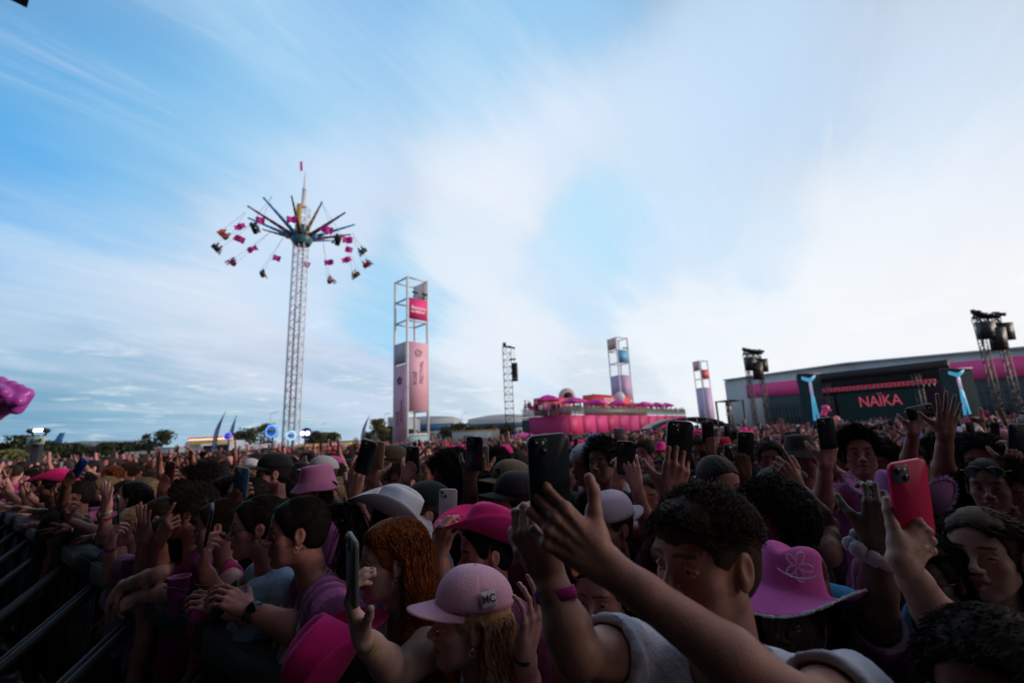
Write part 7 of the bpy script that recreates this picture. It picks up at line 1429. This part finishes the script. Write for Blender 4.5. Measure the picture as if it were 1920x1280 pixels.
YX = [-200, 60, 70, 260, 280, 430, 700, 980, 1070, 1290, 1360, 1500, 1800, 2000]; YV = [23, 23, 30, 38, 46, 44, 62, 60, 55, 60, 44, 55, 50, 38]
taken = [h.root[:2] for h in HEROES]
r_ = random.Random(5); cand = []
for ia in range(-150, 150):
    for ib in range(0, 150):
        sp = .60; a = (ia + (ib % 2) * .5) * sp + r_.uniform(-.17, .17); n = NB + .34 + ib * sp * .95 + r_.uniform(-.15, .15); p = bw(a, n)
        if p[1] < .2: continue
        D = math.hypot(p[0], p[1]); x_, y_, z_ = project((p[0], p[1], 1.6))
        if z_ < .3 or x_ < -160 or x_ > 2080: continue
        if p[1] > float(np.interp(x_, YX, YV)): continue
        q_ = r_.random(); keep = 1.0 if D < 16 else .75 if D < 26 else .5 if D < 40 else .36
        if q_ > keep: continue
        cand.append((D, p, x_))
cand.sort(key=lambda c: c[0])
near = []; farc = []
for D, p, x_ in cand:
    if D < 3.3: continue
    if min(math.hypot(p[0] - t[0], p[1] - t[1]) for t in taken) < .40: continue
    (near if len(near) < 300 - len(HEROES) else farc).append((D, p, x_))
ZN = [(-300, 'at far left edge'), (120, 'below beige fence'), (270, 'left of food stand'), (345, 'below food stand'), (440, 'left of swing ride'), (520, 'below swing ride'), (600, 'right of swing ride'), (700, 'below ROSÉ FESTIVAL tower'), (830, 'below white cabin'), (940, 'below slim speaker tower'), (1000, 'left end of bar'), (1080, 'below pink bar'), (1210, 'below dark canopy'), (1350, 'below camera platform'), (1400, 'below left speaker tower'), (1480, 'below left video screen'), (1570, 'below NAÏKA screen'), (1730, 'below right video screen'), (1850, 'at right edge')]
PW = {'standing': 'standing', 'film': 'filming', 'film_high': 'phone high', 'film_two': 'filming two handed', 'open_hand': 'palm raised', 'both_up': 'arms up', 'clap': 'clapping'}
HW = {'short': 'short', 'fade': 'tousled', 'buzz': 'cropped', 'curly': 'curly', 'afro': 'big curly', 'long': 'long', 'bun': 'bunned', 'pony': 'ponytailed', 'bob': 'bobbed', 'wavy': 'wavy'}
HN = {'cowboy': 'cowboy hat', 'cap': 'cap', 'cap_back': 'backward cap', 'bucket': 'bucket hat'}
used_labels = {}
def ulabel(o, lb, grp):
    used_labels.setdefault(lb, []).append(o); o['label'] = lb; o['group'] = grp
first = set(); pw = [5.0, 2.2, 1.7, 1.5, .7, .6, .8]
def row(D): return 'close' if D < 5 else 'midway' if D < 8 else 'farther'
keys = set()
for D, p, x_ in near:
    ti = wpick(r_, [(k, w) for k, w in enumerate(pw)])[0]; gi = r_.random() < .5; nm_, g_, H, phs = TPL[ti * 2 + int(gi)]
    sk = wpick(r_, SKC)[0]; hn, hc, _ = wpick(r_, HCC); sn_, sc_, _ = wpick(r_, SHC); hat = None
    if r_.random() < .11: hat = wpick(r_, [('cap', 4), ('cap_back', 1.5), ('cowboy', 2.2), ('bucket', 1.3)])[0]; hcn, hcc = r_.choice(HTC if hat != 'cowboy' else [HTC[0], HTC[3], HTC[3], HTC[1]])
    st_ = r_.choice(['short', 'short', 'short', 'fade', 'buzz', 'fade', 'curly'] if g_ == 'm' else ['long', 'long', 'long', 'bun', 'pony', 'bob', 'wavy'])
    if sk[0] < .1: hn, hc = 'black', BLK
    src = H.obj; o = src.copy(); COL.objects.link(o); o.name = 'person'; o.location = tuple(p); phi = math.radians(42 + r_.gauss(0, 20)); o.rotation_euler = (math.radians(r_.uniform(-3, 3)), math.radians(r_.uniform(-4, 4)), -phi); sz = r_.uniform(.93, 1.045); mir = r_.choice((-1, 1)); o.scale = (sz * mir, sz, sz); o.color = (*sk, 1)
    for ch in src.children:
        if ch.name.startswith(('fingernails',)): continue
        c = ch.copy(); COL.objects.link(c); c.parent = o
        if ch.name.startswith('shirt'): c.color = (*sc_, 1)
    hr = obj('hair', HAIRT[(g_, 'capped' if hat and st_ not in ('long', 'wavy', 'pony', 'bun') else st_ if not (hat and st_ in ('afro', 'curly')) else 'capped')], o, color=hc)
    if hat: obj({'cowboy': 'cowboy_hat', 'cap': 'cap', 'cap_back': 'cap', 'bucket': 'bucket_hat'}[hat], HATT[(g_, hat)], o, color=hcc)
    shade = r_.random() < .16
    if shade: s_o = obj('sunglasses', SHADE, o); s_o.location = (0, 0, 1.632 if g_ == 'm' else 1.60); s_o.scale = ((1, 1, 1) if g_ == 'm' else (.95,) * 3)
    zone = [z for x0, z in ZN if x_ >= x0][-1]
    who = ('man' if g_ == 'm' else 'woman'); head = '%s %s' % (hcn, HN[hat]) if hat else '%s %s hair' % (HW[st_], hn)
    for _ in range(25):
        if (head, sn_, row(D), zone) not in keys: break
        sn_, sc_, _w = wpick(r_, SHC)
    keys.add((head, sn_, row(D), zone))
    for c in o.children:
        if c.name.startswith('shirt'): c.color = (*sc_, 1)
    lb = '%s, %s, %s top, %s, %s, %s' % (who, head, sn_, PW[nm_] if not (shade and nm_ in ('standing', 'clap')) else 'in sunglasses', row(D), zone)
    o['category'] = 'person'; ulabel(o, lb, 'festival crowd ' + zone)
    for c0 in phs:
        Mw = Matrix.Translation(o.location) @ o.rotation_euler.to_matrix().to_4x4() @ Matrix.Diagonal((*o.scale, 1)); c = Mw @ Vector(c0); R3 = o.rotation_euler.to_matrix(); upv = R3 @ Vector((r_.uniform(-.15, .15), 0, 1)) if nm_ != 'film_two' or r_.random() < .6 else R3 @ Vector((1, 0, .05)); bk = R3 @ Vector((r_.uniform(-.3, .3), -1, 0))
        pn_, pc_ = r_.choice(PHC + PHC[:1] * 3); pho = phone(np.array(c), np.array(upv), np.array(bk), pc_, 'x', None, 'phones held up', simple=D > 8)
        pl = '%s phone of %s, %s, %s top, %s, %s' % (pn_, who, head, sn_, row(D), zone); ulabel(pho, pl, 'phones held up ' + zone)
for nm_, g_, H, phs in TPL:
    for ch in list(H.obj.children): bpy.data.objects.remove(ch)
    bpy.data.objects.remove(H.obj)
# ---------------------------------------------------------------- everyone further back, past the nearest three hundred
def far_tpl(h, arms, hat=None):
    P = [p_ell((0, 0, 1.63), (.078, .098, .118), k=.02), p_cap((0, .02, 1.52), (0, .02, 1.42), .055, k=.02), p_ell((0, .01, 1.26), (.17, .11, .20), k=.05), p_ell((0, .01, .98), (.16, .12, .2), k=.06), p_cap((-.15, 0, 1.38), (.15, 0, 1.38), .06, k=.04), p_ell((0, .018, 1.66), (.088, .098, .10), k=.01)]
    for E, W, Hd in arms: sx = -1 if E[0] < 0 else 1; P += [p_cap((sx * .18, 0, 1.37), E, .05, .042, k=.02), p_cap(E, W, .042, .03, k=.02), p_cap(W, Hd, .034, .03, k=.01)]
    V, Q = solid(P, h); kind = np.zeros(len(V), int)   # 0 skin, 1 shirt, 2 hair
    kind[(V[:, 2] < 1.43) & (np.hypot(V[:, 0], V[:, 1]) < .26) & (V[:, 1] > -.15)] = 1; e = (V[:, 2] > 1.56) & (np.abs(V[:, 0]) < .11) & ((V[:, 1] > -.02) | (V[:, 2] > 1.70)) & (V[:, 1] > -.12); kind[e] = 2; return V, Q, kind
AR = [[((.22, .0, 1.12), (.2, -.1, .92), (.2, -.12, .85)), ((-.22, .0, 1.12), (-.2, -.1, .92), (-.2, -.12, .85))], [((-.27, -.2, 1.30), (-.14, -.32, 1.55), (-.12, -.33, 1.66))], [((-.30, -.15, 1.5), (-.17, -.25, 1.74), (-.15, -.26, 1.86))], [((-.27, -.2, 1.42), (-.07, -.34, 1.64), (-.05, -.35, 1.74)), ((.27, -.2, 1.42), (.07, -.34, 1.64), (.05, -.35, 1.74))], [((-.32, 0, 1.54), (-.3, -.1, 1.8), (-.3, -.12, 1.95))]]
PHX = [None, (-.12, -.36, 1.66), (-.14, -.29, 1.86), (0, -.38, 1.76), None]
FT = {h: [far_tpl(h, a) for a in AR] for h in (.024, .045)}
Vs, Qs, Ts, nv = [], [], [], 0; Vp, Qp, Tp, npv = [], [], [], 0
HATC = [(.62, .03, .24), (.55, .2, .34), (.6, .6, .62), (.6, .6, .62), (.03, .03, .04), (.5, .03, .05), (.05, .12, .35)]
def put(p, D, phi, sz, base=0.0, armprob=None):
    global nv
    k = wpick(r_, [(0, 6.5), (1, 1.5), (2, 1.3), (3, 1.2), (4, .8)])[0] if armprob is None else 0; V, Q, kd = FT[.024 if D < 20 else .045][k]; c, s_ = math.cos(-phi), math.sin(-phi); Rz = np.array([[c, -s_, 0], [s_, c, 0], [0, 0, 1]]); m = r_.choice((-1, 1)); S = A_(m, 1, 1) * sz
    v = (V * S) @ Rz.T + A_(p[0], p[1], base); sk, hc, sc_ = A_(*wpick(r_, SKC)[0]), A_(*wpick(r_, HCC)[1]), A_(*wpick(r_, SHC)[1])
    t = np.stack([sk, sc_, hc])[kd] * r_.uniform(.8, 1.15)
    if r_.random() < .16: t[(kd == 2) & (V[:, 2] > 1.66)] = A_(*r_.choice(HATC))
    q = Q if m > 0 else Q[:, ::-1]; Vs.append(v); Qs.append(q + nv); Ts.append(t); nv += len(v)
    if PHX[k] is not None:
        b = MB(); b.box((0, 0, 0), (.078, .012, .155) if r_.random() < .7 else (.155, .012, .078)); w = ((b.v[0] + A_(*PHX[k])) * S) @ Rz.T + A_(p[0], p[1], base); Vs.append(w); Qs.append(b.q[0] + nv); Ts.append(np.tile(A_(*r_.choice([(.01, .01, .012)] * 3 + [(.3, .3, .34), (.02, .04, .09), (.4, .05, .16)])), (8, 1))); nv += 8
for D, p, x_ in farc: put(p, D, math.radians(42 + r_.gauss(0, 22)), r_.uniform(.93, 1.05))
0 and print('near', len(near), 'far', len(farc), 'verts', nv)
FARM = mat('crowd_far', (.3, .3, .3), .75, spec=.2); _nt = FARM.node_tree; _a = _nt.nodes.new('ShaderNodeAttribute'); _a.attribute_name = 'tint'; _nt.links.new(_a.outputs['Color'], _nt.nodes['Principled BSDF'].inputs['Base Color'])
o = obj('distant_crowd', mesh_np('distant_crowd', np.vstack(Vs), np.vstack(Qs), [FARM], tint=np.vstack(Ts))); tag(o, 'far part of the packed festival crowd stretching back to the pink bar and the stage', 'crowd', kind='stuff')
Vs, Qs, Ts, nv = [], [], [], 0
for k in range(150):
    px_ = r_.uniform(984, 1282); q = on_bar(px_, r_.uniform(.5, 4.5)); put(q, 60, math.radians(r_.uniform(-60, 100)), r_.uniform(.9, 1.02), zt, 1)
o = obj('terrace_crowd', mesh_np('terrace_crowd', np.vstack(Vs), np.vstack(Qs), [FARM], tint=np.vstack(Ts))); tag(o, 'people packed behind the railing on the roof terrace of the pink bar', 'crowd', kind='stuff')
